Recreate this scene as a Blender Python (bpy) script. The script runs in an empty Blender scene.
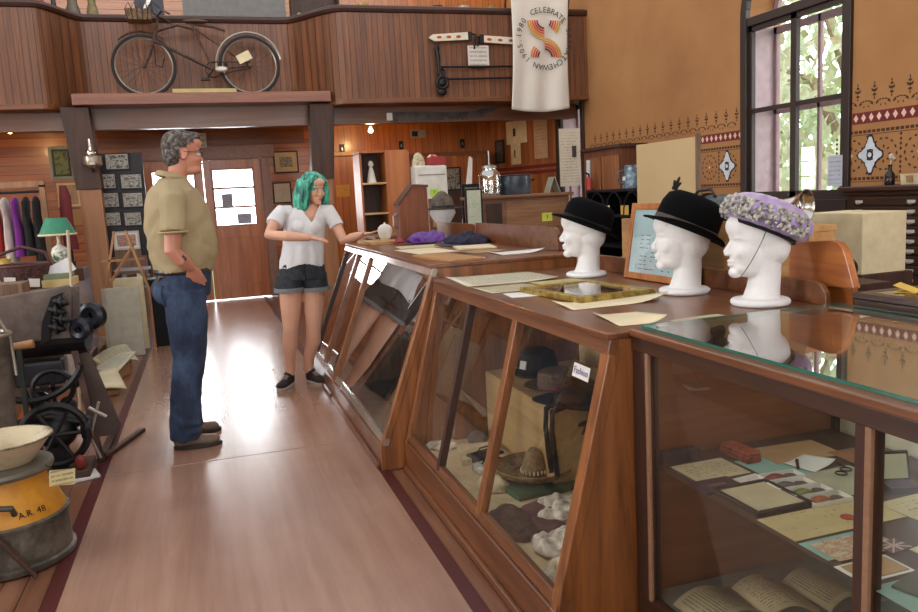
import bpy, bmesh, math, random
from mathutils import Vector, Matrix, Euler, noise as mnoise
random.seed(7)
PI = math.pi
S = bpy.context.scene
COL = S.collection
V = Vector

# ---------------------------------------------------------------- tagging
def tag(o, label=None, cat=None, group=None, kind=None):
    if label: o['label'] = label
    if cat: o['category'] = cat
    if group: o['group'] = group
    if kind: o['kind'] = kind
    return o

def thing(name, label, cat, loc=(0, 0, 0), rz=0.0, group=None, rot=None):
    o = bpy.data.objects.new(name, None)
    o.empty_display_size = .05
    COL.objects.link(o)
    o.location = loc
    o.rotation_euler = rot if rot else (0, 0, rz)
    return tag(o, label, cat, group)

def copy_tree(o, parent=None):
    c = o.copy(); COL.objects.link(c)
    if parent: c.parent = parent
    for ch in o.children: copy_tree(ch, c)
    return c

# ---------------------------------------------------------------- mesh builder
class MB:
    def __init__(s): s.bm = bmesh.new(); s.mi = 0
    def _fin(s, vs, rot=None, c=None):
        if rot is not None:
            m = rot if isinstance(rot, Matrix) else Euler(rot).to_matrix()
            for v in vs: v.co = m @ v.co
        if c is not None:
            c = V(c)
            for v in vs: v.co += c
        return vs
    def face(s, vs):
        try:
            f = s.bm.faces.new(vs); f.material_index = s.mi; return f
        except ValueError: return None
    def box(s, c, d, rot=None, taper=1.0):
        x, y, z = d[0]/2, d[1]/2, d[2]/2
        t = taper
        vs = [s.bm.verts.new(p) for p in ((-x,-y,-z),(x,-y,-z),(x,y,-z),(-x,y,-z),(-x*t,-y*t,z),(x*t,-y*t,z),(x*t,y*t,z),(-x*t,y*t,z))]
        for f in ((0,3,2,1),(4,5,6,7),(0,1,5,4),(1,2,6,5),(2,3,7,6),(3,0,4,7)): s.face([vs[i] for i in f])
        s._fin(vs, rot, c); return s
    def bb(s, a, b):
        return s.box([(a[i]+b[i])/2 for i in range(3)], [abs(b[i]-a[i]) for i in range(3)])
    def bar(s, p0, p1, w, h, up=(0,0,1)):
        p0, p1 = V(p0), V(p1); d = (p1-p0); L = d.length; d.normalize()
        u = V(up); sx = d.cross(u)
        if sx.length < 1e-4: sx = d.cross(V((1,0,0)))
        sx.normalize(); uz = sx.cross(d)
        m = Matrix((sx, d, uz)).transposed()
        return s.box((p0+p1)/2, (w, L, h), m)
    def tube(s, pts, r, n=10, closed=False, cap=True, flat=1.0):
        pts = [V(p) for p in pts]; N = len(pts)
        rs = r if isinstance(r, (list, tuple)) else [r]*N
        rings = []; prev = None
        for i, p in enumerate(pts):
            if closed: d = pts[(i+1) % N]-pts[i-1]
            else: d = pts[min(i+1, N-1)]-pts[max(i-1, 0)]
            d.normalize()
            if prev is None:
                a = V((0,0,1)) if abs(d.z) < .9 else V((1,0,0))
                u = d.cross(a).normalized()
            else:
                u = prev-d*prev.dot(d)
                if u.length < 1e-5: u = d.orthogonal()
                u.normalize()
            prev = u; w = d.cross(u)
            rings.append([s.bm.verts.new(p+(u*math.cos(2*PI*k/n)*flat+w*math.sin(2*PI*k/n))*rs[i]) for k in range(n)])
        M_ = N if closed else N-1
        for i in range(M_):
            a, b = rings[i], rings[(i+1) % N]
            for k in range(n): s.face((a[k], a[(k+1) % n], b[(k+1) % n], b[k]))
        if cap and not closed:
            s.face(rings[0][::-1]); s.face(rings[-1])
        return s
    def cyl(s, p0, p1, r0, r1=None, n=16):
        return s.tube([p0, p1], [r0, r0 if r1 is None else r1], n)
    def ring(s, c, R, r, axis='z', n=32, m=8, a0=0, a1=2*PI):
        pts = []
        full = abs(a1-a0-2*PI) < 1e-4
        K = n if full else n+1
        for k in range(K):
            t = a0+(a1-a0)*k/n; x, y = R*math.cos(t), R*math.sin(t)
            p = {'z': (x, y, 0), 'y': (x, 0, y), 'x': (0, x, y)}[axis]
            pts.append(V(c)+V(p))
        return s.tube(pts, r, m, closed=full)
    def lathe(s, prof, n=24, c=(0,0,0), rot=None, sx=1, sy=1, cap=True, a1=2*PI):
        rings = []; allv = []
        for r, z in prof:
            if r < 1e-6: vs = [s.bm.verts.new((0,0,z))]
            else: vs = [s.bm.verts.new((r*sx*math.cos(2*PI*k/n), r*sy*math.sin(2*PI*k/n), z)) for k in range(n)]
            rings.append(vs); allv += vs
        for a, b in zip(rings, rings[1:]):
            for k in range(n):
                k2 = (k+1) % n
                if len(a) == 1 and len(b) == 1: continue
                if len(a) == 1: s.face((a[0], b[k2], b[k]))
                elif len(b) == 1: s.face((a[k], a[k2], b[0]))
                else: s.face((a[k], a[k2], b[k2], b[k]))
        if cap:
            if len(rings[0]) > 1: s.face(rings[0][::-1])
            if len(rings[-1]) > 1: s.face(rings[-1])
        s._fin(allv, rot, c); return s
    def ell(s, c, r, rot=None, n=20, m=12):
        prof = [(max(0, math.sin(PI*i/m)), -math.cos(PI*i/m)) for i in range(m+1)]
        k0 = len(s.bm.verts)
        rings = []; allv = []
        for q, z in prof:
            if q < 1e-5: vs = [s.bm.verts.new((0,0,z*r[2]))]
            else: vs = [s.bm.verts.new((q*r[0]*math.cos(2*PI*k/n), q*r[1]*math.sin(2*PI*k/n), z*r[2])) for k in range(n)]
            rings.append(vs); allv += vs
        for a, b in zip(rings, rings[1:]):
            for k in range(n):
                k2 = (k+1) % n
                if len(a) == 1: s.face((a[0], b[k2], b[k]))
                elif len(b) == 1: s.face((a[k], a[k2], b[0]))
                else: s.face((a[k], a[k2], b[k2], b[k]))
        s._fin(allv, rot, c); return s
    def prism(s, poly, t, plane='xz', off=0.0, rot=None, c=None):
        """polygon in a plane, extruded by t along the third axis, starting at off"""
        def P(a, b, h): return {'xz': (a, h, b), 'xy': (a, b, h), 'yz': (h, a, b)}[plane]
        A = [s.bm.verts.new(P(a, b, off)) for a, b in poly]; B = [s.bm.verts.new(P(a, b, off+t)) for a, b in poly]
        s.face(A[::-1]); s.face(B); n = len(poly)
        for k in range(n): s.face((A[k], A[(k+1) % n], B[(k+1) % n], B[k]))
        s._fin(A+B, rot, c); return s
    def sheet(s, fn, nu, nv, th=0.0):
        g = [[s.bm.verts.new(fn(i/nu, j/nv)) for j in range(nv+1)] for i in range(nu+1)]
        for i in range(nu):
            for j in range(nv): s.face((g[i][j], g[i+1][j], g[i+1][j+1], g[i][j+1]))
        return s
    def build(s, name, mats, parent=None, bevel=0.0, smooth=False, solid=0.0, sub=0, seg=2, recalc=True):
        if recalc: bmesh.ops.recalc_face_normals(s.bm, faces=s.bm.faces)
        me = bpy.data.meshes.new(name); s.bm.to_mesh(me); s.bm.free()
        o = bpy.data.objects.new(name, me); COL.objects.link(o)
        if not isinstance(mats, (list, tuple)): mats = [mats]
        for m in mats: me.materials.append(m)
        if parent: o.parent = parent
        if solid:
            md = o.modifiers.new('Solid', 'SOLIDIFY'); md.thickness = solid; md.offset = 0
        if bevel:
            md = o.modifiers.new('Bevel', 'BEVEL'); md.width = bevel; md.segments = seg; md.limit_method = 'ANGLE'; md.angle_limit = .6
        if sub:
            md = o.modifiers.new('Sub', 'SUBSURF'); md.levels = sub; md.render_levels = sub
        if smooth:
            me.shade_smooth()
            if not sub:
                try: me.set_sharp_from_angle(angle=math.radians(40))
                except Exception: pass
        return o

def place(o, loc=None, rz=None, rot=None):
    if loc is not None: o.location = loc
    if rz is not None: o.rotation_euler = (0, 0, rz)
    if rot is not None: o.rotation_euler = rot
    return o

# ---------------------------------------------------------------- materials
class NT:
    def __init__(s, name):
        s.m = bpy.data.materials.new(name); s.m.use_nodes = True
        s.t = s.m.node_tree; s.t.nodes.clear()
        s.out = s.n('ShaderNodeOutputMaterial'); s.b = s.n('ShaderNodeBsdfPrincipled')
        s.l(s.b.outputs[0], s.out.inputs[0])
    def n(s, typ, **kw):
        nd = s.t.nodes.new(typ)
        for k, v in kw.items():
            if k.startswith('_'): setattr(nd, k[1:], v)
            else:
                key = k.replace('__', ' ')
                nd.inputs[key].default_value = v
        return nd
    def l(s, a, b): s.t.links.new(a, b)
    def math(s, op, a, b=None, c=None):
        nd = s.t.nodes.new('ShaderNodeMath'); nd.operation = op
        for i, q in enumerate((a, b, c)):
            if q is None: continue
            if isinstance(q, (int, float)): nd.inputs[i].default_value = q
            else: s.l(q, nd.inputs[i])
        return nd.outputs[0]
    def coord(s, scale=(1,1,1), space='Object', rot=(0,0,0)):
        tc = s.n('ShaderNodeTexCoord'); mp = s.n('ShaderNodeMapping')
        mp.inputs['Scale'].default_value = scale; mp.inputs['Rotation'].default_value = rot
        s.l(tc.outputs[space], mp.inputs[0]); return mp.outputs[0]
    def noise(s, co, scale, detail=3, rough=.55, dist=0):
        nd = s.n('ShaderNodeTexNoise', Scale=scale, Detail=detail, Roughness=rough, Distortion=dist)
        s.l(co, nd.inputs['Vector']); return nd.outputs['Fac']
    def ramp(s, fac, stops):
        nd = s.t.nodes.new('ShaderNodeValToRGB'); cr = nd.color_ramp
        while len(cr.elements) > 1: cr.elements.remove(cr.elements[-1])
        cr.elements[0].position = stops[0][0]; cr.elements[0].color = (*stops[0][1], 1)
        for p, c in stops[1:]:
            e = cr.elements.new(p); e.color = (*c, 1)
        s.l(fac, nd.inputs[0]); return nd.outputs[0]
    def mix(s, f, a, b, mode='MIX'):
        nd = s.t.nodes.new('ShaderNodeMix'); nd.data_type = 'RGBA'; nd.blend_type = mode
        for i, q in ((0, f), (6, a), (7, b)):
            if isinstance(q, (int, float)): nd.inputs[i].default_value = q
            elif isinstance(q, tuple): nd.inputs[i].default_value = (*q, 1) if len(q) == 3 else q
            else: s.l(q, nd.inputs[i])
        return nd.outputs[2]
    def bump(s, h, strength=.3, dist=.01):
        nd = s.n('ShaderNodeBump', Strength=strength, Distance=dist)
        s.l(h, nd.inputs['Height']); s.l(nd.outputs[0], s.b.inputs['Normal'])
    def base(s, c):
        if isinstance(c, tuple): s.b.inputs['Base Color'].default_value = (*c, 1)
        else: s.l(c, s.b.inputs['Base Color'])
    def p(s, rough=.5, metal=0, **kw):
        s.b.inputs['Roughness'].default_value = rough; s.b.inputs['Metallic'].default_value = metal
        for k, v in kw.items(): s.b.inputs[k.replace('_', ' ')].default_value = v
        return s.m

def hx(h):
    """sRGB hex -> linear"""
    h = h.lstrip('#'); r = []
    for i in (0, 2, 4):
        c = int(h[i:i+2], 16)/255
        r.append(c/12.92 if c <= .04045 else ((c+.055)/1.055)**2.4)
    return tuple(r)
def sc(c, k): return tuple(min(1, x*k) for x in c)

_mc = {}
def plain(name, c, rough=.5, metal=0, var=.12, vscale=12, bump=0, **kw):
    if name in _mc: return _mc[name]
    t = NT(name)
    if isinstance(c, str): c = hx(c)
    co = t.coord()
    f = t.noise(co, vscale, 4)
    t.base(t.ramp(f, [(.3, sc(c, 1-var)), (.7, sc(c, 1+var))]))
    if bump: t.bump(f, bump, .005)
    _mc[name] = t.p(rough, metal, **kw); return _mc[name]

def wood(name, c1, c2, axis='z', rough=.4, grain=1.0, plank=0, paxis='x', groove=.006, coat=0, bump=.1, ring=0, pvar=.35, space='Object'):
    if name in _mc: return _mc[name]
    t = NT(name); c1 = hx(c1) if isinstance(c1, str) else c1; c2 = hx(c2) if isinstance(c2, str) else c2
    k = {'x': (.6, 9, 9), 'y': (9, .6, 9), 'z': (9, 9, .6)}[axis]
    tc = t.n('ShaderNodeTexCoord'); vec = tc.outputs[space]
    fac2 = None
    if plank:
        sep = t.n('ShaderNodeSeparateXYZ'); t.l(vec, sep.inputs[0])
        src = sep.outputs['xyz'.index(paxis)]
        u = t.math('DIVIDE', src, plank)
        idx = t.math('FLOOR', u); fr = t.math('FRACT', u)
        wn = t.n('ShaderNodeTexWhiteNoise', _noise_dimensions='1D'); t.l(idx, wn.inputs['W'])
        fac2 = wn.outputs['Value']
        off = t.math('MULTIPLY', fac2, 37.0)
        cmb = t.n('ShaderNodeCombineXYZ')
        for i in range(3): t.l(off, cmb.inputs[i])
        va = t.n('ShaderNodeVectorMath', _operation='ADD'); t.l(vec, va.inputs[0]); t.l(cmb.outputs[0], va.inputs[1])
        vec2 = va.outputs[0]
        gr = t.math('LESS_THAN', t.math('MINIMUM', fr, t.math('SUBTRACT', 1.0, fr)), groove/plank)
    else: vec2 = vec
    mp = t.n('ShaderNodeMapping'); mp.inputs['Scale'].default_value = tuple(q*grain for q in k)
    t.l(vec2, mp.inputs[0])
    f1 = t.noise(mp.outputs[0], 1.6, 4, .6, .6)
    f2 = t.noise(mp.outputs[0], 8, 3, .6, .2)
    f = t.math('ADD', t.math('MULTIPLY', f1, .75), t.math('MULTIPLY', f2, .25))
    col = t.ramp(f, [(.34, c1), (.5, tuple((a+b)/2 for a, b in zip(c1, c2))), (.66, c2)])
    if plank:
        col = t.mix(1.0, col, t.ramp(fac2, [(0, (1-pvar,)*3), (1, (1+pvar*.5,)*3)]), 'MULTIPLY')
        col = t.mix(gr, col, sc(c1, .3))
    t.base(col)
    t.bump(f2, bump, .003)
    _mc[name] = t.p(rough, 0, Coat_Weight=coat, Coat_Roughness=.15); return _mc[name]

def glass_mat(name, tint=(1, 1, 1), rough=0.0, refl=.12, dirt=.0):
    """thin pane: clear with a mirror-like reflection that grows at grazing angles"""
    if name in _mc: return _mc[name]
    t = NT(name); t.t.nodes.remove(t.b)
    tr = t.n('ShaderNodeBsdfTransparent'); tr.inputs[0].default_value = (*tint, 1)
    gl = t.n('ShaderNodeBsdfGlossy', Roughness=rough); gl.inputs[0].default_value = (1, 1, 1, 1)
    fr = t.n('ShaderNodeLayerWeight', Blend=.5)
    f = t.math('ADD', t.math('MULTIPLY', t.math('POWER', fr.outputs['Facing'], 3.5), .75), refl)
    mx = t.n('ShaderNodeMixShader'); t.l(f, mx.inputs[0]); t.l(tr.outputs[0], mx.inputs[1]); t.l(gl.outputs[0], mx.inputs[2])
    last = mx.outputs[0]
    if dirt:
        df = t.n('ShaderNodeBsdfDiffuse'); df.inputs[0].default_value = (.6, .55, .48, 1)
        nz = t.noise(t.coord((1, 1, 1)), 3, 6, .7)
        m2 = t.n('ShaderNodeMixShader'); t.l(t.math('MULTIPLY', t.math('POWER', nz, 2.0), dirt), m2.inputs[0])
        t.l(last, m2.inputs[1]); t.l(df.outputs[0], m2.inputs[2]); last = m2.outputs[0]
    t.l(last, t.out.inputs[0]); _mc[name] = t.m; return t.m

def emit(name, c, s):
    t = NT(name); t.base(c); t.b.inputs['Emission Color'].default_value = (*c, 1); t.b.inputs['Emission Strength'].default_value = s
    return t.p(.5)

def printed(name, bg, ink, lines=14, dens=.55, axis_u='x', axis_v='y', pic=None):
    """paper with rows of printed marks, laid out in the sheet's own 0..1 coordinates"""
    if name in _mc: return _mc[name]
    t = NT(name); bg = hx(bg); ink = hx(ink)
    tc = t.n('ShaderNodeTexCoord'); sep = t.n('ShaderNodeSeparateXYZ'); t.l(tc.outputs['Generated'], sep.inputs[0])
    u = sep.outputs['xyz'.index(axis_u)]; v = sep.outputs['xyz'.index(axis_v)]
    row = t.math('MULTIPLY', v, float(lines)); ri = t.math('FLOOR', row); rf = t.math('FRACT', row)
    inrow = t.math('MULTIPLY', t.math('GREATER_THAN', rf, .35), t.math('LESS_THAN', rf, .75))
    cmb = t.n('ShaderNodeCombineXYZ'); t.l(t.math('MULTIPLY', u, 34.0), cmb.inputs[0]); t.l(t.math('MULTIPLY', ri, 7.3), cmb.inputs[1])
    nz = t.n('ShaderNodeTexNoise', Scale=1.0, Detail=1); t.l(cmb.outputs[0], nz.inputs['Vector'])
    mk = t.math('GREATER_THAN', nz.outputs['Fac'], 1-dens)
    mu = t.math('MULTIPLY', t.math('GREATER_THAN', u, .1), t.math('LESS_THAN', u, .9))
    mv = t.math('MULTIPLY', t.math('GREATER_THAN', v, .07), t.math('LESS_THAN', v, .93))
    f = t.math('MULTIPLY', t.math('MULTIPLY', mk, inrow), t.math('MULTIPLY', mu, mv))
    f = t.math('MULTIPLY', f, .6)
    big = t.noise(tc.outputs['Generated'], 2.5, 3)
    t.base(t.mix(f, t.ramp(big, [(.3, sc(bg, .88)), (.7, sc(bg, 1.06))]), ink))
    _mc[name] = t.p(.75); return _mc[name]

def photo_mat(name, c1, c2, c3, scale=7):
    """an old photograph or picture: blotches of a few tones"""
    if name in _mc: return _mc[name]
    t = NT(name); co = t.coord((1, 1, 1), 'Generated')
    f = t.noise(co, scale, 3, .7, .6)
    t.base(t.ramp(f, [(.36, hx(c1)), (.48, hx(c2)), (.56, hx(c3)), (.68, hx(c1))]))
    _mc[name] = t.p(.5); return _mc[name]

def mottle(name, stops, scale=6, rough=.6, metal=0, bump=.2, detail=6):
    if name in _mc: return _mc[name]
    t = NT(name); co = t.coord(); f = t.noise(co, scale, detail, .65, .4)
    t.base(t.ramp(f, [(p, hx(c)) for p, c in stops])); t.bump(f, bump, .004)
    _mc[name] = t.p(rough, metal); return _mc[name]

# text as a mesh lying in its local xy plane
def text_mesh(txt, size, mat, name='lettering', parent=None, depth=.0006, align='CENTER'):
    cu = bpy.data.curves.new(name, 'FONT'); cu.body = txt; cu.size = size; cu.align_x = align; cu.align_y = 'CENTER'; cu.extrude = depth
    cu.resolution_u = 2
    to = bpy.data.objects.new(name+'_src', cu); COL.objects.link(to)
    bpy.context.view_layer.update()
    dg = bpy.context.evaluated_depsgraph_get()
    me = bpy.data.meshes.new_from_object(to.evaluated_get(dg)); me.name = name
    bpy.data.objects.remove(to); bpy.data.curves.remove(cu)
    o = bpy.data.objects.new(name, me); COL.objects.link(o); me.materials.clear(); me.materials.append(mat)
    if parent: o.parent = parent
    return o
def join_meshes(objs, name, parent=None):
    bm = bmesh.new(); mat = objs[0].data.materials[0]
    for o in objs:
        tmp = o.data.copy(); tmp.transform(o.matrix_basis); bm.from_mesh(tmp); bpy.data.meshes.remove(tmp)
    me = bpy.data.meshes.new(name); bm.to_mesh(me); bm.free(); me.materials.append(mat)
    for o in objs: bpy.data.objects.remove(o)
    n = bpy.data.objects.new(name, me); COL.objects.link(n)
    if parent: n.parent = parent
    return n

# shared materials
W_PANEL = wood('oak_panel', '6e3c1c', 'a5632f', 'z', .45, 1.0, .075, 'x', .004, coat=.1)
W_RED = wood('red_oak', '522c18', '82502c', 'x', .35, 1.0, coat=.25)
W_CASE = wood('case_wood', '502d18', '825030', 'y', .35, 1.2, coat=.3)
W_CASEX = wood('case_wood_cross', '502d18', '825030', 'x', .35, 1.2, coat=.3)
W_CASEZ = wood('case_wood_upright', '60371c', '9c6234', 'z', .35, 1.2, coat=.3)
W_DARK = wood('dark_walnut', '26140c', '4c2a18', 'z', .55, 1.2)
W_DARKY = wood('dark_walnut_long', '22130c', '4a2c1b', 'y', .4, 1.2, coat=.2)
W_ORANGE = wood('orange_maple', '8a4a20', 'bd7438', 'y', .4, .8, coat=.2)
W_PALE = wood('pale_pine', 'a5794a', 'd0aa74', 'y', .5, .8)
W_GREY = wood('weathered_wood', '4d3a2c', '8a6f57', 'z', .7, 1.4)
BLACK = plain('black_iron', '17161a', .45, .3)
BLACKM = plain('black_cloth', '0d0d10', .9)
STEEL = plain('worn_steel', '8f8d88', .35, .9)
BRASS = plain('brass', 'b8923f', .3, .9)
WHITE = plain('white_paint', 'd8d5cc', .5)
PAPER = plain('aged_paper', 'd6c7a4', .8, vscale=5)
PAPERW = plain('white_paper', 'd9d8d2', .8, vscale=5)
GLASS = glass_mat('clear_glass')
CGLASS = glass_mat('case_glass', (.95, .96, .94), .008, .055, dirt=.05)
# ================================================================ camera, light
f_px, yaw, pit, rol, CH = 780.0, 0.306513, 0.142401, -0.052993, 1.36
Fw = V((math.sin(yaw)*math.cos(pit), math.cos(yaw)*math.cos(pit), -math.sin(pit)))
r0 = V((math.cos(yaw), -math.sin(yaw), 0)); u0 = r0.cross(Fw)
rr = r0*math.cos(rol)+u0*math.sin(rol); uu = -r0*math.sin(rol)+u0*math.cos(rol)
cam = bpy.data.cameras.new('camera'); cam.sensor_width = 36; cam.lens = f_px*36/918; cam.clip_start = .05; cam.clip_end = 200
co_ = bpy.data.objects.new('camera', cam); COL.objects.link(co_)
mm = Matrix((rr, uu, -Fw)).transposed().to_4x4(); mm.translation = V((0, 0, CH)); co_.matrix_world = mm
S.camera = co_
S.view_settings.view_transform = 'Standard'; S.view_settings.look = 'None'; S.view_settings.exposure = 0.0; S.view_settings.gamma = 1
S.view_settings.use_curve_mapping = False

w = bpy.data.worlds.new('sky'); S.world = w; w.use_nodes = True
bg = w.node_tree.nodes['Background']
wt = w.node_tree; tcw = wt.nodes.new('ShaderNodeTexCoord'); spw = wt.nodes.new('ShaderNodeSeparateXYZ'); wt.links.new(tcw.outputs['Generated'], spw.inputs[0])
crw = wt.nodes.new('ShaderNodeValToRGB'); cr = crw.color_ramp; cr.elements[0].position = .12; cr.elements[0].color = (1, 1, 1, 1); cr.elements[1].position = .5; cr.elements[1].color = (.135, .14, .145, 1)
wt.links.new(spw.outputs['Z'], crw.inputs[0]); wt.links.new(crw.outputs[0], bg.inputs[0]); bg.inputs[1].default_value = 9.0

def lamp(name, typ, loc, power, color, rot=None, size=None, sy=None, label=None):
    l = bpy.data.lights.new(name, typ); l.energy = power; l.color = color
    if typ == 'AREA':
        l.shape = 'RECTANGLE'; l.size = size; l.size_y = sy
    elif size: l.shadow_soft_size = size
    o = bpy.data.objects.new(name, l); COL.objects.link(o); o.location = loc
    if rot: o.rotation_euler = rot
    return o

# ================================================================ the room
XL, XR, YB, YF, ZC = -4.7, 4.8, 11.9, -4.0, 6.0
def st(o, label=None): o['kind'] = 'structure'; return o

# floor: narrow boards at the sides, sheet covering down the aisle, dark red strips
flo = wood('floor_boards', '643c2a', '90644a', 'y', .32, .7, .085, 'x', .0025, coat=.3, pvar=.18)
st(MB().bb((XL-.3, YF, -.12), (XR+.3, YB+.3, -.004)).build('floor', flo))
t = NT('aisle_linoleum')
co = t.coord((6, .35, 1)); f1 = t.noise(co, 3, 5, .6, .5)
f2 = t.noise(t.coord((1, 1, 1)), 1.3, 4)
c = t.ramp(f1, [(.3, hx('8d6450')), (.7, hx('a5806b'))])
c = t.mix(.25, c, t.ramp(f2, [(.35, hx('7d5a4c')), (.65, hx('b4907c'))]))
t.base(c); t.l(t.math('ADD', t.math('MULTIPLY', f2, .05), .23), t.b.inputs['Roughness'])
t.b.inputs['Metallic'].default_value = 0; t.b.inputs['Coat Weight'].default_value = .7; t.b.inputs['Coat Roughness'].default_value = .26; t.b.inputs['Specular IOR Level'].default_value = .7
o = st(MB().bb((-.62, YF, -.004), (.715, YB-.02, .0012)).build('floor_covering', t.m))
SEAM = plain('seam_metal', 'a58a78', .3, .3)
o2 = MB().bb((-.62, 4.30, .0012), (.715, 4.306, .0024)).build('seam', SEAM, o)
RED = plain('oxblood_paint', '4b1a18', .35, vscale=30)
st(MB().bb((-.675, YF, -.004), (-.62, YB-.02, .002)).build('trim_1', RED))
st(MB().bb((.715, YF, -.004), (.77, YB-.02, .002)).build('trim_2', RED))

# ---- right wall, plaster with openings, windows and stencilled border
PLAST = NT('ochre_plaster')
nz = PLAST.noise(PLAST.coord(), .9, 5, .6)
PLAST.base(PLAST.ramp(nz, [(.3, hx('93643a')), (.7, hx('a97a4a'))]))
PLAST = PLAST.p(.85)

def wall_x(name, x, t, holes, mat, y0, y1, z1):
    """wall in plane x with rectangular holes (ya,yb,za,zb), built of solid blocks"""
    m = MB(); ys = sorted({y0, y1, *[h[0] for h in holes], *[h[1] for h in holes]})
    for a, b in zip(ys, ys[1:]):
        hs = sorted([(h[2], h[3]) for h in holes if h[0] <= a+1e-6 and h[1] >= b-1e-6])
        z = 0
        for lo, hi in hs:
            if lo > z: m.bb((x, a, z), (x+t, b, lo))
            z = hi
        m.bb((x, a, z), (x+t, b, z1))
    return st(m.build(name, mat))
WY0, WY1, WZ0, WZS = 4.98, 6.12, 1.16, 2.78   # big window clear opening, sill, spring line
HALF = (WY1-WY0)/2; WYC = (WY0+WY1)/2
W2 = (9.42, 10.12, 1.0, 2.50)
wall_x('wall_right', XR, .35, [(WY0, WY1, WZ0, WZS+HALF+.02), (W2[0], W2[1], W2[2], W2[3]), (.4, 1.54, WZ0, WZS+HALF), (-2.6, -1.4, WZ0, WZS+HALF)], PLAST, YF, YB+.3, ZC)
# arch infill
m = MB(); n = 20; top = WZS+HALF+.02
pts = [(WYC+HALF*math.cos(PI*k/n), WZS+HALF*math.sin(PI*k/n)) for k in range(n+1)]
for a, b in zip(pts, pts[1:]):
    m.prism([(a[0], a[1]), (b[0], b[1]), (b[0], top), (a[0], top)], .35, 'yz', XR)
ar = m.build('arch_head', PLAST); ar.parent = bpy.data.objects['wall_right']

W_WIN = plain('window_frame_paint', '2a1d18', .45)
W_REV = plain('mauve_reveal', '8f7478', .6)
def window_x(idx, ya, yb, za, zb, arch, side=1, x=XR):
    """casing on the room side, inner sash with a mullion and cross bar, outer sash, pane"""
    root = MB(); cw = .075
    s = side
    # casing
    root.bb((x-s*.03, ya-cw, za-cw), (x+s*.02, ya+.005, zb)); root.bb((x-s*.03, yb-.005, za-cw), (x+s*.02, yb+cw, zb))
    root.bb((x-s*.05, ya-cw, za-cw*1.6), (x+s*.02, yb+cw, za))
    yc = (ya+yb)/2; h = (yb-ya)/2
    if arch:
        k = 24
        for i in range(k):
            a0, a1 = PI*i/k, PI*(i+1)/k
            q = [(yc+(h-.005)*math.cos(a0), zb+(h-.005)*math.sin(a0)), (yc+(h+cw)*math.cos(a0), zb+(h+cw)*math.sin(a0)),
                 (yc+(h+cw)*math.cos(a1), zb+(h+cw)*math.sin(a1)), (yc+(h-.005)*math.cos(a1), zb+(h-.005)*math.sin(a1))]
            root.prism(q, s*.05, 'yz', x-s*.03)
        root.bb((x-s*.02, ya, zb-.075), (x+s*.05, yb, zb))
    else: root.bb((x-s*.03, ya-cw, zb), (x+s*.02, yb+cw, zb+cw))
    o = st(root.build(f'window_{idx}', W_WIN, bevel=.004))
    rv = MB(); rv.bb((x+s*.02, ya-.002, za), (x+s*.27, ya+.012, zb)); rv.bb((x+s*.02, yb-.012, za), (x+s*.27, yb+.002, zb)); rv.bb((x+s*.02, ya, za-.002), (x+s*.27, yb, za+.012))
    rv.build('reveal', plain('pale_mauve_reveal', 'b9a3a6', .5), o)
    f = MB(); fw = .045; zt = zb-.075 if arch else zb
    f.bb((x+s*.005, ya, za), (x+s*.045, ya+fw, zt)); f.bb((x+s*.005, yb-fw, za), (x+s*.045, yb, zt))
    f.bb((x+s*.005, ya, za), (x+s*.045, yb, za+fw*1.7)); f.bb((x+s*.005, ya, zt-fw), (x+s*.045, yb, zt))
    if arch: f.bb((x+s*.005, yc-.033, za), (x+s*.045, yc+.033, zt))
    zm = za+(zt-za)*.52
    f.bb((x+s*.01, ya, zm-.02), (x+s*.04, yb, zm+.02))
    f.build('inner_sash', W_WIN, o)
    g = MB(); X = x+s*.27
    g.bb((X, ya, za), (X+s*.04, ya+.05, zt)); g.bb((X, yb-.05, za), (X+s*.04, yb, zt)); g.bb((X, ya, zt-.06), (X+s*.04, yb, zt)); g.bb((X, ya, za), (X+s*.04, yb, za+.06))
    g.bb((X, ya, zm-.03), (X+s*.04, yb, zm+.02))
    for q in (.25, .5, .75): g.bb((X, ya+(yb-ya)*q-.014, za), (X+s*.03, ya+(yb-ya)*q+.014, zt))
    if arch:
        for i in range(16):
            a0, a1 = PI*i/16, PI*(i+1)/16
            q = [(yc+(h-.05)*math.cos(a0), zb+(h-.05)*math.sin(a0)), (yc+h*math.cos(a0), zb+h*math.sin(a0)), (yc+h*math.cos(a1), zb+h*math.sin(a1)), (yc+(h-.05)*math.cos(a1), zb+(h-.05)*math.sin(a1))]
            g.prism(q, s*.04, 'yz', X)
    g.build('outer_sash', W_REV, o)
    p = MB(); p.bb((X+s*.015, ya, za), (X+s*.019, yb, zb))
    if arch: p.prism([(yc+h*math.cos(PI*k/24), zb+h*math.sin(PI*k/24)) for k in range(25)], s*.004, 'yz', X+s*.015)
    p.build('pane', GLASS, o)
    return o
w1 = window_x(1, WY0, WY1, WZ0, WZS, True)
window_x(2, *W2[:4], False)
window_x(3, .4, 1.54, WZ0, WZS, True)

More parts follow.
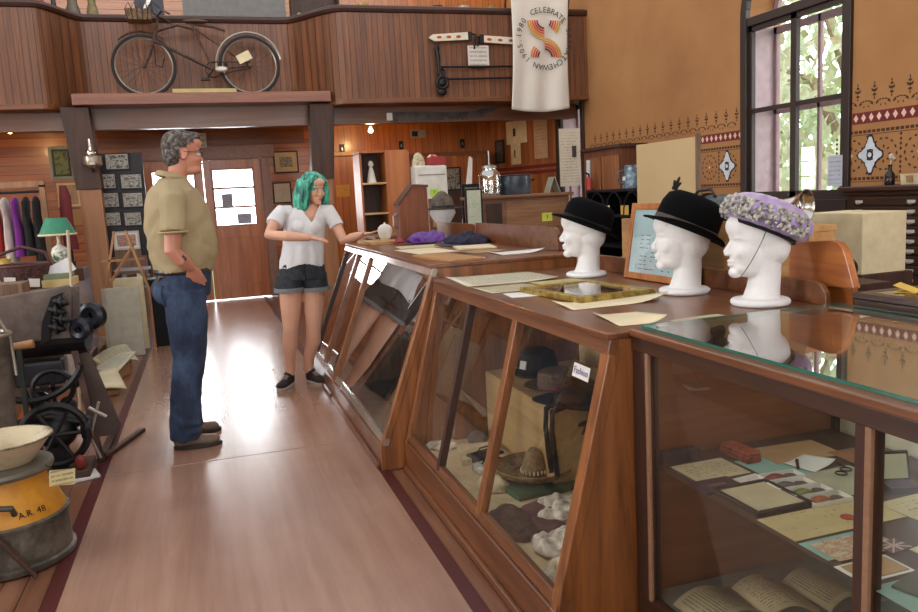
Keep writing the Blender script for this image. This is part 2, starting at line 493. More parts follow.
# stencil border as thin paint on the wall
BROWN = plain('stencil_brown', '4a2c1c', .9); MAROON = plain('stencil_maroon', '6d2324', .9); CREAM = plain('stencil_cream', 'd9b9a2', .9)
SLATE = plain('stencil_slate', '1d2229', .9); PALEB = plain('stencil_pale', 'c6cbd0', .9)
TAN = plain('stencil_tan', 'a8713f', .9)
def stencil(y0, y1, mat_only=None):
    m = MB(); x = XR
    def q(yc, zc, dy, dz, mi, d=.002, rot=0):
        m.mi = mi
        c, s_ = math.cos(rot), math.sin(rot)
        P = [(-dy, 0), (0, -dz), (dy, 0), (0, dz)]
        m.prism([(yc+a*c-b*s_, zc+a*s_+b*c) for a, b in P], -d, 'yz', x)
    def r(ya, yb, za, zb, mi, d=.002): m.mi = mi; m.bb((x-d, ya, za), (x, yb, zb))
    ZB = 1.725
    r(y0, y1, ZB, ZB+.085, 1, .0015)
    k = 0; y = y0+.03
    while y < y1-.03:
        q(y, ZB+.0425, .022, .03, 2, .003); y += .072
    # line of squares above and below a lower scroll field
    for zc in (1.665, 1.315):
        y = y0+.02
        while y < y1: r(y, y+.03, zc-.011, zc+.011, 0); y += .042
        r(y0, y1, zc-.026, zc-.021, 0)
    # scroll field: rings of leaf marks around crosses
    y = y0+.2; j = 0
    while y < y1:
        for k in range(14):
            a = 2*PI*k/14
            q(y+.115*math.cos(a), 1.49+.115*math.sin(a), .017, .009, 0, .002, a+PI/2)
        for k in range(8):
            a = 2*PI*k/8
            q(y+.055*math.cos(a), 1.49+.055*math.sin(a), .015, .008, 0, .002, a)
        for sg in (-1, 1):
            for k in range(4): q(y+.15, 1.49+sg*(.03+.035*k), .012, .014, 0)
        q(y, 1.49, .014, .014, 2)
        y += .30; j += 1
    # arches and finials above
    y = y0+.08
    while y < y1-.03:
        for k in range(7):
            a = PI*(.08+.84*k/6)
            q(y+.075+.062*math.cos(a), 1.86+.03*math.sin(a), .014, .006, 0, .002, a+PI/2)
            if k % 2 == 0: q(y+.075+.05*math.cos(a), 1.875-.028*math.sin(a), .011, .005, 0, .002, -a)
        for dz, dy in ((.03, .006), (.055, .02), (.085, .028), (.115, .016), (.14, .006)):
            q(y, 1.875+dz, dy, .012, 0)
        q(y-.018, 1.965, .007, .018, 0, .002, .6); q(y+.018, 1.965, .007, .018, 0, .002, -.6)
        y += .155
    return m
def cross(m, yc, zc, s=1.0):
    x = XR
    for rad, mi, d in ((.052, 3, .004), (.040, 4, .006)):
        m.mi = mi
        for k in range(4):
            a = PI/2*k; cy, cz = yc+.062*s*math.cos(a), zc+.078*s*math.sin(a)
            P = []
            for i in range(14):
                b = 2*PI*i/14; rr_ = rad*s*(1+.28*math.cos(3*(b-a)))
                P.append((cy+rr_*math.cos(b), cz+rr_*1.15*math.sin(b)))
            m.prism(P, -d, 'yz', x)
    m.mi = 3; m.prism([(yc+.03*s*math.cos(a), zc+.03*s*math.sin(a)) for a in [2*PI*i/12 for i in range(12)]], -.0075, 'yz', x)
    m.mi = 4; m.prism([(yc+.018*s*math.cos(a), zc+.018*s*math.sin(a)) for a in [2*PI*i/12 for i in range(12)]], -.009, 'yz', x)
for (a, b, crosses) in ((2.6, WY0-.08, (4.72,)), (WY1+.08, 9.2, (6.42,))):
    m = stencil(a, b)
    for yc in crosses: cross(m, yc, 1.49)
    s_ = m.build('stencil_border', [BROWN, MAROON, CREAM, SLATE, PALEB]); s_.parent = bpy.data.objects['wall_right']
# wood strip above boarded dado beyond the big window
m = MB(); m.bb((XR-.03, 8.2, 1.80), (XR, 9.35, 1.85)); m.bb((XR-.015, 8.2, 0), (XR, 9.33, 1.80))
st(m.build('trim_3', W_CASE))
# lower wall boards
m = MB(); m.bb((XR-.02, YF, 0), (XR, WY0-.1, 1.02)); m.bb((XR-.02, WY1+.1, 0), (XR, 8.2, 1.02))
st(m.build('baseboard_right', W_CASE))
# wall bracket up on the plaster
m = MB(); m.prism([(0, 0), (.36, 0), (.36, -.04), (.22, -.09), (.15, -.16), (.09, -.12), (.05, -.05), (0, -.04)], .12, 'yz', 0)
o = m.build('ceiling_bracket', W_DARK, bevel=.01); place(o, (XR-.12, 8.05, 3.72)); tag(o, 'dark carved wooden bracket high on the ochre wall left of the tall window', 'bracket')

# ---- left wall with tall windows (out of frame, they light the room)
wall_x('wall_left', XL-.35, .35, [(1.6, 2.9, WZ0, 3.4), (5.2, 6.5, WZ0, 3.4)], PLAST, YF, YB+.3, ZC)

# ---- wall behind the camera with three tall windows
m = MB(); xs_ = [XL-.3, -3.6, -2.2, -.7, .8, 2.3, 3.7, XR+.3]
for i in range(7):
    if i % 2 == 0: m.bb((xs_[i], YF-.3, 0), (xs_[i+1], YF, ZC))
    else: m.bb((xs_[i], YF-.3, 0), (xs_[i+1], YF, 1.1)); m.bb((xs_[i], YF-.3, 3.6), (xs_[i+1], YF, ZC))
st(m.build('wall_front', PLAST))
# ---- back wall: boards, door openings
W_BACK = wood('vertical_boarding', '8f4d1d', 'b56a2b', 'z', .35, .8, .10, 'x', .003, coat=.25, pvar=.16)
W_BACKH = wood('horizontal_boarding', '86491f', 'b26c33', 'x', .35, .8, .12, 'z', .004, coat=.25, pvar=.2)
m = MB()
D0, D1 = -.78, .84
m.bb((XL-.3, YB, 0), (D0-.1, YB+.2, ZC)); m.bb((D0-.1, YB, 2.05), (D1+.1, YB+.2, ZC)); m.bb((D1+.1, YB, 0), (1.62, YB+.2, ZC))
wb = st(m.build('wall_back', W_BACKH))
st(MB().bb((1.62, YB-.02, 0), (XR, YB+.2, ZC)).build('wall_back_right', W_BACK))
st(MB().bb((1.7, YB-.10, 2.02), (2.9, YB-.02, 2.07)).build('trim_4', plain('pale_ledge', 'c9a071', .5)))
W_TRIM = plain('greyed_door_casing', '8a6b5e', .4, vscale=20)
m = MB(); m.bb((D0-.13, YB-.04, 0), (D0, YB+.02, 2.05)); m.bb((D1, YB-.04, 0), (D1+.13, YB+.02, 2.05)); m.bb((D0-.2, YB-.06, 2.05), (D1+.2, YB+.02, 2.22))
m.bb((D0-.15, YB-.045, 2.03), (D1+.15, YB+.02, 2.06))
st(m.build('trim_5', W_TRIM, bevel=.006))
st(MB().bb((-1.3, YB-.03, 2.22), (1.5, YB, 2.5)).build('trim_6', W_RED))
W_DOOR = wood('door_wood', '8b4a24', 'bd7544', 'z', .35, .8, coat=.3)
W_DSTILE = plain('worn_door_frame', '94634c', .4, vscale=25)
def door(idx, x0, x1, handle):
    m = MB(); y0, y1 = YB+.0, YB+.045
    gz0, gz1 = 1.07, 1.90; sw = .105
    m.bb((x0, y0, .012), (x0+sw, y1, 2.03)); m.bb((x1-sw, y0, .012), (x1, y1, 2.03)); m.bb((x0+sw, y0, gz1), (x1-sw, y1, 2.03))
    m.bb((x0+sw, y0, .9), (x1-sw, y1, gz0)); m.bb((x0+sw, y0, .012), (x1-sw, y1, .25))
    o = st(m.build(f'door_{idx}', W_DOOR, bevel=.004))
    MB().bb((x0+sw, y0+.012, .25), (x1-sw, y1-.012, .9)).build('panel', W_DOOR, o)
    g = MB()
    a, b = x0+sw, x1-sw
    g.bb((a, y0-.006, gz0), (a+.022, y0+.04, gz1)); g.bb((b-.022, y0-.006, gz0), (b, y0+.04, gz1)); g.bb((a, y0-.006, gz1-.022), (b, y0+.04, gz1)); g.bb((a, y0-.006, gz0), (b, y0+.04, gz0+.02))
    for q in (1.345, 1.62): g.bb((a, y0-.006, q-.015), (b, y0+.03, q+.015))
    g.bb(((a+b)/2+.12, y0+.004, gz0), ((a+b)/2+.135, y0+.03, gz1))
    g.build('glazing_bars', W_DSTILE, o)
    MB().bb((a, y0+.016, gz0), (b, y0+.02, gz1)).build('pane', GLASS, o)
    h = MB(); hx_ = x0+.05 if handle < 0 else x1-.05
    h.bb((hx_-.022, y0-.008, .78), (hx_+.022, y0, 1.0)); h.tube([(hx_, y0-.008, .94), (hx_, y0-.05, .93), (hx_, y0-.05, .83), (hx_, y0-.008, .82)], .008)
    h.build('handle', BLACK, o)
    return o
door(1, .035, D1, -1); door(2, D0, .025, 1)
m = MB(); m.bb((D1-.16, YB-.035, .3), (D1-.05, YB-.03, .3))
BLIND = printed('door_notice', 'c9ccd6', '555a70', 8)
for i, (x, z, a, b) in enumerate(((.33, 1.44, .15, .2), (.55, 1.17, .2, .15))):
    o = MB().box((0, 0, 0), (a, .003, b)).build('door_notice', printed('door_notice_%d' % i, 'aab0c4', '555a70', 8, axis_v='z'))
    place(o, (x, YB-.009, z)); tag(o, ['small printed notice on the upper glass of the right entrance door', 'wide printed notice on the lowest pane of the right entrance door'][i], 'notice')
st(MB().bb((1.75, YB-.03, 0), (XR, YB-.02, .16)).build('baseboard_back', W_RED))

# ---- outside: lawn and trees that show through the panes
GR = plain('lawn', '7d9a5a', .9)
st(MB().bb((-30, -30, -.8), (40, 50, -.5)).build('ground', GR))
# outside trees
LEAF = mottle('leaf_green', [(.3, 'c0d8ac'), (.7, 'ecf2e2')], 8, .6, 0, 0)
def tree(x, y, R, zc, label, seed):
    r = thing('tree', label, 'tree', (x, y, -.5), group=None)
    rnd = random.Random(seed); m = MB()
    for k in range(1500):
        a, b = rnd.uniform(0, 2*PI), math.acos(rnd.uniform(-1, 1)); q = R*rnd.uniform(.55, 1.0)
        c = V((q*math.sin(b)*math.cos(a), q*math.sin(b)*math.sin(a), q*math.cos(b)*1.1+zc+.5))
        e = Euler((rnd.uniform(0, 6), rnd.uniform(0, 6), rnd.uniform(0, 6))).to_matrix(); s = rnd.uniform(.09, .2)
        vs = [m.bm.verts.new(c+e @ V(p)) for p in ((-s, 0, 0), (0, -s*.5, s*.1), (s, 0, 0), (0, s*.5, s*.1))]; m.face(vs)
    m.build('foliage', LEAF, r, recalc=False)
    m = MB().tube([(0, 0, 0), (.1, 0, zc*.5), (0, .1, zc+.4)], [.2, .15, .08], 8)
    for k in range(7):
        a = k*.9; m.tube([(0, 0, zc*.6), (R*.4*math.cos(a), R*.4*math.sin(a), zc+.6), (R*.8*math.cos(a), R*.8*math.sin(a), zc+1+.3*math.sin(k*2))], [.07, .05, .02], 6)
    m.build('trunk', plain('bark', '9a8a78', .9), r)
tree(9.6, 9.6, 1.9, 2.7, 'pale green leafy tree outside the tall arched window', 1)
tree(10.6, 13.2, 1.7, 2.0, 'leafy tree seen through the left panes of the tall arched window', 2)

# ================================================================ balcony
W_BAL = wood('balcony_boarding', '55301c', '82502e', 'z', .5, 1.0, .068, 'x', .003, coat=.05, pvar=.22)
ZB0, ZB1 = 2.52, 3.52
path = [(-4.7, 9.3), (-1.5, 9.3)]
for k in range(1, 11):
    u = k/10; s_ = u*u*(3-2*u); path.append((-1.5+.42*u, 9.3+.62*s_))
path.append((1.08, 9.92))
for k in range(1, 11):
    u = k/10; s_ = u*u*(3-2*u); path.append((1.08+.62*u, 9.92-.68*s_))
path.append((4.8, 9.22))
m = MB()
for (a, b) in zip(path, path[1:]):
    m.prism([(a[0], a[1]), (b[0], b[1]), (b[0], b[1]+.05), (a[0], a[1]+.05)], ZB1-ZB0, 'xy', ZB0)
bal = st(m.build('balcony', W_BAL))
W_RAIL = plain('dark_rail', '3a2118', .4)
MB().tube([(x, y+.01, ZB1+.01) for x, y in path], .045, 8).build('top_rail', W_RAIL, bal, smooth=True)
m = MB()
for (a, b) in zip(path, path[1:]): m.prism([(a[0], a[1]-.015), (b[0], b[1]-.015), (b[0], b[1]+.06), (a[0], a[1]+.06)], .05, 'xy', ZB0-.05)
m.build('bottom_moulding', W_RED, bal)
# soffit under the balcony
SOF = wood('soffit_boards', '7a4420', 'a0602c', 'y', .5, .7, .1, 'x', .003, pvar=.12)
m = MB()
for (a, b) in zip(path, path[1:]): m.prism([(a[0], a[1]+.02), (b[0], b[1]+.02), (b[0], YB), (a[0], YB)], .05, 'xy', ZB0-.055)
m.build('soffit', SOF, bal)
# ledge beam across the middle bay, second beam, posts
LEDGE = wood('ledge_wood', '693a26', '8f5840', 'x', .3, .8, coat=.4)
st(MB().bb((-1.22, 9.28, 2.50), (1.52, 9.92, 2.62)).build('trim_7', LEDGE, bevel=.008))
st(MB().bb((-4.7, 9.60, 2.27), (XR, 9.72, 2.50)).build('trim_8', wood('beam_wood', '50301f', '744a34', 'x', .35, .8, coat=.3)))
POSTL = wood('post_pale_wood', '8a5a3a', 'a87852', 'z', .5, .8)
for i, (xt, xb) in enumerate(((-1.22, -1.16), (1.42, 1.37))):
    m = MB(); 
    m.prism([(xb-.13, 1.62), (xb+.13, 1.62), (xt+.14, 2.49), (xt-.14, 2.49)], .2, 'xz', 9.36)
    o = st(m.build('trim_%d' % (9+i), W_DARK, bevel=.006))
    MB().bb((xb-.11, 9.39, 0), (xb+.11, 9.54, 1.62)).build('lower_post', POSTL, o)
# gallery floor and back behind the parapet: open upward so shelf tops show
# ================================================================ display counters
GREENG = plain('glass_edge_green', '2f6b5c', .15)
DUSTG = glass_mat('dusty_side_glass', (.95, .95, .92), .01, .012, dirt=.05)
TOPG = glass_mat('counter_glass', (.95, .98, .965), .0, .13, dirt=.04)
REFG = glass_mat('shiny_case_glass', (.85, .88, .88), .0, .26, dirt=.08)

def slope_case(label, y0, y1, xf, zs, xt, zt, xb, cuts, gl, guard, trim_mat, names):
    """counter with a leaning glass front. y0 near end; front foot xf, sill height zs, top front edge (xt, zt), back xb"""
    r = thing('display_counter', label, 'display case', (xf, y0, 0))
    X = lambda x: x-xf
    L = y1-y0; e = .035
    xs = xf+.02
    # end panels
    for a in (0, L-e):
        MB().prism([(0, 0), (X(xb), 0), (X(xb), zt-.02), (X(xt)-.008, zt-.02), (X(xs)-.016, zs), (0, zs)], e, 'xz', a).build('end_panel', W_CASEZ, r, bevel=.003)
    MB().bb((0, e, 0), (.04, L-e, zs)).build('base_board', W_CASE, r, bevel=.004)
    MB().bb((-.02, e+.002, 0), (.001, L-e, .03)).build('base_mould', W_CASE, r, bevel=.006)
    MB().bb((X(xt)-.03, -.005, zt-.02), (X(xb), L+.0, zt)).build('counter_top', W_CASE, r, bevel=.004)
    MB().bb((X(xb)-.02, e, .1), (X(xb), L-e, zt-.02)).build('back_panel', PALEP, r)
    MB().bb((.04, e, .10), (X(xb)-.02, L-e, zs-.03)).build('display_floor', PALEP, r)
    d = V((X(xt)-X(xs), 0, zt-.02-zs)); nrm = V((-d.z, 0, d.x)).normalized(); Ls = d.length; d.normalize()
    def P(u, y, o=0): return V((X(xs), 0, zs))+d*u*Ls+V((0, y, 0))+nrm*o
    rl = .045
    m = MB(); m.bar(P(1, -.005, .004)-d*rl/2, P(1, L+.003, .004)-d*rl/2, rl, .03, nrm); m.build('top_rail', trim_mat, r, bevel=.003)
    m = MB(); m.bar(P(0, -.005, -.005)+d*.02, P(0, L+.003, -.005)+d*.02, .04, .03, nrm); m.build('sill_rail', trim_mat, r, bevel=.003)
    ys = [0]+[c-y0 for c in cuts]+[L]
    for i, y in enumerate(ys):
        w_ = .05 if i in (0, len(ys)-1) else (.046 if i % 2 else .03)
        yy = y+w_/2-.004 if i == 0 else (y-w_/2+.002 if i == len(ys)-1 else y)
        MB().bar(P(.02, yy, -.004), P(.975, yy, -.004), w_, .035, nrm).build('mullion', W_CASEZ if i != 2 else W_DARK, r, bevel=.004)
    for a, b in zip(ys, ys[1:]):
        m = MB(); vs = [m.bm.verts.new(q) for q in (P(.03, a, -.004), P(.03, b, -.004), P(.96, b, -.004), P(.96, a, -.004))]; m.face(vs)
        m.build('pane', gl, r)
    if guard:
        g0, g1, gz = guard
        rnd = [(g0-y0, zt), (g1-y0, zt), (g1-y0, gz), (g0-y0+.06, gz), (g0-y0+.025, gz-.01), (g0-y0+.004, gz-.035)]
        MB().prism(rnd, .02, 'yz', X(xb)-.005).build('back_guard', W_RED, r, bevel=.003)
    return r
PALEP = wood('pale_case_lining', 'c2ab80', 'ddcaa0', 'z', .6, .5, bump=.03)
case2 = slope_case('wooden counter with three leaning glass panes full of hats, nearest of the sloped counters', 1.932, 3.715, .85, .15, 1.07, .95, 1.84, (2.64, 3.17), CGLASS, (1.965, 3.70, 1.025), W_CASE, None)
LT = plain('polished_rail', 'a09287', .2, .4)
case1 = slope_case('sloped glass counter with shiny panes just past the hat counter, taller than it', 3.725, 5.30, .73, .13, 1.07, 1.02, 1.84, (), REFG, (3.93, 5.3, 1.15), LT, None)
case0 = slope_case('farthest sloped glass counter, beside the woman with green hair', 5.305, 6.35, .73, .13, 1.09, 1.01, 1.84, (5.82,), REFG, (5.31, 6.3, 1.14), LT, None)

# hats label inside the pane of the hat counter
r = thing('name_label', 'small white printed label stuck inside the top corner of the hat counter pane', 'label', (1.052, 2.06, .835), rot=(0, 0, 0))
slope_n = math.atan2(.22, .80)
E1 = Euler((PI/2, 0, -PI/2)).to_matrix().to_4x4()
M1 = Matrix.Translation((1.030, 2.075, .812)) @ Matrix.Rotation(slope_n-.02, 4, 'Y') @ E1
r.matrix_world = M1
MB().box((0, 0, .0), (.105, .042, .0008)).build('card', PAPERW, r)
tx = text_mesh('Fashion', .030, plain('violet_ink', '4a3f86', .6), 'lettering', r, .0003); tx.location = (0, 0, .0012)

# ---- near flat-topped case
def flat_case(label, x0, x1, y0, y1, zt, posts, gl_side, wood_m, woodz, shelf_z, glass_top=True):
    r = thing('display_case', label, 'display case', (x0, y1, 0))
    W_, L = x1-x0, y1-y0
    def b(a, c, name, mat, bev=.003, m=None): return MB().bb((a[0]-x0, a[1]-y1, a[2]), (c[0]-x0, c[1]-y1, c[2])).build(name, mat, r, bevel=bev)
    b((x0, y0, 0), (x0+.03, y1, .175), 'base_rail', wood_m)
    b((x0-.005, y0, zt-.060), (x0+.03, y1, zt-.02), 'top_rail', wood_m)
    m = MB(); xa, xb_, ya, yb_ = -.012, W_, -L, .0
    m.bb((xa, ya, zt-.02), (.035, yb_, zt)); m.bb((xb_-.035, ya, zt-.02), (xb_, yb_, zt)); m.bb((.035, yb_-.04, zt-.02), (xb_-.035, yb_, zt)); m.bb((.035, ya, zt-.02), (xb_-.035, ya+.04, zt))
    m.build('top_frame', W_CASE if glass_top else wood_m, r, bevel=.004)
    for p0, p1 in posts:
        b((x0, p0, .17), (x0+.035, p1, zt-.02), 'corner_post', woodz, .004)
        b((x0-.004, p0-.003, .17), (x0+.006, p0+.012, zt-.058), 'bead', plain('worn_bead', '8d6a50', .6, vscale=60), .002)
    b((x1-.035, y1-.04, .0), (x1, y1, zt-.02), 'corner_post', woodz); b((x1-.035, y0, .0), (x1, y0+.04, zt-.02), 'corner_post', woodz)
    b((x0+.035, y1-.02, .1), (x1-.03, y1-.005, zt-.02), 'end_panel', wood('end_panel_wood', '6a3a22', '8e5636', 'x', .35, .6, coat=.2))
    b((x0+.035, y0+.005, .1), (x1-.03, y0+.02, zt-.02), 'end_panel', W_DARK)
    b((x1-.02, y0+.04, .1), (x1-.01, y1-.04, zt-.02), 'back_panel', plain('pale_green_lining', 'd2d1b8', .5))
    b((x0+.03, y0+.02, .13), (x1-.03, y1-.02, .165), 'case_floor', plain('blue_green_lining', '7e9a9a', .8))
    b((x0+.045, y0+.03, shelf_z-.022), (x1-.04, y1-.022, shelf_z), 'shelf', plain('dark_shelf', '3a2a22', .5), .003)
    zs = sorted({p for q in posts for p in q})
    prev = None
    for (a0, a1), (c0, c1) in zip(posts, posts[1:]):
        lo, hi = min(a1, c1), max(a0, c0)
        m = MB(); m.bb((.014, lo-y1, .175), (.018, hi-y1, zt-.060)); m.build('front_pane', gl_side, r)
    if glass_top:
        o = MB().bb((.020, -L+.01, zt+.001), (W_-.005, -.012, zt+.009)).build('glass_top', [TOPG, GREENG], r, bevel=0)
        for p in o.data.polygons:
            if abs(p.normal.z) < .5: p.material_index = 1
            elif p.normal.z < -.5: p.material_index = 1
        # clear underside: only the four edges are green
        for p in o.data.polygons:
            if p.normal.z < -.5: p.material_index = 0
    return r
near = flat_case('flat dark-framed glass case full of papers and medals, nearest at the right', 1.12, 1.84, .30, 1.926, .958, [(1.846, 1.926), (1.085, 1.125), (.30, .34)], DUSTG, W_DARKY, W_DARK, .575)
dark = flat_case('dark wooden glass-topped case behind the nearest case, papers on its top', 1.87, 2.55, .45, 1.885, 1.0, [(1.845, 1.885), (.45, .49)], DUSTG, W_DARKY, W_DARK, .6, False)
MB().bb((.035, -1.40, .992), (.645, -.04, .999)).build('glass_top', TOPG, dark)
MB().bb((.035, -1.40, .93), (.645, -.04, .95)).build('lined_tray', plain('green_baize', '7f8a6a', .8), dark)
# ================================================================ organic shapes
def loft(m, rings, n=24, cap=True):
    """rings: (cx, cy, z, rx, ry)"""
    R = []
    for cx, cy, z, rx, ry in rings:
        R.append([m.bm.verts.new((cx+rx*math.cos(2*PI*k/n), cy+ry*math.sin(2*PI*k/n), z)) for k in range(n)])
    for a, b in zip(R, R[1:]):
        for k in range(n): m.face((a[k], a[(k+1) % n], b[(k+1) % n], b[k]))
    if cap: m.face(R[0][::-1]); m.face(R[-1])
    return m

def organic(m, name, mat, parent=None, voxel=.006, smooth=4, fn=None, fac=.5):
    """join the shapes into one continuous skin"""
    bmesh.ops.recalc_face_normals(m.bm, faces=m.bm.faces)
    me = bpy.data.meshes.new(name+'_src'); m.bm.to_mesh(me); m.bm.free()
    o = bpy.data.objects.new(name+'_src', me); COL.objects.link(o)
    md = o.modifiers.new('r', 'REMESH'); md.mode = 'VOXEL'; md.voxel_size = voxel; md.adaptivity = 0
    sm = o.modifiers.new('s', 'SMOOTH'); sm.iterations = smooth; sm.factor = fac
    bpy.context.view_layer.update()
    dg = bpy.context.evaluated_depsgraph_get()
    r = bpy.data.meshes.new_from_object(o.evaluated_get(dg)); r.name = name
    bpy.data.objects.remove(o); bpy.data.meshes.remove(me)
    if fn:
        ns = [v.normal.copy() for v in r.vertices]
        for v, nn in zip(r.vertices, ns):
            d = fn(v.co, nn)
            if isinstance(d, (int, float)): v.co += nn*d
            else: v.co += d
    r.materials.clear(); r.materials.append(mat); r.shade_smooth()
    n = bpy.data.objects.new(name, r); COL.objects.link(n)
    if parent: n.parent = parent
    return n

def xform(m, start, M):
    m.bm.verts.ensure_lookup_table()
    for v in list(m.bm.verts)[start:]: v.co = M @ v.co

def head_mb(m, M, ears=True, neck=True, female=False, stretch=1.0):
    s = len(m.bm.verts)
    m.ell((-.015, 0, .035), (.100, .076, .088)); m.ell((.028, 0, -.03), (.062, .058 if not female else .053, .088))
    m.ell((.034, 0, -.083), (.05, .047 if not female else .038, .033)); m.ell((.074, 0, -.098), (.02, .022, .018))
    m.ell((.066, 0, .022), (.024, .050, .018)); m.ell((.055, 0, .06), (.045, .055, .035))
    m.tube([(.082, 0, .014), (.093, 0, -.012), (.105, 0, -.032)], [.007, .008, .0095], 10); m.ell((.099, .009, -.036), (.010, .007, .007)); m.ell((.099, -.009, -.036), (.010, .007, .007))
    m.ell((.088, 0, -.061), (.013, .024, .0065)); m.ell((.086, 0, -.073), (.013, .020, .0075))
    for q in (-1, 1):
        m.ell((.06, q*.034, -.028), (.026, .022, .024))
        if ears: m.ell((-.004, q*.077, -.012), (.021, .008, .033), (q*.2, .15, q*.35))
    if neck: m.tube([(-.015, 0, -.04), (-.03, 0, -.12), (-.045, 0, -.19)], [.06, .056, .062] if not female else [.05, .044, .05], 16)
    xform(m, s, M)
def socket_fn(M, amp=.008):
    Mi = M.inverted(); sc_ = M.to_scale()[0]
    C = [V((.092, .031, -.002)), V((.092, -.031, -.002))]
    def f(co, n):
        p = Mi @ co; d = 0
        for c in C:
            q = ((p-c)*V((.7, 1, 1.35))).length
            d -= amp*math.exp(-(q/.017)**2)
        q = V((p.x-.104, p.y*.35, (p.z+.067)*3.2)).length
        d -= .003*math.exp(-(q/.012)**2)
        return d*sc_
    return f

# ---------------------------------------------------------------- foam heads with hats
FOAM = plain('white_foam', 'e4e4e4', .6, var=.02, vscale=80, bump=.02)
def foam_mesh():
    m = MB()
    M = Matrix.Translation((.0, 0, .208))
    s = 0
    m.ell((-.018, 0, .035), (.108, .080, .088)); m.ell((.026, 0, -.025), (.064, .060, .090))
    m.ell((.030, 0, -.080), (.055, .048, .036)); m.ell((.072, 0, -.098), (.022, .024, .019)); m.ell((-.03, 0, -.02), (.075, .070, .07))
    m.ell((.055, 0, .05), (.046, .056, .045)); m.ell((.066, 0, .016), (.024, .046, .016))
    m.tube([(.080, 0, .010), (.094, 0, -.014), (.106, 0, -.032)], [.008, .008, .009], 12); m.ell((.099, 0, -.037), (.011, .013, .007))
    m.ell((.086, 0, -.060), (.013, .021, .0065)); m.ell((.085, 0, -.072), (.013, .018, .0075))
    for q in (-1, 1): m.ell((.056, q*.032, -.030), (.028, .024, .028))
    xform(m, 0, M)
    m.tube([(-.015, 0, .17), (-.025, 0, .10), (-.020, 0, .055), (-.012, 0, .01)], [.060, .050, .052, .060], 20)
    m.lathe([(.0, 0), (.088, 0), (.094, .006), (.094, .016), (.086, .023), (.0, .024)], 32, c=(-.01, 0, 0))
    return organic(m, 'foam_head', FOAM, None, .0035, 9, socket_fn(M, .006))
proto = foam_mesh()
def foam_head(loc, rz, label, first=False):
    o = proto if first else proto.copy()
    if not first: COL.objects.link(o)
    place(o, loc, rz); tag(o, label, 'mannequin head', 'white foam heads on the counter'); return o
HD = [((1.655, 3.27, .95), math.radians(158)), ((1.665, 2.50, .95), math.radians(160)), ((1.695, 2.115, .95), math.radians(163))]
foam_head(*HD[0], 'white foam head under the plain black bowler, farthest of the three heads', True)
foam_head(*HD[1], 'white foam head in the middle, under the black bowler with a brown band')
foam_head(*HD[2], 'white foam head under the lavender hat, nearest of the three heads')

FELT = plain('black_felt', '060607', 1.0, Specular_IOR_Level=.15)
RIB = plain('brown_ribbon', '3f3029', .5)
def hat_obj(name, label, loc, rz, tilt, group=None, cat='hat'):
    r = thing(name, label, cat, loc, group=group)
    r.rotation_mode = 'XYZ'
    r.matrix_world = Matrix.Translation(loc) @ Matrix.Rotation(rz, 4, 'Z') @ Matrix.Rotation(tilt, 4, 'Y')
    return r
def on_head(h, dz, dx, tilt):
    (x, y, z), rz = h
    return (x+dx*math.cos(rz), y+dx*math.sin(rz), z+dz), rz
def bowler(label, h, R=.098, H=.115, brim=.045, tilt=-.38, dz=.235, dx=-.012, band=BLACKM, group='black bowlers on foam heads', lop=1.15):
    loc, rz = on_head(h, dz, dx, tilt)
    r = hat_obj('bowler_hat', label, loc, rz, tilt, group)
    prof = [(R, 0), (R*1.02, H*.3), (R*1.0, H*.6), (R*.9, H*.85), (R*.65, H*.985), (R*.3, H*1.02), (0, H*1.02)]
    MB().lathe(prof, 32, sx=lop, cap=False).build('crown', FELT, r, smooth=True, solid=.003)
    def f(u, v):
        a = 2*PI*u; rad = R+brim*v; up = .028*(v**2)*abs(math.sin(a))**1.5-.006*v
        return (rad*lop*math.cos(a), rad*math.sin(a), up)
    m = MB(); m.sheet(f, 48, 5); bmesh.ops.remove_doubles(m.bm, verts=m.bm.verts, dist=1e-5)
    m.build('brim', FELT, r, smooth=True, solid=.004)
    MB().lathe([(R*1.015, .0), (R*1.04, .0), (R*1.045, .028), (R*1.015, .028)], 32, sx=lop, cap=False).build('hatband', band, r, smooth=True)
    return r
bowler('plain black bowler on the farthest foam head', HD[0], tilt=-.40)
b2 = bowler('black bowler with a brown band and upright bow on the middle foam head', HD[1], R=.1, H=.13, brim=.038, tilt=-.42, band=RIB, dz=.235)
m = MB()
for a, l in ((0, .05), (.5, .035), (-.5, .035)): m.box((.085+.01*a, -.03, .125+l/2), (.02, .012, l), (0, a, 0), .3)
m.build('bow', BLACKM, b2)
# lavender hat
loc, rz = on_head(HD[2], .238, -.015, 0)
r = hat_obj('beret', 'lavender satin hat with grey lace trim and an elastic cord on the nearest foam head', loc, rz, -.42)
LAV = plain('lavender_satin', '9c87b8', .35, var=.1, vscale=20, Sheen_Weight=.3)
m = MB(); m.lathe([(.085, .0), (.12, .012), (.137, .04), (.13, .072), (.095, .098), (.05, .11), (0, .112)], 40, sx=1.05)
organic(m, 'crown', LAV, r, .005, 3, lambda co, n: .006*math.sin(math.atan2(co.y, co.x)*14+co.z*40)*min(1, max(0, co.z)/.05)*(1-co.z/.13))
lace = mottle('grey_lace', [(.35, '3d3f42'), (.45, '8f8c88'), (.6, 'c9c4b8'), (.7, '6a6760')], 60, .8, 0, .8)
m = MB(); rnd = random.Random(3)
for k in range(430):
    a = rnd.uniform(-PI*.72, PI*.72); zz = rnd.uniform(.01, .075); rad = .137-.4*abs(zz-.035)**1.2*1.2
    m.ell((rad*1.06*math.cos(a)*1.02, rad*1.02*math.sin(a), zz), (rnd.uniform(.004, .009),)*3, n=6, m=4)
m.build('lace_trim', lace, r, smooth=True)
MB().lathe([(.086, -.004), (.102, -.004), (.102, .010), (.086, .010)], 32, sx=1.08, cap=False).build('sweatband', BLACKM, r, smooth=True)
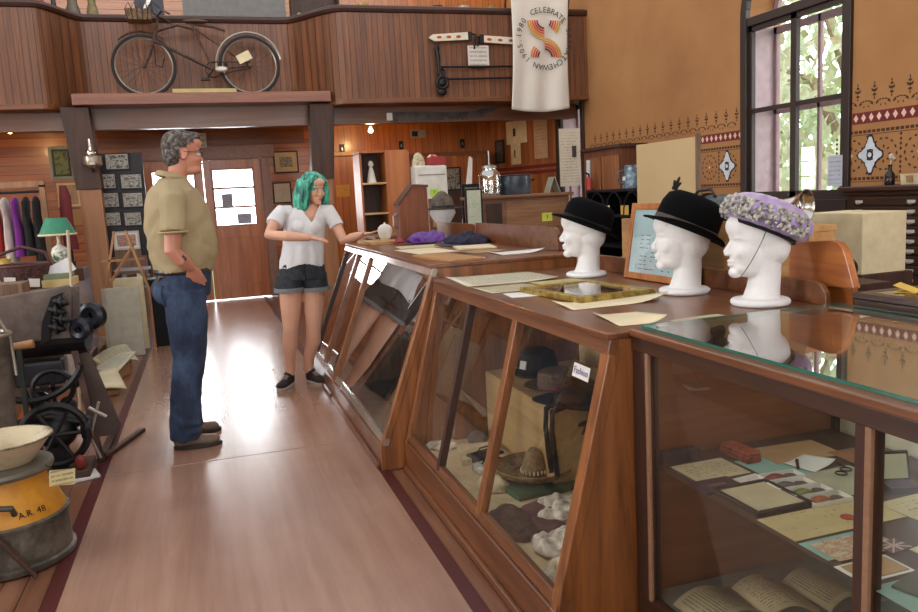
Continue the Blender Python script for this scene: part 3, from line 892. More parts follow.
(x0_, y0_, z0_), rz_ = HD[2]
cordp = []
for k in range(13):
    t_ = k/12; cordp.append((.0+.055*math.sin(PI*t_*.5)*t_, .084-.02*t_-.022*t_**3+.004, .232-.155*t_**1.0-.0*t_))
Mh = Matrix.Translation((x0_, y0_, z0_)) @ Matrix.Rotation(rz_, 4, 'Z')
m = MB().tube([r.matrix_world.inverted() @ (Mh @ V((.005+.06*(k/12), (.083-.050*(k/12)**2.2), .245-.145*(k/12)))) for k in range(13)], .0012, 6)
m.build('elastic_cord', BLACK, r)

# ================================================================ people
SKIN = plain('skin', 'cf9d82', .5, var=.06, vscale=9, Subsurface_Weight=.05)
SKINM = plain('ruddy_skin', 'bb8068', .5, var=.08, vscale=10, Subsurface_Weight=.05)
def hand(m, wrist, d, palm, curl=.5, spread=.12, left=False, scale=1.0, thumb_out=.7):
    """hand from wrist along d, palm side normal 'palm'; four fingers and a thumb bend towards the palm"""
    d = V(d).normalized(); pn = V(palm); pn = (pn-d*pn.dot(d)).normalized(); sd = d.cross(pn)
    if left: sd = -sd
    w_ = V(wrist); s = scale
    Mx = Matrix((d, sd, pn)).transposed()
    m.ell(w_+d*.045*s, (.052*s, .038*s, .016*s), Mx); m.ell(w_+d*.01, (.03*s, .027*s, .02*s), Mx)
    for i, (off, L) in enumerate(((-.028, .068), (-.009, .078), (.010, .074), (.027, .058))):
        b = w_+d*.075*s+sd*off*s; dd = (d+sd*spread*off*40*.12).normalized()
        p = [w_+d*.04*s+sd*off*.9*s, b]; a = curl*.45; cur = b
        for j in range(3):
            v = dd*math.cos(a)+pn*math.sin(a); cur = cur+v*L*s*(.44, .32, .24)[j]; p.append(cur); a += curl*.6
        m.tube(p, [.009*s, .0092*s, .0085*s, .0078*s, .0062*s], 8)
    tb = w_+d*.015*s-sd*.025*s; tv = (d*(1-thumb_out*.4)-sd*thumb_out+pn*.35).normalized()
    m.tube([w_+d*.01*s-sd*.012*s, tb+tv*.02*s, tb+tv*.045*s, tb+(tv+d*.3+pn*.2).normalized()*.068*s], [.012*s, .0105*s, .0095*s, .0075*s], 8)

def wr(co, n, amp, f=18, sq=(1, 1, .5)):
    return amp*(mnoise.noise(V((co.x*f*sq[0], co.y*f*sq[1], co.z*f*sq[2])))+.5*mnoise.noise(V((co.x*f*2.1, co.y*f*2.1, co.z*f*1.2+5))))

# ---- man in profile
MO = V((-.205, 4.74, 0)); MY = math.radians(10)
man = thing('person', 'man in glasses with grey hair, tan shirt and blue jeans, hand in pocket', 'person', MO, MY)
m = MB()
HM = Matrix.Translation((.125, .0, 1.672)) @ Matrix.Rotation(math.radians(-2), 4, 'Z') @ Matrix.Rotation(math.radians(6), 4, 'Y') @ Matrix.Scale(.98, 4)
head_mb(m, HM)
m.ell((.16, 0, 1.575), (.055, .05, .03))
loft(m, [(.06, 0, .92, .12, .16), (.07, 0, 1.05, .14, .17), (.07, 0, 1.2, .16, .175), (.055, 0, 1.38, .14, .19), (.06, 0, 1.47, .10, .17), (.07, 0, 1.52, .06, .08)])
for q in (-1, 1):
    hip = (.04, q*.085, .93); kn = (.03+.02*q, q*.10, .50); an = (-.045+.05*(q > 0), q*.115, .09)
    m.tube([hip, kn, an], [.088, .06, .042], 14)
    m.tube([(-.06+.05*(q > 0), q*.115, .05), (.05+.05*(q > 0), q*.13, .035), (.13+.05*(q > 0), q*.14, .03)], [.04, .035, .028], 10)
sh = (.02, -.195, 1.43); el = (-.025, -.255, 1.135); wrp = (.070, -.208, 1.035)
m.tube([sh, (.0, -.235, 1.28), el, (.02, -.25, 1.085), wrp], [.056, .05, .043, .042, .03], 14)
hand(m, wrp, (.50, .42, -.85), (0.1, 1, .1), .15, .05, False, 1.0, .55)
m.tube([(.02, .195, 1.43), (.0, .235, 1.28), (-.01, .25, 1.13), (.06, .24, .99), (.12, .2, .93)], [.056, .05, .043, .036, .03], 14)
hand(m, (.12, .2, .93), (.3, -.1, -.9), (0, -1, 0), .3, .05, True)
fs = socket_fn(HM)
bodym = organic(m, 'body', SKINM, man, .005, 4, lambda co, n: fs(co, n) if co.z > 1.55 else 0)
# eyes, brows
for q in (-1, 1):
    c = HM @ V((.079, q*.031, -.001))
    MB().ell(c, (.0115,)*3).build('eye', plain('eye_white', 'd9d4cc', .2), man, smooth=True)
    MB().ell(HM @ V((.0865, q*.031, -.001)), (.004, .006, .006)).build('iris', plain('iris_dark', '2c2622', .2), man, smooth=True)
    MB().tube([HM @ V((.091, q*.018, .017)), HM @ V((.088, q*.034, .023)), HM @ V((.075, q*.05, .016))], [.003, .004, .002], 6).build('eyebrow', plain('grey_brow', '5e5148', .9), man, smooth=True)
HAIRG = mottle('grey_hair', [(.35, '26221f'), (.5, '453f3a'), (.68, '8a847c')], 45, .8, 0, .6)
m = MB(); s = len(m.bm.verts)
m.ell((-.022, 0, .042), (.104, .083, .092)); m.ell((-.05, 0, -.02), (.07, .078, .07)); m.ell((.045, 0, .098), (.05, .05, .028))
xform(m, s, HM)
HMi = HM.inverted()
def cut(o, test):
    bm = bmesh.new(); bm.from_mesh(o.data)
    bmesh.ops.delete(bm, geom=[v for v in bm.verts if test(v.co)], context='VERTS'); bm.to_mesh(o.data); bm.free()
h = organic(m, 'hair', HAIRG, man, .005, 3, lambda co, n: .003*mnoise.noise(co*70))
def hairtest(co):
    p = HMi @ co
    line = .075 if p.x > .03 else (.02 if p.x > .012 else (-.03 if p.x > -.03 else -.085))
    if p.x > .03 and p.z < .055+max(0, (.085-p.x))*.0: return True
    if abs(p.y) > .05 and -.03 < p.x < .022 and p.z < .022: return True
    if p.x <= -.03 and p.z < -.085: return True
    return p.x > .012 and p.z < .04
cut(h, hairtest); h.modifiers.new('S', 'SOLIDIFY').thickness = .004
m = MB(); s = len(m.bm.verts)
m.ell((.098, 0, -.052), (.012, .03, .007)); m.ell((.088, 0, -.088), (.014, .026, .016))
xform(m, s, HM); m.build('goatee', mottle('grey_beard', [(.4, '6f625a'), (.6, '9a8c82')], 80, .9), man, smooth=True)
g = MB(); s = len(g.bm.verts)
for q in (-1, 1):
    P = [(.103-.006*abs(math.cos(a)), q*.033+.024*math.cos(a), -.002+.017*math.sin(a)) for a in [2*PI*k/20 for k in range(20)]]
    g.tube(P, .0014, 6, closed=True); g.tube([(.098, q*.057, .006), (.05, q*.079, .004), (-.01, q*.083, .002)], .0018, 6)
g.tube([(.106, -.009, .004), (.108, 0, .007), (.106, .009, .004)], .0014, 6)
xform(g, s, HM); gl_ = g.build('glasses', plain('gunmetal', '3c3a3a', .3, .8), man)
# shirt
TAN_S = plain('tan_cotton', '9c8c6a', .85, var=.05, vscale=6, bump=.05)
m = MB()
loft(m, [(.060, 0, 1.005, .160, .185), (.068, 0, 1.045, .178, .20), (.072, 0, 1.13, .190, .20), (.066, 0, 1.24, .192, .205), (.055, 0, 1.37, .172, .21), (.045, 0, 1.46, .135, .195), (.045, 0, 1.50, .10, .13), (.05, 0, 1.535, .07, .085)], 32)
for q in (-1, 1):
    m.tube([(.02, q*.15, 1.44), (.012, q*.212, 1.40), (.0, q*.245, 1.30), (-.008, q*.262, 1.235)], [.07, .073, .070, .072], 18)
def shirt_fn(co, n):
    k = max(0, 1-abs(co.z-1.08)/.15)
    d = wr(co, n, .006, 14, (1, 1, .7))+.005*k*math.sin(co.z*62+co.x*14+5*mnoise.noise(co*6))
    d += .003*math.sin(co.x*26-co.z*30+5*mnoise.noise(co*5))
    return d
sht = organic(m, 'shirt', TAN_S, man, .006, 4, shirt_fn)
m = MB()
m.tube([(.045+.075*math.cos(a)*(1.0), .088*math.sin(a), 1.545-.022*math.cos(a)) for a in [2*PI*k/28 for k in range(28)]], .017, 8, closed=True, flat=.45)
m.build('collar', TAN_S, man, smooth=True)
for q in (-1,):
    m = MB(); m.ring((-.009, q*.263, 1.238), .0745, .006, 'z', 28); m.build('sleeve_hem', TAN_S, man, smooth=True)
# jeans
DENIM = NT('blue_denim'); co_n = DENIM.coord((1, 1, .6)); f_ = DENIM.noise(co_n, 7, 5, .65)
DENIM.base(DENIM.ramp(f_, [(.32, hx('141d33')), (.5, hx('24344f')), (.68, hx('3d536f'))])); DENIM.bump(DENIM.noise(DENIM.coord(), 240, 2), .12, .001); DENIM = DENIM.p(.8)
m = MB()
loft(m, [(.05, 0, .86, .14, .17), (.055, 0, .93, .152, .18), (.06, 0, 1.0, .150, .182), (.06, 0, 1.03, .148, .178)], 28)
for q in (-1, 1):
    fx = .045*(q > 0)
    m.tube([(.045, q*.085, .90), (.035+fx, q*.095, .72), (.025+fx, q*.105, .50), (-.02+fx, q*.115, .28), (-.035+fx, q*.12, .10), (-.035+fx, q*.12, .055)], [.118, .108, .088, .084, .084, .086], 20)
m.ell((-.03, -.06, .90), (.09, .09, .09)); m.ell((-.03, .06, .90), (.09, .09, .09))
def jean_fn(co, n):
    d = wr(co, n, .006, 12, (1, 1, 1.1))
    k = min(1, max(0, (.34-co.z)/.2)); d += .004*k*math.sin(co.z*70+6*mnoise.noise(co*7)+co.y*15)
    return d
jeans = organic(m, 'jeans', DENIM, man, .006, 4, jean_fn)
LEATH = plain('brown_leather', '4b3524', .5)
m = MB(); n_ = 36
m.tube([(.06+.157*math.cos(2*PI*k/n_), .187*math.sin(2*PI*k/n_), 1.012) for k in range(n_)], .016, 8, closed=True, flat=.4)
m.build('belt', plain('dark_belt', '241c18', .4), man, smooth=True)
def patch(o, c, u, v, w_, h_, off, mat, name, parent, n=8, shape=None):
    """small flat piece that follows the surface of o"""
    m = MB(); c, u, v = V(c), V(u).normalized(), V(v).normalized()
    def f(a, b):
        p = c+u*(a-.5)*w_+v*(b-.5)*h_*(shape(a) if shape else 1)
        ok, loc, nn, _ = o.closest_point_on_mesh(p)
        return loc+nn*off
    m.sheet(f, n, n)
    return m.build(name, mat, parent, solid=.003, smooth=True)
patch(jeans, (-.10, -.10, 1.0), (.5, -.86, 0), (0, 0, 1), .06, .032, .004, LEATH, 'leather_patch', man)
patch(jeans, (-.12, -.09, .89), (.45, -.88, 0), (0, 0, 1), .12, .13, .003, DENIM, 'back_pocket', man)
patch(bodym, (.035, -.30, 1.10), (.6, 0, -.8), (.8, 0, .6), .035, .022, .0015, plain('tattoo_ink', '4b3a38', .6), 'tattoo', man)
# shoes
SHOE = plain('taupe_suede', '6b5a4b', .7); SOLE = plain('dark_sole', '2a2522', .6)
def shoe(parent, x, y, rz, L, m1, m2, w=.048, h=.085, toe=None, laces=None):
    c, s_ = math.cos(rz), math.sin(rz); M = Matrix.Translation((x, y, 0)) @ Matrix.Rotation(rz, 4, 'Z')
    m = MB(); s0 = 0
    m.ell((-.0, 0, .05), (.055, w*.85, .045)); m.ell((-.005, 0, .085), (.045, .038, .03)); m.ell((.07, 0, .04), (.075, w*.92, .034)); m.ell((L*.5, 0, .034), (.065, w, .028)); m.ell((.05, 0, .06), (.05, .032, .028), (0, .35, 0))
    xform(m, 0, M); o = organic(m, 'shoe', m1, parent, .0045, 4, lambda co, n: V((0, 0, max(0, .012-co.z))))
    m = MB(); P = []
    for k in range(28):
        a = 2*PI*k/28; ww = w*(1.02-.12*math.cos(a+.6)*0); P.append((L*.29+(L*.5)*math.cos(a), (w+.003)*math.sin(a)*(1.0 if math.cos(a) > -.2 else .92)))
    m.prism(P, .022, 'xy', .0); xform(m, 0, M); m.build('sole', m2, o, bevel=.005)
    if laces:
        m = MB()
        for k in range(4): m.tube([(.055+.018*k, -.022, .083-.009*k), (.06+.018*k, 0, .09-.009*k), (.055+.018*k, .022, .083-.009*k)], .003, 6)
        xform(m, 0, M); m.build('laces', laces, o)
    return o
shoe(man, -.055, -.12, math.radians(-12), .27, SHOE, SOLE, laces=plain('lace_tan', '8a7a66', .8))
shoe(man, -.005, .125, math.radians(2), .27, SHOE, SOLE, laces=plain('lace_tan', '8a7a66', .8))

# ---- woman with green hair
GO = V((.62, 5.85, 0))
girl = thing('person', 'young woman with green hair, white T-shirt and dark denim shorts gesturing beside the counter', 'person', GO, 0)
m = MB()
HG = Matrix.Translation((.155, -.03, 1.452)) @ Matrix.Rotation(math.radians(-62), 4, 'Z') @ Matrix.Rotation(math.radians(10), 4, 'Y') @ Matrix.Rotation(math.radians(0), 4, 'X') @ Matrix.Scale(.93, 4)
head_mb(m, HG, ears=False, female=True)
loft(m, [(.03, .0, .80, .15, .10), (.035, 0, .90, .13, .09), (.05, 0, 1.0, .12, .085), (.07, 0, 1.15, .14, .10), (.085, 0, 1.26, .15, .08), (.10, 0, 1.31, .11, .06), (.12, 0, 1.34, .05, .045)])
# legs: image-left (her right), image-right (her left)
m.tube([(-.06, 0, .82), (-.075, -.0, .62), (-.095, -.02, .43), (-.105, .0, .32), (-.115, .02, .20), (-.118, .02, .08)], [.090, .080, .055, .056, .042, .033], 16)
m.tube([(.10, 0, .82), (.095, -.0, .62), (.075, -.02, .43), (.068, .0, .32), (.03, .03, .20), (.018, .04, .08)], [.090, .080, .055, .056, .042, .033], 16)
# right arm folded across
m.tube([(-.075, .0, 1.31), (-.13, -.04, 1.26), (-.20, -.15, 1.145), (-.08, -.26, 1.13), (.06, -.33, 1.115)], [.045, .044, .038, .036, .026], 14)
hand(m, (.06, -.33, 1.115), (.95, -.15, -.22), (0, .2, -1), .25, .15, True, .9)
# left arm out over the glass
m.tube([(.245, .0, 1.29), (.29, -.03, 1.20), (.335, -.10, 1.065), (.385, -.17, 1.085), (.435, -.25, 1.105)], [.045, .043, .037, .035, .025], 14)
hand(m, (.435, -.25, 1.105), (.80, -.45, .10), (0, 0, 1), .2, .5, True, .9, .8)
fg = socket_fn(HG, .005)
organic(m, 'body', SKIN, girl, .0045, 4, lambda co, n: fg(co, n) if co.z > 1.34 else 0)
for q in (-1, 1):
    MB().ell(HG @ V((.0755, q*.029, -.002)), (.0095,)*3).build('eye', plain('eye_white', 'd9d4cc', .2), girl, smooth=True)
    MB().ell(HG @ V((.0820, q*.029, -.003)), (.0045, .0070, .0068)).build('iris', plain('iris_dark', '2c2622', .2), girl, smooth=True)
    MB().tube([HG @ V((.090, q*.016, .016)), HG @ V((.086, q*.032, .021)), HG @ V((.073, q*.047, .014))], [.002, .003, .0015], 6).build('eyebrow', plain('dark_brow', '3a2a24', .9), girl, smooth=True)
m = MB(); s = 0; m.ell((.094, 0, -.062), (.009, .019, .004)); m.ell((.092, 0, -.070), (.009, .016, .005)); xform(m, 0, HG); m.build('lips', plain('lip', 'a8574f', .4), girl, smooth=True)
GH = NT('green_hair'); fz = GH.noise(GH.coord((1, 1, .25)), 38, 4, .6)
GH.base(GH.ramp(fz, [(.34, hx('0f3b36')), (.48, hx('2a8573')), (.66, hx('63c2a4'))])); GH.bump(fz, .6, .004); GH = GH.p(.5)
m = MB()
m.ell((-.022, 0, .042), (.110, .092, .096)); m.ell((-.05, 0, -.03), (.08, .095, .11))
for k in range(26):
    a = math.radians(70+220*k/25)
    # hang wavy locks all round the back and sides of the head
    ca, sa = math.cos(a), math.sin(a); rr0 = .088
    P = []
    for j in range(7):
        u = j/6; rad = rr0+.020*math.sin(u*2.4)+.012*u+.008*math.sin(k*2.3+u*5)
        P.append((-.02+rad*ca*1.05, rad*sa*1.05, .06-.235*u-.01*math.sin(k*1.7)))
    m.tube(P, [.020, .024, .026, .026, .024, .020, .010], 8)
for q in (-1, 1):
    for k in range(3):
        P = [(.05+.01*k, q*.03, .115-.01*k), (.058, q*(.060+.004*k), .07), (.04, q*(.079+.004*k), .01), (.035, q*(.082+.004*k), -.06), (.03, q*(.080+.006*k), -.12), (.02, q*(.085+.006*k), -.165)]
        m.tube(P, [.012, .017, .018, .02, .018, .008], 8)
xform(m, 0, HG)
organic(m, 'hair', GH, girl, .005, 2, lambda co, n: .004*mnoise.noise(V((co.x*60, co.y*60, co.z*14))))
WT = plain('white_jersey', 'cfcfd0', .85, var=.03, vscale=8)
m = MB()
loft(m, [(.03, 0, .885, .165, .125), (.035, 0, .95, .16, .12), (.05, 0, 1.05, .15, .115), (.07, 0, 1.16, .155, .12), (.085, 0, 1.25, .16, .10), (.098, 0, 1.305, .135, .08), (.11, .005, 1.335, .085, .062)], 32)
m.ell((.02, -.075, 1.18), (.06, .05, .06)); m.ell((.125, -.075, 1.175), (.06, .05, .06))
m.tube([(-.02, 0, 1.29), (-.085, -.01, 1.295), (-.125, -.045, 1.255), (-.15, -.07, 1.215)], [.05, .060, .060, .060], 16)
m.tube([(.19, 0, 1.28), (.25, -.005, 1.28), (.285, -.03, 1.215), (.30, -.045, 1.17)], [.05, .058, .058, .058], 16)
tee = organic(m, 'tshirt', WT, girl, .005, 4, lambda co, n: wr(co, n, .007, 13, (1.4, 1, .5))+.006*math.sin(co.x*70+2*mnoise.noise(co*7))*max(0, (1.2-co.z)/.3)+(V((0, 0, 0)).x))
def vneck(co):
    dx = abs(co.x-.112); return co.y < .02 and co.z > 1.215 and dx < (co.z-1.215)*.62+.0
cut(tee, lambda co: vneck(co) or co.z < .895+.018*math.sin(co.x*18+1)+.02*(co.y > 0))
md = tee.modifiers.new('S', 'SOLIDIFY'); md.thickness = .004; md.offset = -1
SH = mottle('black_denim', [(.35, '17191d'), (.65, '34373d')], 30, .85)
m = MB()
loft(m, [(.025, 0, .80, .178, .13), (.03, 0, .88, .165, .12), (.035, 0, .93, .152, .11)], 28)
m.tube([(-.06, 0, .83), (-.073, 0, .725)], [.105, .108], 22); m.tube([(.107, 0, .83), (.113, 0, .715)], [.100, .103], 22)
organic(m, 'shorts', SH, girl, .006, 3, lambda co, n: wr(co, n, .005, 16))
for cx, z in ((-.074, .727), (.113, .717)):
    m = MB(); m.lathe([(.098, -.012), (.113, -.014), (.115, .016), (.098, .016)], 28, c=(cx, 0, z), cap=False); m.build('shorts_cuff', plain('grey_cuff', '77797c', .85), girl, smooth=True)
m = MB(); m.tube([(.01, -.118, .905), (.025, -.128, .90), (.03, -.134, .86), (.035, -.136, .80)], .005, 6); m.tube([(.04, -.118, .905), (.03, -.13, .88), (.015, -.134, .84)], .005, 6); 
m.build('waist_tie', BLACKM, girl, smooth=True)
VAN = plain('dark_maroon_canvas', '2a1518', .8); VSOLE = plain('pale_sole', 'a89c90', .6)
for (x, y, rz) in ((-.13, .02, math.radians(-122)), (.035, .035, math.radians(-62))):
    shoe(girl, x, y, rz, .235, VAN, VSOLE, w=.043, laces=plain('lace_pale', 'b0a898', .8))
# ================================================================ papers and small things on and in the counters
NEWS = printed('newsprint', 'c4bda2', '4a463e', 26, .62, 'y', 'x')
NEWS2 = printed('newsprint_small', 'b9b08f', '4a463e', 18, .6, 'y', 'x')
DOC = printed('typed_sheet', 'c9bd9a', '5a5142', 16, .5, 'x', 'y')
DOCW = printed('letter_sheet', 'd0cdbf', '66615a', 12, .45, 'x', 'y')
CERT = printed('certificate_sheet', 'b7ac8c', '5b4a3a', 9, .5, 'x', 'y')
BROWNP = plain('kraft_card', 'a3835a', .8)
AQUA = plain('aqua_card', '7fa9a0', .8)
CREAMC = plain('cream_card', 'd3c6a0', .7)
DARKC = plain('dark_card', '2b2427', .6)
def paper(label, x0, x1, y0, y1, z, mat, rz=0, curl=0, cat='paper', name='paper_sheet', th=.0012, group=None):
    W_, L = x1-x0, y1-y0; m = MB()
    if curl:
        nu, nv = 10, 6
        def f(u, v): return ((u-.5)*W_, (v-.5)*L, curl*(max(0, u-.6)/.4)**2*(1-v)+curl*.5*(max(0, .25-u)/.25)**2*v)
        m.sheet(f, nu, nv); o = m.build(name, mat, None, smooth=True, solid=th)
        z += .0012
    else:
        m.box((0, 0, th/2), (W_, L, th)); o = m.build(name, mat)
    place(o, ((x0+x1)/2, (y0+y1)/2, z), rz); return tag(o, label, cat, group)
T2 = .9505
paper('large newspaper spread at the far end of the hat counter top', 1.09, 1.52, 3.25, 3.67, T2, NEWS, -.06, .012)
paper('narrow newspaper clipping lying before the gold frame', 1.08, 1.32, 2.97, 3.19, T2, NEWS2, .05, .006)
o = paper('smaller clipping with a yellow patch beside the newspaper clipping', 1.36, 1.58, 3.09, 3.22, T2, printed('yellowed_clipping', 'c0b070', '5a5030', 10, .5), 0)
paper('small white card at the front edge of the hat counter', 1.11, 1.23, 2.79, 2.93, T2, PAPERW, -.1)
paper('long cream sheet with an upturned flap in front of the middle foam head', 1.15, 1.53, 2.37, 2.53, T2, PAPER, .03, .03)
paper('curled cream paper at the near corner of the hat counter', 1.14, 1.29, 2.00, 2.22, T2, PAPER, -.12, .022)
paper('dark clipping lying between the curled paper and the glass top', 1.30, 1.48, 1.925, 2.02, T2, NEWS2, .1, 0)
paper('small folded paper at the back of the hat counter by the farthest head', 1.30, 1.42, 3.00, 3.06, T2, PAPERW, .2, 0) if False else None

GOLD = mottle('gilt', [(.35, '6f5a22'), (.6, 'b39a4c')], 30, .35, .6)
def frame(name, label, w, h, bw, fm, inner, mat_in, th=.02, mat_board=None, cat='picture frame', group=None, glass=None):
    """flat frame in local xz plane facing -y, bottom edge at z=0"""
    r = thing(name, label, cat, group=group); m = MB()
    m.bb((-w/2, -th/2, 0), (-w/2+bw, th/2, h)); m.bb((w/2-bw, -th/2, 0), (w/2, th/2, h)); m.bb((-w/2+bw, -th/2, 0), (w/2-bw, th/2, bw)); m.bb((-w/2+bw, -th/2, h-bw), (w/2-bw, th/2, h))
    m.build('frame', fm, r, bevel=.003)
    if mat_board:
        MB().bb((-w/2+bw*.7, -th*.1, bw*.7), (w/2-bw*.7, th*.4, h-bw*.7)).build('mat_board', mat_board, r)
    i = inner
    MB().bb((-w/2+bw*.9+i, -th*.2, bw*.9+i), (w/2-bw*.9-i, th*.3, h-bw*.9-i)).build('picture', mat_in, r)
    if glass: MB().bb((-w/2+bw*.9, -th*.35, bw*.9), (w/2-bw*.9, -th*.3, h-bw*.9)).build('pane', glass, r)
    return r
r = frame('picture_frame', 'gold picture frame lying flat beside the farthest foam head', .44, .335, .035, GOLD, .03, plain('dark_mirror', '5d5a50', .08, .6), .022, CREAMC, glass=GLASS)
r.matrix_world = Matrix.Translation((1.215, 2.71, .962)) @ Matrix.Rotation(-math.pi/2+.12, 4, 'Z') @ Matrix.Rotation(-math.pi/2, 4, 'X') @ Matrix.Rotation(0, 4, 'Y')
bpy.context.view_layer.update()
# framed certificate leaning on the back guard
OAKF = wood('oak_frame', '8f5228', 'bd7a42', 'z', .4, 1)
ICE = plain('pale_blue_sheet', 'b9c9cc', .6, vscale=3)
r = frame('framed_document', 'framed pale blue notice with a horse drawing, leaning behind the middle foam head', .50, .33, .028, OAKF, .0, ICE, .02, None, glass=glass_mat('frame_glass', (.97, 1, 1), 0, .06))
r.matrix_world = Matrix.Translation((1.775, 2.845, .952)) @ Matrix.Rotation(-math.pi/2+.02, 4, 'Z') @ Matrix.Rotation(-.16, 4, 'X')
INKB = plain('grey_ink', '5b6a78', .8)
def lines_on(r, rows, x, z0, dz, size):
    os_ = []
    for i, tx in enumerate(rows):
        o = text_mesh(tx, size[i] if isinstance(size, list) else size, INKB, 'l', None, .0002)
        o.matrix_basis = Matrix.Translation((x, -.0045, z0-dz*i)) @ Matrix.Rotation(PI/2, 4, 'X'); os_.append(o)
    return join_meshes(os_, 'lettering', r)
lines_on(r, ['NOTICE', 'of the annual', 'Fall Fair', 'and Horse Show', 'entries to be made', 'before the', 'first of the month', 'all welcome'], -.02, .20, .022, [.022, .013, .02, .016, .013, .013, .013, .013]) if False else None
m = MB()
rnd = random.Random(5)
for k in range(9):
    y = .045+k*.018; 
    for j in range(7):
        a = -.15+j*.045+rnd.uniform(-.004, .004); 
        if rnd.random() < .75: m.bb((a, -.0052, y), (a+rnd.uniform(.012, .036), -.0046, y+.004))
m.build('printed_lines', INKB, r)
m = MB(); m.tube([(-.06, -.005, .235), (-.045, -.005, .262), (-.02, -.005, .275), (0, -.005, .262), (-.01, -.005, .245), (-.035, -.005, .25), (-.05, -.005, .225)], .0016, 5); m.tube([(-.005, -.005, .245), (.0, -.005, .22)], .0016, 5); m.tube([(-.035, -.005, .247), (-.03, -.005, .218)], .0016, 5)
m.build('horse_drawing', plain('dark_ink', '26262a', .8), r)

# ---- on the farther counters
T1 = 1.0205
MB_ = lambda: MB()
o = MB().box((0, 0, .006), (.20, .52, .012)).build('wooden_tray', wood('tray_wood', '9a6a3c', 'c2935c', 'y', .5), bevel=.002); place(o, (1.22, 4.02, T1), .12); tag(o, 'thin wooden board lying on the near end of the second counter', 'board')
paper('large cream sheet at the front edge of the second counter', 1.16, 1.42, 4.45, 4.95, T1, PAPER, .05)
paper('long printed sheet lying farther along the second counter', 1.22, 1.50, 5.02, 5.28, T1, DOC, -.1)
paper('crumpled white paper near the back of the second counter', 1.50, 1.76, 3.95, 4.15, T1, PAPERW, .1, .02)
paper('tan sheet lying beside the crumpled white paper', 1.42, 1.62, 4.20, 4.42, T1, BROWNP, .3, .006)
paper('off-white booklet beneath the dark navy cloth end', 1.48, 1.72, 4.52, 4.82, T1, PAPER, -.2, 0, 'booklet', 'booklet', .008)
paper('dark thin folder on the second counter by the booklet', 1.48, 1.66, 4.90, 5.12, T1, DARKC, .2, 0, 'folder', 'folder', .006)
def cloth_heap(name, label, loc, rx, ry, rz_, mat, seed, cat='cloth', fold=22, amp=.02, group=None, voxel=.008, rot=0):
    def f(co, n):
        s_ = V((seed*3.1, seed*1.7, 0))
        d = amp*(math.sin(fold*(co.x+.5*co.y)+4*mnoise.noise(co*6+s_)))*.5+amp*mnoise.noise(co*14+s_)+amp*.6*mnoise.noise(co*30+s_)
        return n*d if co.z > .004 else V((0, 0, 0))
    m = MB(); m.ell((0, 0, 0), (rx, ry, rz_), n=28, m=16)
    o = organic(m, name, mat, None, voxel, 2, f)
    mn = min(v.co.z for v in o.data.vertices)
    for v in o.data.vertices:
        if v.co.z < 0: v.co.z *= .05
    place(o, loc, rot); return tag(o, label, cat, group)
cloth_heap('folded_cloth', 'bright purple cloth heaped on the far counter before the white mannequin', (1.56, 5.62, T1+.002), .15, .13, .075, plain('purple_silk', '5d2f8a', .5), 1)
cloth_heap('folded_cloth', 'dark navy cloth lying along the far counter beside the purple cloth', (1.70, 5.14, T1+.002), .13, .26, .06, plain('navy_cloth', '14122c', .85), 2)
cloth_heap('folded_cloth', 'small crimson cloth under the purple cloth', (1.37, 5.74, T1+.002), .05, .05, .02, plain('crimson_cloth', '8a2338', .7), 3)
o = MB().box((0, 0, .012), (.25, .34, .024)).build('wooden_tray', W_PALE, bevel=.003); place(o, (1.27, 6.0, 1.0105), .1); tag(o, 'shallow wooden tray near the hands of the woman', 'tray')
r = thing('paper_cup', 'small white ornament dish by the raised hand of the woman', 'dish', (1.33, 6.02, 1.035)); MB().lathe([(.03, 0), (.045, .02), (.06, .07), (.052, .10), (.048, .10), (.054, .07), (.03, .01), (0, .008)], 18, cap=False).build('bowl', WHITE, r, smooth=True)
MB().lathe([(.05, .1), (.03, .118), (.008, .124), (.006, .135), (0, .14)], 18).build('lid', WHITE, r, smooth=True)
# old slanted wooden box
r = thing('slant_box', 'old brown wooden box with a sloping top standing on the far counter', 'box', (1.49, 6.24, 1.0105), .12)
MB().prism([(-.0, 0), (.255, 0), (.255, .44), (.13, .44), (0, .29)], .10, 'xz', -.05).build('case', wood('old_box_wood', '5c3320', '8a5233', 'z', .6, 1.6), r, bevel=.004)
MB().tube([(-.004, -.0, .1), (-.035, 0, .12), (-.035, 0, .2), (-.004, 0, .22)], .008).build('handle', STEEL, r)
MB().prism([(.262, .438), (.13, .448), (-.008, .295), (-.008, .28), (.13, .43), (.262, .42)], .12, 'xz', -.06).build('lid', wood('box_lid_wood', '3b241a', '6b4430', 'x', .6, 1.6), r)

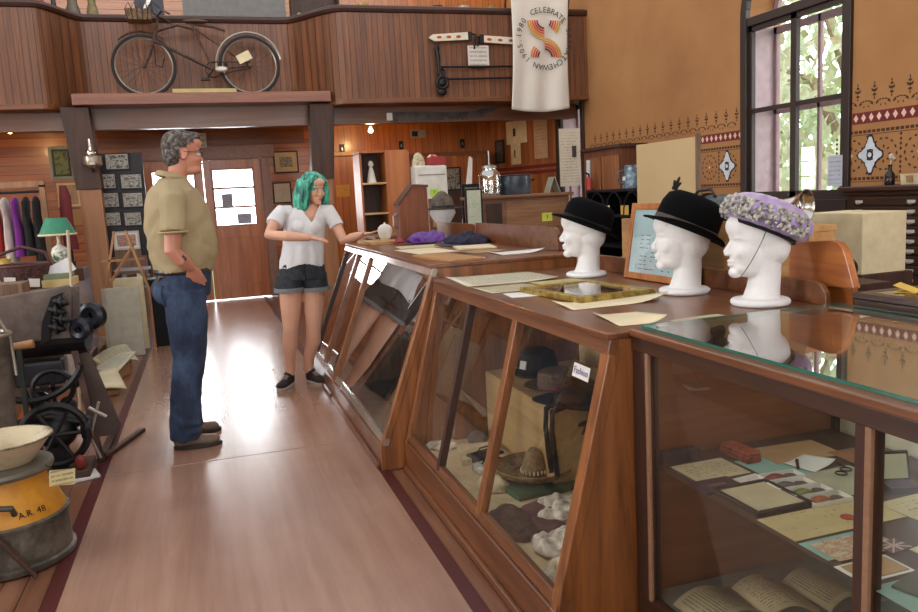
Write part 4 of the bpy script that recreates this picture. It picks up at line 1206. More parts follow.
# ---- hats, gloves, shoes inside the near sloped counter
FL = .122
r = thing('hat_shelf', 'pale plywood box shelf inside the near sloped counter carrying the hats', 'shelf', (1.28, 2.86, FL-.002))
PLY = wood('pale_plywood', 'a5834f', 'cbaa76', 'y', .6, .5, bump=.03)
MB().bb((0, 0, .33), (.51, .80, .345)).build('top', PLY, r, bevel=.002)
MB().bb((0, 0, 0), (.015, .80, .33)).build('side_panel', PLY, r); MB().bb((.015, 0, 0), (.52, .015, .33)).build('side_panel', PLY, r); MB().bb((.015, .785, 0), (.52, .80, .33)).build('side_panel', PLY, r)
HZ = FL-.002+.345
def hat(label, loc, rz, R, H, brim, mat, bandm, tilt=0, name='hat', flat=False, lop=1.1, up=.01, group=None, droop=0):
    r = thing(name, label, 'hat', loc, group=group); r.matrix_world = Matrix.Translation(loc) @ Matrix.Rotation(rz, 4, 'Z') @ Matrix.Rotation(tilt, 4, 'X')
    prof = [(R, .0), (R*.98, H*.7), (R*.93, H*.97), (R*.6, H), (0, H*.98)] if flat else [(R, 0), (R*.96, H*.5), (R*.8, H*.85), (R*.45, H), (0, H*.97)]
    MB().lathe(prof, 28, sx=lop, cap=False).build('crown', mat, r, smooth=True, solid=.004)
    m = MB(); m.sheet(lambda u, v: ((R+brim*v)*lop*math.cos(2*PI*u), (R+brim*v)*math.sin(2*PI*u), .002+up*v**2+droop*math.sin(4*PI*u+1)*v), 40, 5)
    bmesh.ops.remove_doubles(m.bm, verts=m.bm.verts, dist=1e-5); m.build('brim', mat, r, smooth=True, solid=.005)
    if bandm: MB().lathe([(R*1.01, .004), (R*1.03, .004), (R*1.02, .03), (R*1.0, .03)], 28, sx=lop, cap=False).build('hatband', bandm, r, smooth=True)
    return r
STRAW = mottle('brown_straw', [(.35, '4e3c2b'), (.6, '7b634a')], 60, .8)
hat('tan straw boater on the plywood box inside the near sloped counter', (1.47, 3.19, HZ), 0, .09, .075, .06, STRAW, plain('tan_band', '6a4c3c', .7), flat=True)
BK = plain('black_bonnet', '101015', .8)
r = hat('rounded black bonnet behind the tan boater', (1.49, 3.47, HZ), .4, .095, .125, .025, BK, None)
MB().box((-.104, -.0, .06), (.004, .04, .04), (0, .2, 0)).build('price_tag', PAPERW, r)
r = hat('wide black hat with a red bow and long ribbons, nearest on the plywood box', (1.43, 2.93, HZ), 0, .09, .05, .085, BK, None, droop=.012)
MB().ell((-.06, .06, .04), (.035, .03, .012), (0, .3, .5)).build('bow', plain('red_bow', '8a2b34', .6), r, smooth=True)
m = MB()
for q in (-.10, -.04): m.tube([(-.10, q, .012), (-.165, q-.01, .0), (-.172, q-.015, -.08), (-.168, q-.03, -.20), (-.16, q-.03, -.27)], [.012, .014, .013, .014, .012], 8, flat=.5)
m.build('ribbon', BK, r, smooth=True)
r = hat('black feathered hat with a white tag, hanging over the near end of the plywood box', (1.50, 2.70, HZ-.03), .3, .085, .06, .07, BK, None, tilt=-.25, droop=.02)
MB().box((-.10, -.02, .045), (.002, .11, .05), (0, .5, .2)).build('price_tag', PAPERW, r); MB().box((-.02, .06, .075), (.05, .045, .003), (0, .1, .4)).build('price_tag', PAPERW, r)
m = MB()
for k in range(9): m.tube([(-.05, -.02, .05), (-.09-.004*k, -.05+.01*k, .055-.004*k), (-.14, -.10+.022*k, .01-.01*abs(k-4))], [.01, .012, .004], 6, flat=.4)
m.build('feathers', BK, r, smooth=True)
SOM = mottle('sombrero_straw', [(.35, '5e4b30'), (.6, '96794e'), (.75, '39402a')], 35, .8)
r = thing('sombrero', 'straw sombrero with a pointed crown and wide upturned brim, inside the near sloped counter', 'hat', (1.245, 2.985, FL+.03), .2)
MB().lathe([(.055, 0), (.05, .04), (.035, .085), (.015, .11), (0, .112)], 28, cap=False, c=(0, 0, .004)).build('crown', SOM, r, smooth=True, solid=.004)
MB().lathe([(.053, .004), (.10, .0), (.14, .006), (.165, .025), (.172, .04), (.168, .044), (.160, .028), (.13, .011), (.10, .006)], 40, cap=False).build('brim', SOM, r, smooth=True)
m = MB()
for k in range(20): a = 2*PI*k/20; m.ell((.056*math.cos(a), .056*math.sin(a), .018), (.006, .006, .011), n=6, m=5)
m.build('hatband', plain('pale_cord', 'c9bfa5', .8), r)
o = MB().box((0, 0, .012), (.36, .25, .024)).build('green_box', plain('green_card_box', '1f4f34', .6), bevel=.003); place(o, (1.26, 2.93, FL-.001), .1); tag(o, 'flat dark green box lying under the sombrero', 'box')
LACE = mottle('ivory_lace', [(.35, '8f8577'), (.5, 'cfc6b5'), (.7, 'e2dccf')], 24, .85, 0, .5)
LACE2 = mottle('cream_leather', [(.35, 'a89a72'), (.6, 'd2c69e')], 12, .7, 0, .3)
LACEG = mottle('grey_crochet', [(.38, '4f4a44'), (.5, '958d82'), (.7, 'b9b2a6')], 40, .9, 0, .9)
cl = 'white accessories in the near sloped counter'
cloth_heap('lace_collar', 'bunched ivory lace right behind the sombrero toward the near post', (1.22, 2.62, FL+.003), .11, .10, .06, LACE, 4, 'lace', 30, .026, None, .005)
cloth_heap('gloves', 'folded ivory gloves in front of the brown fur, middle of the case floor', (1.07, 2.36, FL+.003), .09, .11, .055, LACE, 5, 'gloves', 26, .024, None, .005)
cloth_heap('gloves', 'cream glove bundle just behind the pane near the case floor front', (1.0, 2.17, FL+.003), .075, .08, .05, mottle('cream_satin', [(.35, '9a8a70'), (.6, 'd8cbb2')], 10, .6), 6, 'gloves', 34, .022, None, .005)
cloth_heap('crochet_cloth', 'grey crocheted cloth in the near bottom corner of the sloped counter', (1.00, 2.02, FL+.003), .09, .07, .05, LACEG, 7, 'cloth', 60, .022, None, .005)
cloth_heap('lace_collar', 'crumpled white lace close to the near end panel', (1.27, 2.30, FL+.003), .11, .12, .05, LACE, 8, 'lace', 40, .026, None, .005)
cloth_heap('fur_stole', 'dark brown fur stole lying beside the sill of the near pane', (.985, 2.60, FL+.003), .085, .16, .035, mottle('brown_fur', [(.35, '241a15'), (.6, '4a382c')], 50, .9, 0, .8), 9, 'fur', 18, .012, None, .006)
cloth_heap('shawl', 'plum coloured shawl spread behind the brown fur', (1.15, 2.60, FL+.001), .13, .16, .022, plain('plum_shawl', '5a3a3c', .8), 10, 'shawl', 30, .012, None, .006)
cloth_heap('baby_bonnet', 'cream knitted bonnet with dark spots beside the middle mullion', (1.06, 3.00, FL+.003), .07, .09, .06, mottle('spotted_cream', [(.33, '3a352c'), (.38, 'c2b48c'), (.7, 'd8cda8')], 14, .8), 11, 'bonnet', 24, .01, None, .006)
paper('ivory card laid flat between the sombrero and the white lace', 1.07, 1.27, 2.66, 2.82, FL+.002, LACE2, .2)
paper('cream folded garment behind the far mullion of the near sloped counter', 1.04, 1.24, 3.28, 3.50, FL-.001, LACE2, -.2, .0, 'folded cloth', 'folded_garment', .03)
cloth_heap('gloves', 'pale gloves at the far end of the near sloped counter floor', (1.02, 3.60, FL+.002), .08, .07, .035, LACE, 12, 'gloves', 24, .015, None, .006)
cloth_heap('fabric_flower', 'grey fabric flower beside the cream folded garment', (1.20, 3.60, FL+.002), .05, .05, .045, plain('grey_felt', '55504e', .9), 13, 'flower', 40, .012, None, .006)
for i, (x, y, rz_) in enumerate(((1.40, 3.56, .3), (1.20, 3.22, .2))):
    r = thing('handbag', ['flat black handbag with white tags behind the sombrero', 'black and white beaded purse between far mullion and sombrero'][i], 'handbag', (x if i == 0 else 1.16, y if i == 0 else 3.19, FL), rz_)
    if i == 0: r.location = (1.13, 3.30, FL) if False else (1.17, 3.34, FL)
    MB().box((0, 0, .02), (.16, .10, .04)).build('body', BK if i == 0 else lace, r, bevel=.012)
    MB().tube([(-.05, 0, .04), (-.03, 0, .065), (.03, 0, .065), (.05, 0, .04)], .004).build('handle', BK, r)
bpy.data.objects['handbag'].location = (1.14, 3.32, FL)
bpy.data.objects['handbag.001'].location = (1.12, 3.18, FL)
for i, (x, y, h) in enumerate(((1.62, 2.44, .22), (1.60, 2.58, .17), (1.45, 2.50, .12))):
    r = thing('card_box', ['tall pale card box at the back of the near sloped counter', 'medium pale card box beside the tall card box', 'low open pale card box in front of the tall card box'][i], 'box', (x, y, FL-.001), .15*i)
    MB().box((0, 0, h/2), (.14, .12, h)).build('box_body', CREAMC, r, bevel=.002); MB().box((0, 0, h+.004), (.145, .125, .02)).build('lid', PAPER, r, bevel=.002)

# ---- papers and medals in the near flat case
Z = .5755
def P(label, a, mat, dz=0, rz=0, **k): return paper(label, *a, Z+dz, mat, rz, **k)
o = MB().box((0, 0, .018), (.125, .03, .036)).build('jewel_case', plain('navy_leather', '1c1c30', .5), bevel=.003); place(o, (1.215, 1.846, Z), .03); tag(o, 'slim dark blue case standing in the back left corner of the flat case shelf', 'case')
P('typed cream certificate at the far left end of the flat case shelf', (1.17, 1.335, 1.69, 1.82), CERT, 0, .0)
r = thing('snuff_box', 'long reddish enamelled box behind the typed certificate', 'box', (1.385, 1.80, Z), .05)
MB().box((0, 0, .012), (.05, .12, .024)).build('box_body', mottle('red_enamel', [(.35, '3a1614'), (.55, '8a3527'), (.7, '2a2a20')], 40, .4), r, bevel=.006); MB().box((0, 0, .028), (.046, .115, .010)).build('lid', mottle('red_enamel_lid', [(.35, '5a201a'), (.55, 'a04832'), (.7, '3a3a28')], 40, .4), r, bevel=.004)
r = thing('folder', 'dark purple folder with a faint gold title beside the typed certificate', 'folder', (1.195, 1.645, Z), -.02); MB().box((0, 0, .003), (.115, .085, .006)).build('cover', plain('purple_folder', '2a1f30', .5), r, bevel=.001); MB().box((0, 0, .0064), (.05, .015, .0008)).build('title', plain('faded_gold', '6a4a48', .5), r)
P('small cream note between the purple folder and the medal tray', (1.265, 1.345, 1.585, 1.675), DOCW, 0, .1)
P('aqua sheet under the first medal tray', (1.35, 1.50, 1.60, 1.78), AQUA, -.0005, 0)
r = frame('framed_document', 'black framed typed document lying flat on the shelf before the medal trays', .165, .175, .014, BLACK, .0, CERT, .012, None)
r.matrix_world = Matrix.Translation((1.24, 1.432, Z+.0065)) @ Matrix.Rotation(-PI/2, 4, 'X') if False else Matrix.Translation((1.24, 1.44, Z+.0065)) @ Matrix.Rotation(PI/2, 4, 'X') @ Matrix.Rotation(0, 4, 'Z')
# flip so that the picture side faces up
r.matrix_world = Matrix.Translation((1.24, 1.443, Z+.0065)) @ Matrix.Rotation(-PI/2, 4, 'X')
RIBS = [plain('ribbon_a', '7a2f33', .6), plain('ribbon_b', '5a5a66', .6), plain('ribbon_c', '6a7a3a', .6), plain('ribbon_d', 'a0522d', .6)]
MED = plain('medal_silver', '77736c', .35, .8)
for i, (x, y) in enumerate(((1.375, 1.62), (1.36, 1.565), (1.365, 1.51), (1.37, 1.455))):
    r = thing('medal_tray', ['white card tray with a medal and blue-grey ribbon, farthest of the trays', 'card tray holding a brown medal, second from the far end', 'card tray with an orange ribboned medal, second from the near end', 'card tray with a pink ribboned medal, nearest of the trays'][i], 'medal tray', (x, y, Z), -.05, 'medal trays in the flat case')
    m = MB(); m.bb((-.055, -.024, 0), (.055, .024, .002)); m.bb((-.055, -.024, .002), (-.053, .024, .012)); m.bb((.053, -.024, .002), (.055, .024, .012)); m.bb((-.053, -.024, .002), (.053, -.022, .012)); m.bb((-.053, .022, .002), (.053, .024, .012))
    m.build('tray', PAPERW, r); MB().cyl((.028, 0, .002), (.028, 0, .006), .016, n=18).build('medal', MED, r, smooth=True)
    MB().sheet(lambda u, v: (-.045+.06*u, -.012+.024*v, .004+.008*math.sin(u*PI)), 8, 2).build('ribbon', RIBS[i], r, solid=.001, smooth=True)
P('large yellowed document with a red seal in the middle of the flat case shelf', (1.15, 1.46, 1.31, 1.435), printed('yellow_document', 'b8a878', '6a5a40', 6, .35, 'x', 'y'), .001, 0)
r = thing('wax_seal', 'round red wax seal on the large yellowed document', 'seal', (1.34, 1.36, Z+.0023)); MB().lathe([(0, 0), (.016, 0), (.016, .002), (0, .003)], 20).build('seal', plain('red_wax', '9a3a2c', .6), r)
r = thing('wax_seal', 'round brown embossed seal beside the red one', 'seal', (1.35, 1.318, Z+.0023)); MB().lathe([(0, 0), (.015, 0), (.015, .002), (0, .003)], 20).build('seal', plain('brown_wax', '5e4a3a', .6), r)
P('yellow-edged second document beside the large yellowed one, to its right', (1.465, 1.72, 1.24, 1.40), printed('yellow_document2', 'b9ab80', '6a5a40', 9, .45, 'x', 'y'), .001, .05)
P('long tan envelope at the back far end of the flat case shelf', (1.44, 1.66, 1.70, 1.84), BROWNP, 0, -.06)
P('brown envelope with a reddish picture in the back of the flat case shelf', (1.62, 1.79, 1.60, 1.72), plain('reddish_envelope', '8a5b3c', .7), .0015, -.06)
P('grey-green sheet in the middle back of the flat case shelf', (1.42, 1.60, 1.46, 1.62), plain('grey_green_sheet', 'a3a38a', .8), 0, .02)
P('white folded leaflet behind the medal trays', (1.46, 1.57, 1.63, 1.72), PAPERW, .002, .35, curl=.008)
r = thing('spectacles', 'small dark spectacles lying on the white leaflet end', 'spectacles', (1.545, 1.585, Z+.002), .5)
m = MB(); m.ring((-.018, 0, .003), .014, .002, 'z', 16, 6); m.ring((.018, 0, .003), .014, .002, 'z', 16, 6); m.tube([(-.004, 0, .004), (.004, 0, .004)], .0015, 6); m.build('rims', BLACK, r); MB().tube([(.032, 0, .003), (.05, .03, .003)], .0015, 6).build('temple', BLACK, r)
o = MB().tube([(-.03, 0, .004), (.03, 0, .004)], [.004, .005], 8).build('fountain_pen', BLACK); place(o, (1.475, 1.675, Z+.003), .9); tag(o, 'short black pen on the edge of the white leaflet', 'pen')
r = thing('medal_case', 'open medal case with its pale lined lid standing up, right part of the flat case', 'case', (1.575, 1.435, Z), -.35)
MB().box((0, 0, .009), (.075, .06, .018)).build('case_base', BLACK, r, bevel=.002); MB().box((0, 0, .0185), (.06, .045, .001)).build('velvet', plain('purple_velvet', '3a2a3c', .9), r)
l_ = MB().box((0, .035, .052), (.078, .008, .075), (-.25, 0, 0)).build('lid', BLACK, r, bevel=.004); MB().box((0, .0295, .052), (.062, .003, .06), (-.25, 0, 0)).build('satin_lining', plain('satin', 'b3b59a', .4), l_)
P('aqua backing sheet with a reddish map at the shelf front', (1.15, 1.30, 1.215, 1.30), AQUA, 0, 0)
P('printed leaflet with a pale red picture on the aqua backing sheet', (1.165, 1.33, 1.20, 1.285), photo_mat('red_leaflet', 'b9a98a', 'a07860', 'c2b49a', 5), .002, 0)
r = thing('booklet', 'small dark booklet with a crossed flag design right of the centre post', 'booklet', (1.31, 1.205, Z+.0045), .1); MB().box((0, 0, .001), (.06, .045, .002)).build('cover', plain('flag_ground', '5b4a52', .6), r)
m = MB(); m.box((0, 0, .0024), (.058, .006, .0006)); m.box((0, 0, .0024), (.006, .043, .0006)); m.box((0, 0, .0023), (.07, .004, .0005), (0, 0, .64)); m.box((0, 0, .0023), (.07, .004, .0005), (0, 0, -.64)); m.build('flag_cross', plain('flag_pale', 'b59a8c', .6), r)
P('tan card with a white border at the shelf front by the centre post', (1.14, 1.27, 1.115, 1.19), PAPERW, 0, 0)
P('tan square picture mounted on the white bordered card', (1.15, 1.262, 1.122, 1.183), BROWNP, .0018, 0)
P('bright aqua sheet at the right end of the shelf front', (1.14, 1.30, .98, 1.10), AQUA, 0, 0)
P('worn dark green booklet on the bright aqua sheet', (1.18, 1.30, 1.03, 1.10), plain('worn_green', '4d5648', .7), .0018, .3, cat='booklet', name='booklet', th=.006)
P('printed yellow sheet at the right edge of the flat case shelf', (1.34, 1.56, 1.06, 1.20), DOC, .0, .1)
P('pink printed sheet behind the yellow printed sheet', (1.60, 1.76, 1.10, 1.22), plain('pink_sheet', 'b08a78', .8), .0, .1)
# bottom of the flat case
for i, (x, y, w_, l2, rz_) in enumerate(((1.27, 1.74, .20, .15, .1), (1.44, 1.72, .16, .18, -.1), (1.60, 1.70, .15, .18, .05))):
    m = MB()
    m.sheet(lambda u, v: ((u-.5)*w_, (v-.5)*l2, .004+.03*math.sin(PI*min(1, u*1.15))**.8), 12, 2)
    o = m.build('newspaper', NEWS2 if i != 1 else DOC, smooth=True, solid=.006); place(o, (x, y, .168), rz_)
    tag(o, ['folded old newspaper on the case floor, nearest the corner post', 'folded yellow printed pages in the middle of the case floor', 'rolled tan pages at the right on the case floor'][i], 'newspaper')
o = paper('blue-green sheet under the old newspapers on the case floor', 1.20, 1.75, 1.38, 1.60, .166, plain('teal_sheet', '5c7c80', .8), 0)
# ================================================================ things behind the counters, right side
def bx(name, label, cat, lo, hi, mat, bev=.004, group=None):
    o = MB().bb(tuple((lo[i]-hi[i])/2 if i < 2 else 0 for i in range(3)), tuple((hi[i]-lo[i])/2 if i < 2 else hi[2]-lo[2] for i in range(3))).build(name, mat, bevel=bev)
    place(o, ((lo[0]+hi[0])/2, (lo[1]+hi[1])/2, lo[2])); return tag(o, label, cat, group)
PINE = wood('yellow_pine', '93652f', 'c6985c', 'y', .45, .6)
# tall pale cabinet behind the heads, pew end, cream box
r = thing('low_cupboard', 'yellow pine cupboard standing behind the middle and nearest foam heads', 'cupboard', (1.93, 2.15, 0))
MB().prism([(0, 0), (1.25, 0), (1.25, 1.20), (.05, 1.20), (.015, 1.185), (0, 1.15)], .025, 'yz', 0).build('front_panel', PINE, r, bevel=.003)
MB().bb((.025, .03, 0), (.14, .055, 1.165)).build('side_panel', PINE, r); MB().bb((.025, 1.22, 0), (.14, 1.25, 1.165)).build('side_panel', PINE, r)
MB().bb((.025, .03, 1.165), (.15, 1.25, 1.188)).build('top', PINE, r, bevel=.003)
r = thing('pew_end', 'orange-brown wooden pew end with rounded upper corner behind the glass counter', 'pew', (1.875, 1.84, 0))
P_ = [(.46, 0), (.46, .90)] + [(.46, .95)] + [(.285, 1.135)] + [(.12, 1.155), (.085, 1.15), (.06, 1.13), (.045, 1.10), (.0, .95), (-.0, 0)]
P_ = [(.30, 1.005), (.30, 1.138), (.12, 1.152), (.085, 1.147), (.062, 1.128), (.045, 1.09), (.06, 1.005)]
MB().prism([(.30, 1.006), (.30, 1.138), (.12, 1.152), (.085, 1.147), (.062, 1.128), (.045, 1.09), (.015, 1.006)], .028, 'yz', 0.01).build('end_board', W_ORANGE, r, bevel=.004)
MB().bb((.04, .05, 0), (.06, .30, 1.0)).build('post', W_ORANGE, r)
bpy.data.objects['pew_end'].location = (1.875, 1.89, 0)
r = thing('storage_box', 'pale cream box on a stand between the pew end and the plan chest', 'box', (2.75, 2.78, 0))
MB().bb((-.12, -.16, .93), (.12, .16, 1.19)).build('box_body', CREAMC, r, bevel=.003); MB().bb((-.14, -.18, 0), (.14, .18, .93)).build('stand', W_DARK, r)
r = thing('black_disc', 'dark round tin standing on edge before the cream box', 'tin', (2.22, 2.36, 1.04)); MB().lathe([(0, -.012), (.05, -.012), (.05, .012), (0, .012)], 28, rot=(0, PI/2, .5)).build('tin', BLACK, r, smooth=True); MB().ring((0, 0, 0), .043, .006, 'x', 24, 6).build('rim', STEEL, r)
bpy.data.objects['black_disc'].location = (2.44, 2.52, .98)
r2 = thing('side_table', 'small dark table behind the pew end holding the round tin', 'table', (2.44, 2.52, 0)); MB().bb((-.12, -.12, .90), (.12, .12, .928)).build('top', W_DARK, r2)
for sx in (-1, 1):
    for sy in (-1, 1): MB().bb((sx*.09-.015, sy*.09-.015, 0), (sx*.09+.015, sy*.09+.015, .90)).build('leg', W_DARK, r2)
# rolled leather case with straps and the horn bell
r = thing('leather_roll', 'dark rolled leather case with straps lying on the pine cupboard', 'bag', (2.005, 2.76, 1.246))
LTH = mottle('green_black_leather', [(.35, '15191a'), (.6, '30383a'), (.75, '4d5656')], 12, .4, 0, .4)
m = MB(); m.tube([(0, -.30, 0), (0, -.28, 0), (0, .28, 0), (0, .30, 0)], [.045, .056, .056, .045], 20); m.tube([(-.05, -.28, .01), (-.062, 0, .0), (-.05, .28, .012)], .022, 8)
m.build('roll', LTH, r, smooth=True)
for y in (-.17, .05, .20): MB().ring((-.003, y, 0), .060, .006, 'y', 24, 6).build('strap', BLACK, r); 
MB().tube([(-.04, .10, .05), (-.03, .07, .075), (-.02, .0, .078), (-.03, -.04, .05)], .006).build('handle', BLACK, r, smooth=True)
r = thing('metal_horn', 'silver flared horn bell at the near end of the pine cupboard', 'horn', (2.03, 2.29, 1.252), rot=(0, 0, .0))
SILV = plain('bright_silver', 'b9b6ae', .2, 1)
MB().lathe([(.022, -.12), (.026, -.08), (.034, -.04), (.046, -.01), (.060, .010), (.062, .012), (.058, .012), (.044, -.006), (.03, -.04), (.02, -.08)], 28, rot=(PI/2, 0, .35), cap=False).build('bell', SILV, r, smooth=True)
MB().lathe([(0, .0), (.022, .0), (.03, .006), (.02, .014), (0, .018)], 20, rot=(PI/2, 0, .35), c=(0, .03, 0)).build('mouthpiece', SILV, r, smooth=True)
# beige backing board
r = thing('backing_board', 'large plain beige board with a wooden edge standing behind the middle foam head', 'board', (2.40, 3.74, 0))
BEI = plain('beige_board', 'b89f74', .8, vscale=3, var=.05)
m = MB(); m.sheet(lambda u, v: (.0+.01*math.sin(PI*u), -.29+.58*u, 1.0+.585*v-.0*u), 8, 2); m.build('board', BEI, r, solid=.01)
MB().bb((-.012, -.305, .95), (.012, -.29, 1.60)).build('edge_strip', W_GREY, r)
MB().bb((-.05, -.32, 0), (.05, .30, 1.0)).build('stand', W_DARK, r)
# stack stand with arched cubbies
r = thing('cubby_shelf', 'black shelf unit with arched cubbyholes behind the beige board, holding the blue pot', 'shelf', (3.0, 5.30, 0))
for z in (.70, 1.12, 1.315): MB().bb((0, -.52, z), (.36, .55, z+.02)).build('shelf_board', BLACK, r)
for y in (-.52, .53): MB().bb((0, y, 0), (.36, y+.02, 1.315)).build('side_panel', BLACK, r)
MB().bb((.34, -.5, 0), (.36, .53, 1.315)).build('back_panel', BLACKM, r)
for k in range(4):
    yc = .37-.27*k
    m = MB()
    for i in range(10):
        a0, a1 = PI*i/10, PI*(i+1)/10
        m.prism([(yc+.115*math.cos(a0), 1.14+.165*math.sin(a0)), (yc+.13*math.cos(a0), 1.14+.175*math.sin(a0)), (yc+.13*math.cos(a1), 1.14+.175*math.sin(a1)), (yc+.115*math.cos(a1), 1.14+.165*math.sin(a1))], .34, 'yz', 0)
    m.build('arch_hoop', BLACK, r)
for i, (y, c, mt) in enumerate(((5.53, 'price card', CREAMC), (5.24, 'yellow card', plain('yellow_card', 'b8913e', .7)))):
    o = MB().box((0, 0, .035), (.004, .10, .07), (0, 0, .1)).build('card', mt); place(o, (3.005, y, 1.1405), 0); tag(o, ['cream card standing in the left arched cubbyhole', 'golden card standing in the right arched cubbyhole'][i], 'card')
ENAM = mottle('blue_enamel', [(.38, '1e2b38'), (.52, '4d6474'), (.66, '8ea0aa')], 26, .35, 0, .1)
r = thing('enamel_pot', 'speckled blue enamel pot on top of the black cubby shelf', 'pot', (3.16, 5.36, 1.3352)); MB().lathe([(0, 0), (.085, 0), (.088, .02), (.072, .17), (.066, .175), (.064, .17), (.078, .02), (0, .01)], 26).build('body', ENAM, r, smooth=True)
MB().tube([(-.08, .02, .14), (-.12, .03, .12), (-.12, .03, .06), (-.085, .02, .04)], .007).build('handle', ENAM, r); MB().bb((-.088, -.02, .06), (-.084, .02, .09)).build('price_tag', PAPERW, r)
r = thing('glass_jar', 'grey glass jar beside the speckled blue pot', 'jar', (3.14, 5.12, 1.3352)); MB().lathe([(0, 0), (.045, 0), (.048, .02), (.048, .10), (.036, .12), (.036, .13), (.033, .13), (.033, .12), (.045, .10), (.045, .02), (0, .01)], 20).build('body', glass_mat('jar_glass', (.75, .78, .8), .05, .2), r, smooth=True)
MB().lathe([(0, .13), (.04, .13), (.04, .145), (0, .147)], 20).build('lid', STEEL, r, smooth=True)
r = thing('washbowl', 'white enamel bowl on the lower shelf behind the farthest foam head', 'bowl', (3.16, 5.30, .83+.0)); MB().lathe([(0, 0), (.06, 0), (.13, .10), (.14, .105), (.128, .10), (.055, .01), (0, .008)], 28).build('body', WHITE, r, smooth=True); MB().ring((0, 0, .104), .138, .004, 'z', 28, 6).build('rim', BLACK, r)
bpy.data.objects['washbowl'].location = (3.17, 5.28, .90)
o = hat('cream straw hat on the low shelf under the white enamel bowl', (3.16, 5.45, .7205), 0, .09, .09, .07, mottle('cream_straw', [(.35, '8d7b52'), (.6, 'c9b98c')], 50, .8), BLACKM, flat=False)
MB().bb((.02, -.5, .88), (.34, .5, .899)).build('shelf_board', BLACK, bpy.data.objects['cubby_shelf'])
# wall cupboard and extinguisher
r = thing('wall_cupboard', 'dark wooden cupboard against the ochre wall beyond the blue pot', 'cupboard', (4.48, 7.85, 0)); 
MB().bb((0, 0, 0), (.30, .92, 1.78)).build('carcass', wood('cupboard_brown', '4a2716', '774428', 'z', .5, 1), r, bevel=.004); MB().bb((-.05, -.04, 1.78), (.31, .96, 1.82)).build('cornice', W_DARK, r, bevel=.006)
for k, y in enumerate((.04, .48)): 
    d_ = MB().bb((-.02, y, .1), (0, y+.40, 1.70)).build('door', W_CASEZ, r, bevel=.004); MB().ell((-.03, y+(.36 if k == 0 else .04), 1.1), (.015, .015, .015)).build('knob', BRASS, d_, smooth=True)
MB().tube([(-.025, .75, 1.35), (-.025, .75, 1.68)], .03, 8).build('mirror_strip', PALEB, r)
r = thing('fire_extinguisher', 'small red fire extinguisher hanging by the wall cupboard', 'fire extinguisher', (4.40, 8.50, 1.2)); MB().lathe([(0, 0), (.04, 0), (.042, .01), (.042, .22), (.03, .26), (.015, .28), (0, .28)], 18).build('cylinder', plain('red_paint', 'a8322a', .35), r, smooth=True); MB().tube([(0, 0, .28), (0, 0, .31), (-.04, 0, .33)], .012).build('valve', BLACK, r); MB().bb((.03, -.015, .1), (.08, .015, .14)).build('bracket', BLACK, r)
# plan chest
r = thing('plan_chest', 'tall dark plan chest of shallow drawers with white label holders, at the right wall', 'cabinet', (4.2, 2.75, 0))
L_ = 1.57
MB().bb((0, 0, 0), (.56, L_, 1.215)).build('carcass', W_DARKY, r, bevel=.003)
MB().bb((-.045, -.04, 1.235), (.585, L_+.045, 1.268)).build('top', W_DARKY, r, bevel=.006); MB().bb((-.02, -.02, 1.21), (.57, L_+.02, 1.236)).build('top_moulding', W_DARKY, r, bevel=.004)
for k in range(17):
    z1 = 1.195-.062*k
    d_ = MB().bb((-.014, .03, z1-.054), (0, L_-.06, z1)).build('drawer', W_DARKY, r, bevel=.003)
    for y in (.25, L_-.12, L_-.53): MB().bb((-.02, y-.028, z1-.036), (-.013, y+.028, z1-.018)).build('label_holder', plain('white_label', 'c3bfb2', .5), d_)
    for y in (.25, L_-.12, L_-.53): MB().tube([(-.02, y-.02, z1-.038), (-.03, y, z1-.044), (-.02, y+.02, z1-.038)], .004, 6).build('pull', STEEL, d_) if k < 11 else None
r = thing('bottle', 'small dark bottle with a pale dried flower on the plan chest', 'bottle', (4.42, 4.18, 1.2685)); MB().lathe([(0, 0), (.03, 0), (.033, .01), (.032, .07), (.014, .095), (.012, .13), (.014, .135), (0, .135)], 18).build('body', plain('dark_bottle', '1a1614', .15), r, smooth=True)
m = MB(); m.tube([(0, 0, .13), (.0, -.01, .17)], .003, 5); m.ell((0, -.01, .19), (.02, .012, .02), n=9, m=6); m.ell((0, -.03, .175), (.012, .01, .012), n=8, m=6); m.build('flower', plain('pale_flower', 'c9b9a8', .7), r, smooth=True)
r = thing('card_stand', 'small cream folded card with a brown picture on the plan chest', 'card', (4.38, 3.97, 1.2685)); MB().box((0, 0, .035), (.004, .17, .07), (0, -.15, 0)).build('front', CREAMC, r); MB().box((.03, 0, .035), (.004, .17, .07), (0, .35, 0)).build('back', CREAMC, r); MB().box((-.008, .01, .035), (.003, .05, .045), (0, -.15, 0)).build('picture', BROWNP, r)
o = MB().box((0, 0, 0), (.003, .15, .24)).build('paper_notice', printed('window_notice', 'b4b8c2', '6a6f80', 7, .5, 'y', 'z')); place(o, (4.765, 5.03, 1.385)); tag(o, 'white printed notice taped to the right frame of the tall arched window', 'notice')
# things on the dark case
paper('white sheet with curled edge beyond the yellow card, on the dark case', 2.28, 2.50, 1.70, 1.84, 1.001, PAPERW, .3, .03)
r = thing('folded_card', 'bright yellow folded card at the back corner of the dark case', 'card', (1.98, 1.80, 1.0005), .5); MB().box((0, 0, .012), (.08, .06, .001), (.35, 0, 0)).build('upper_leaf', plain('yellow_paper', 'd2b04e', .6), r); MB().box((0, -.002, .001), (.08, .06, .001)).build('lower_leaf', plain('yellow_paper', 'd2b04e', .6), r)
paper('pale green sheet lying on the glass of the dark case', 2.0, 2.35, 1.15, 1.60, 1.001, plain('pale_green_sheet', 'b7bd98', .6), .05)

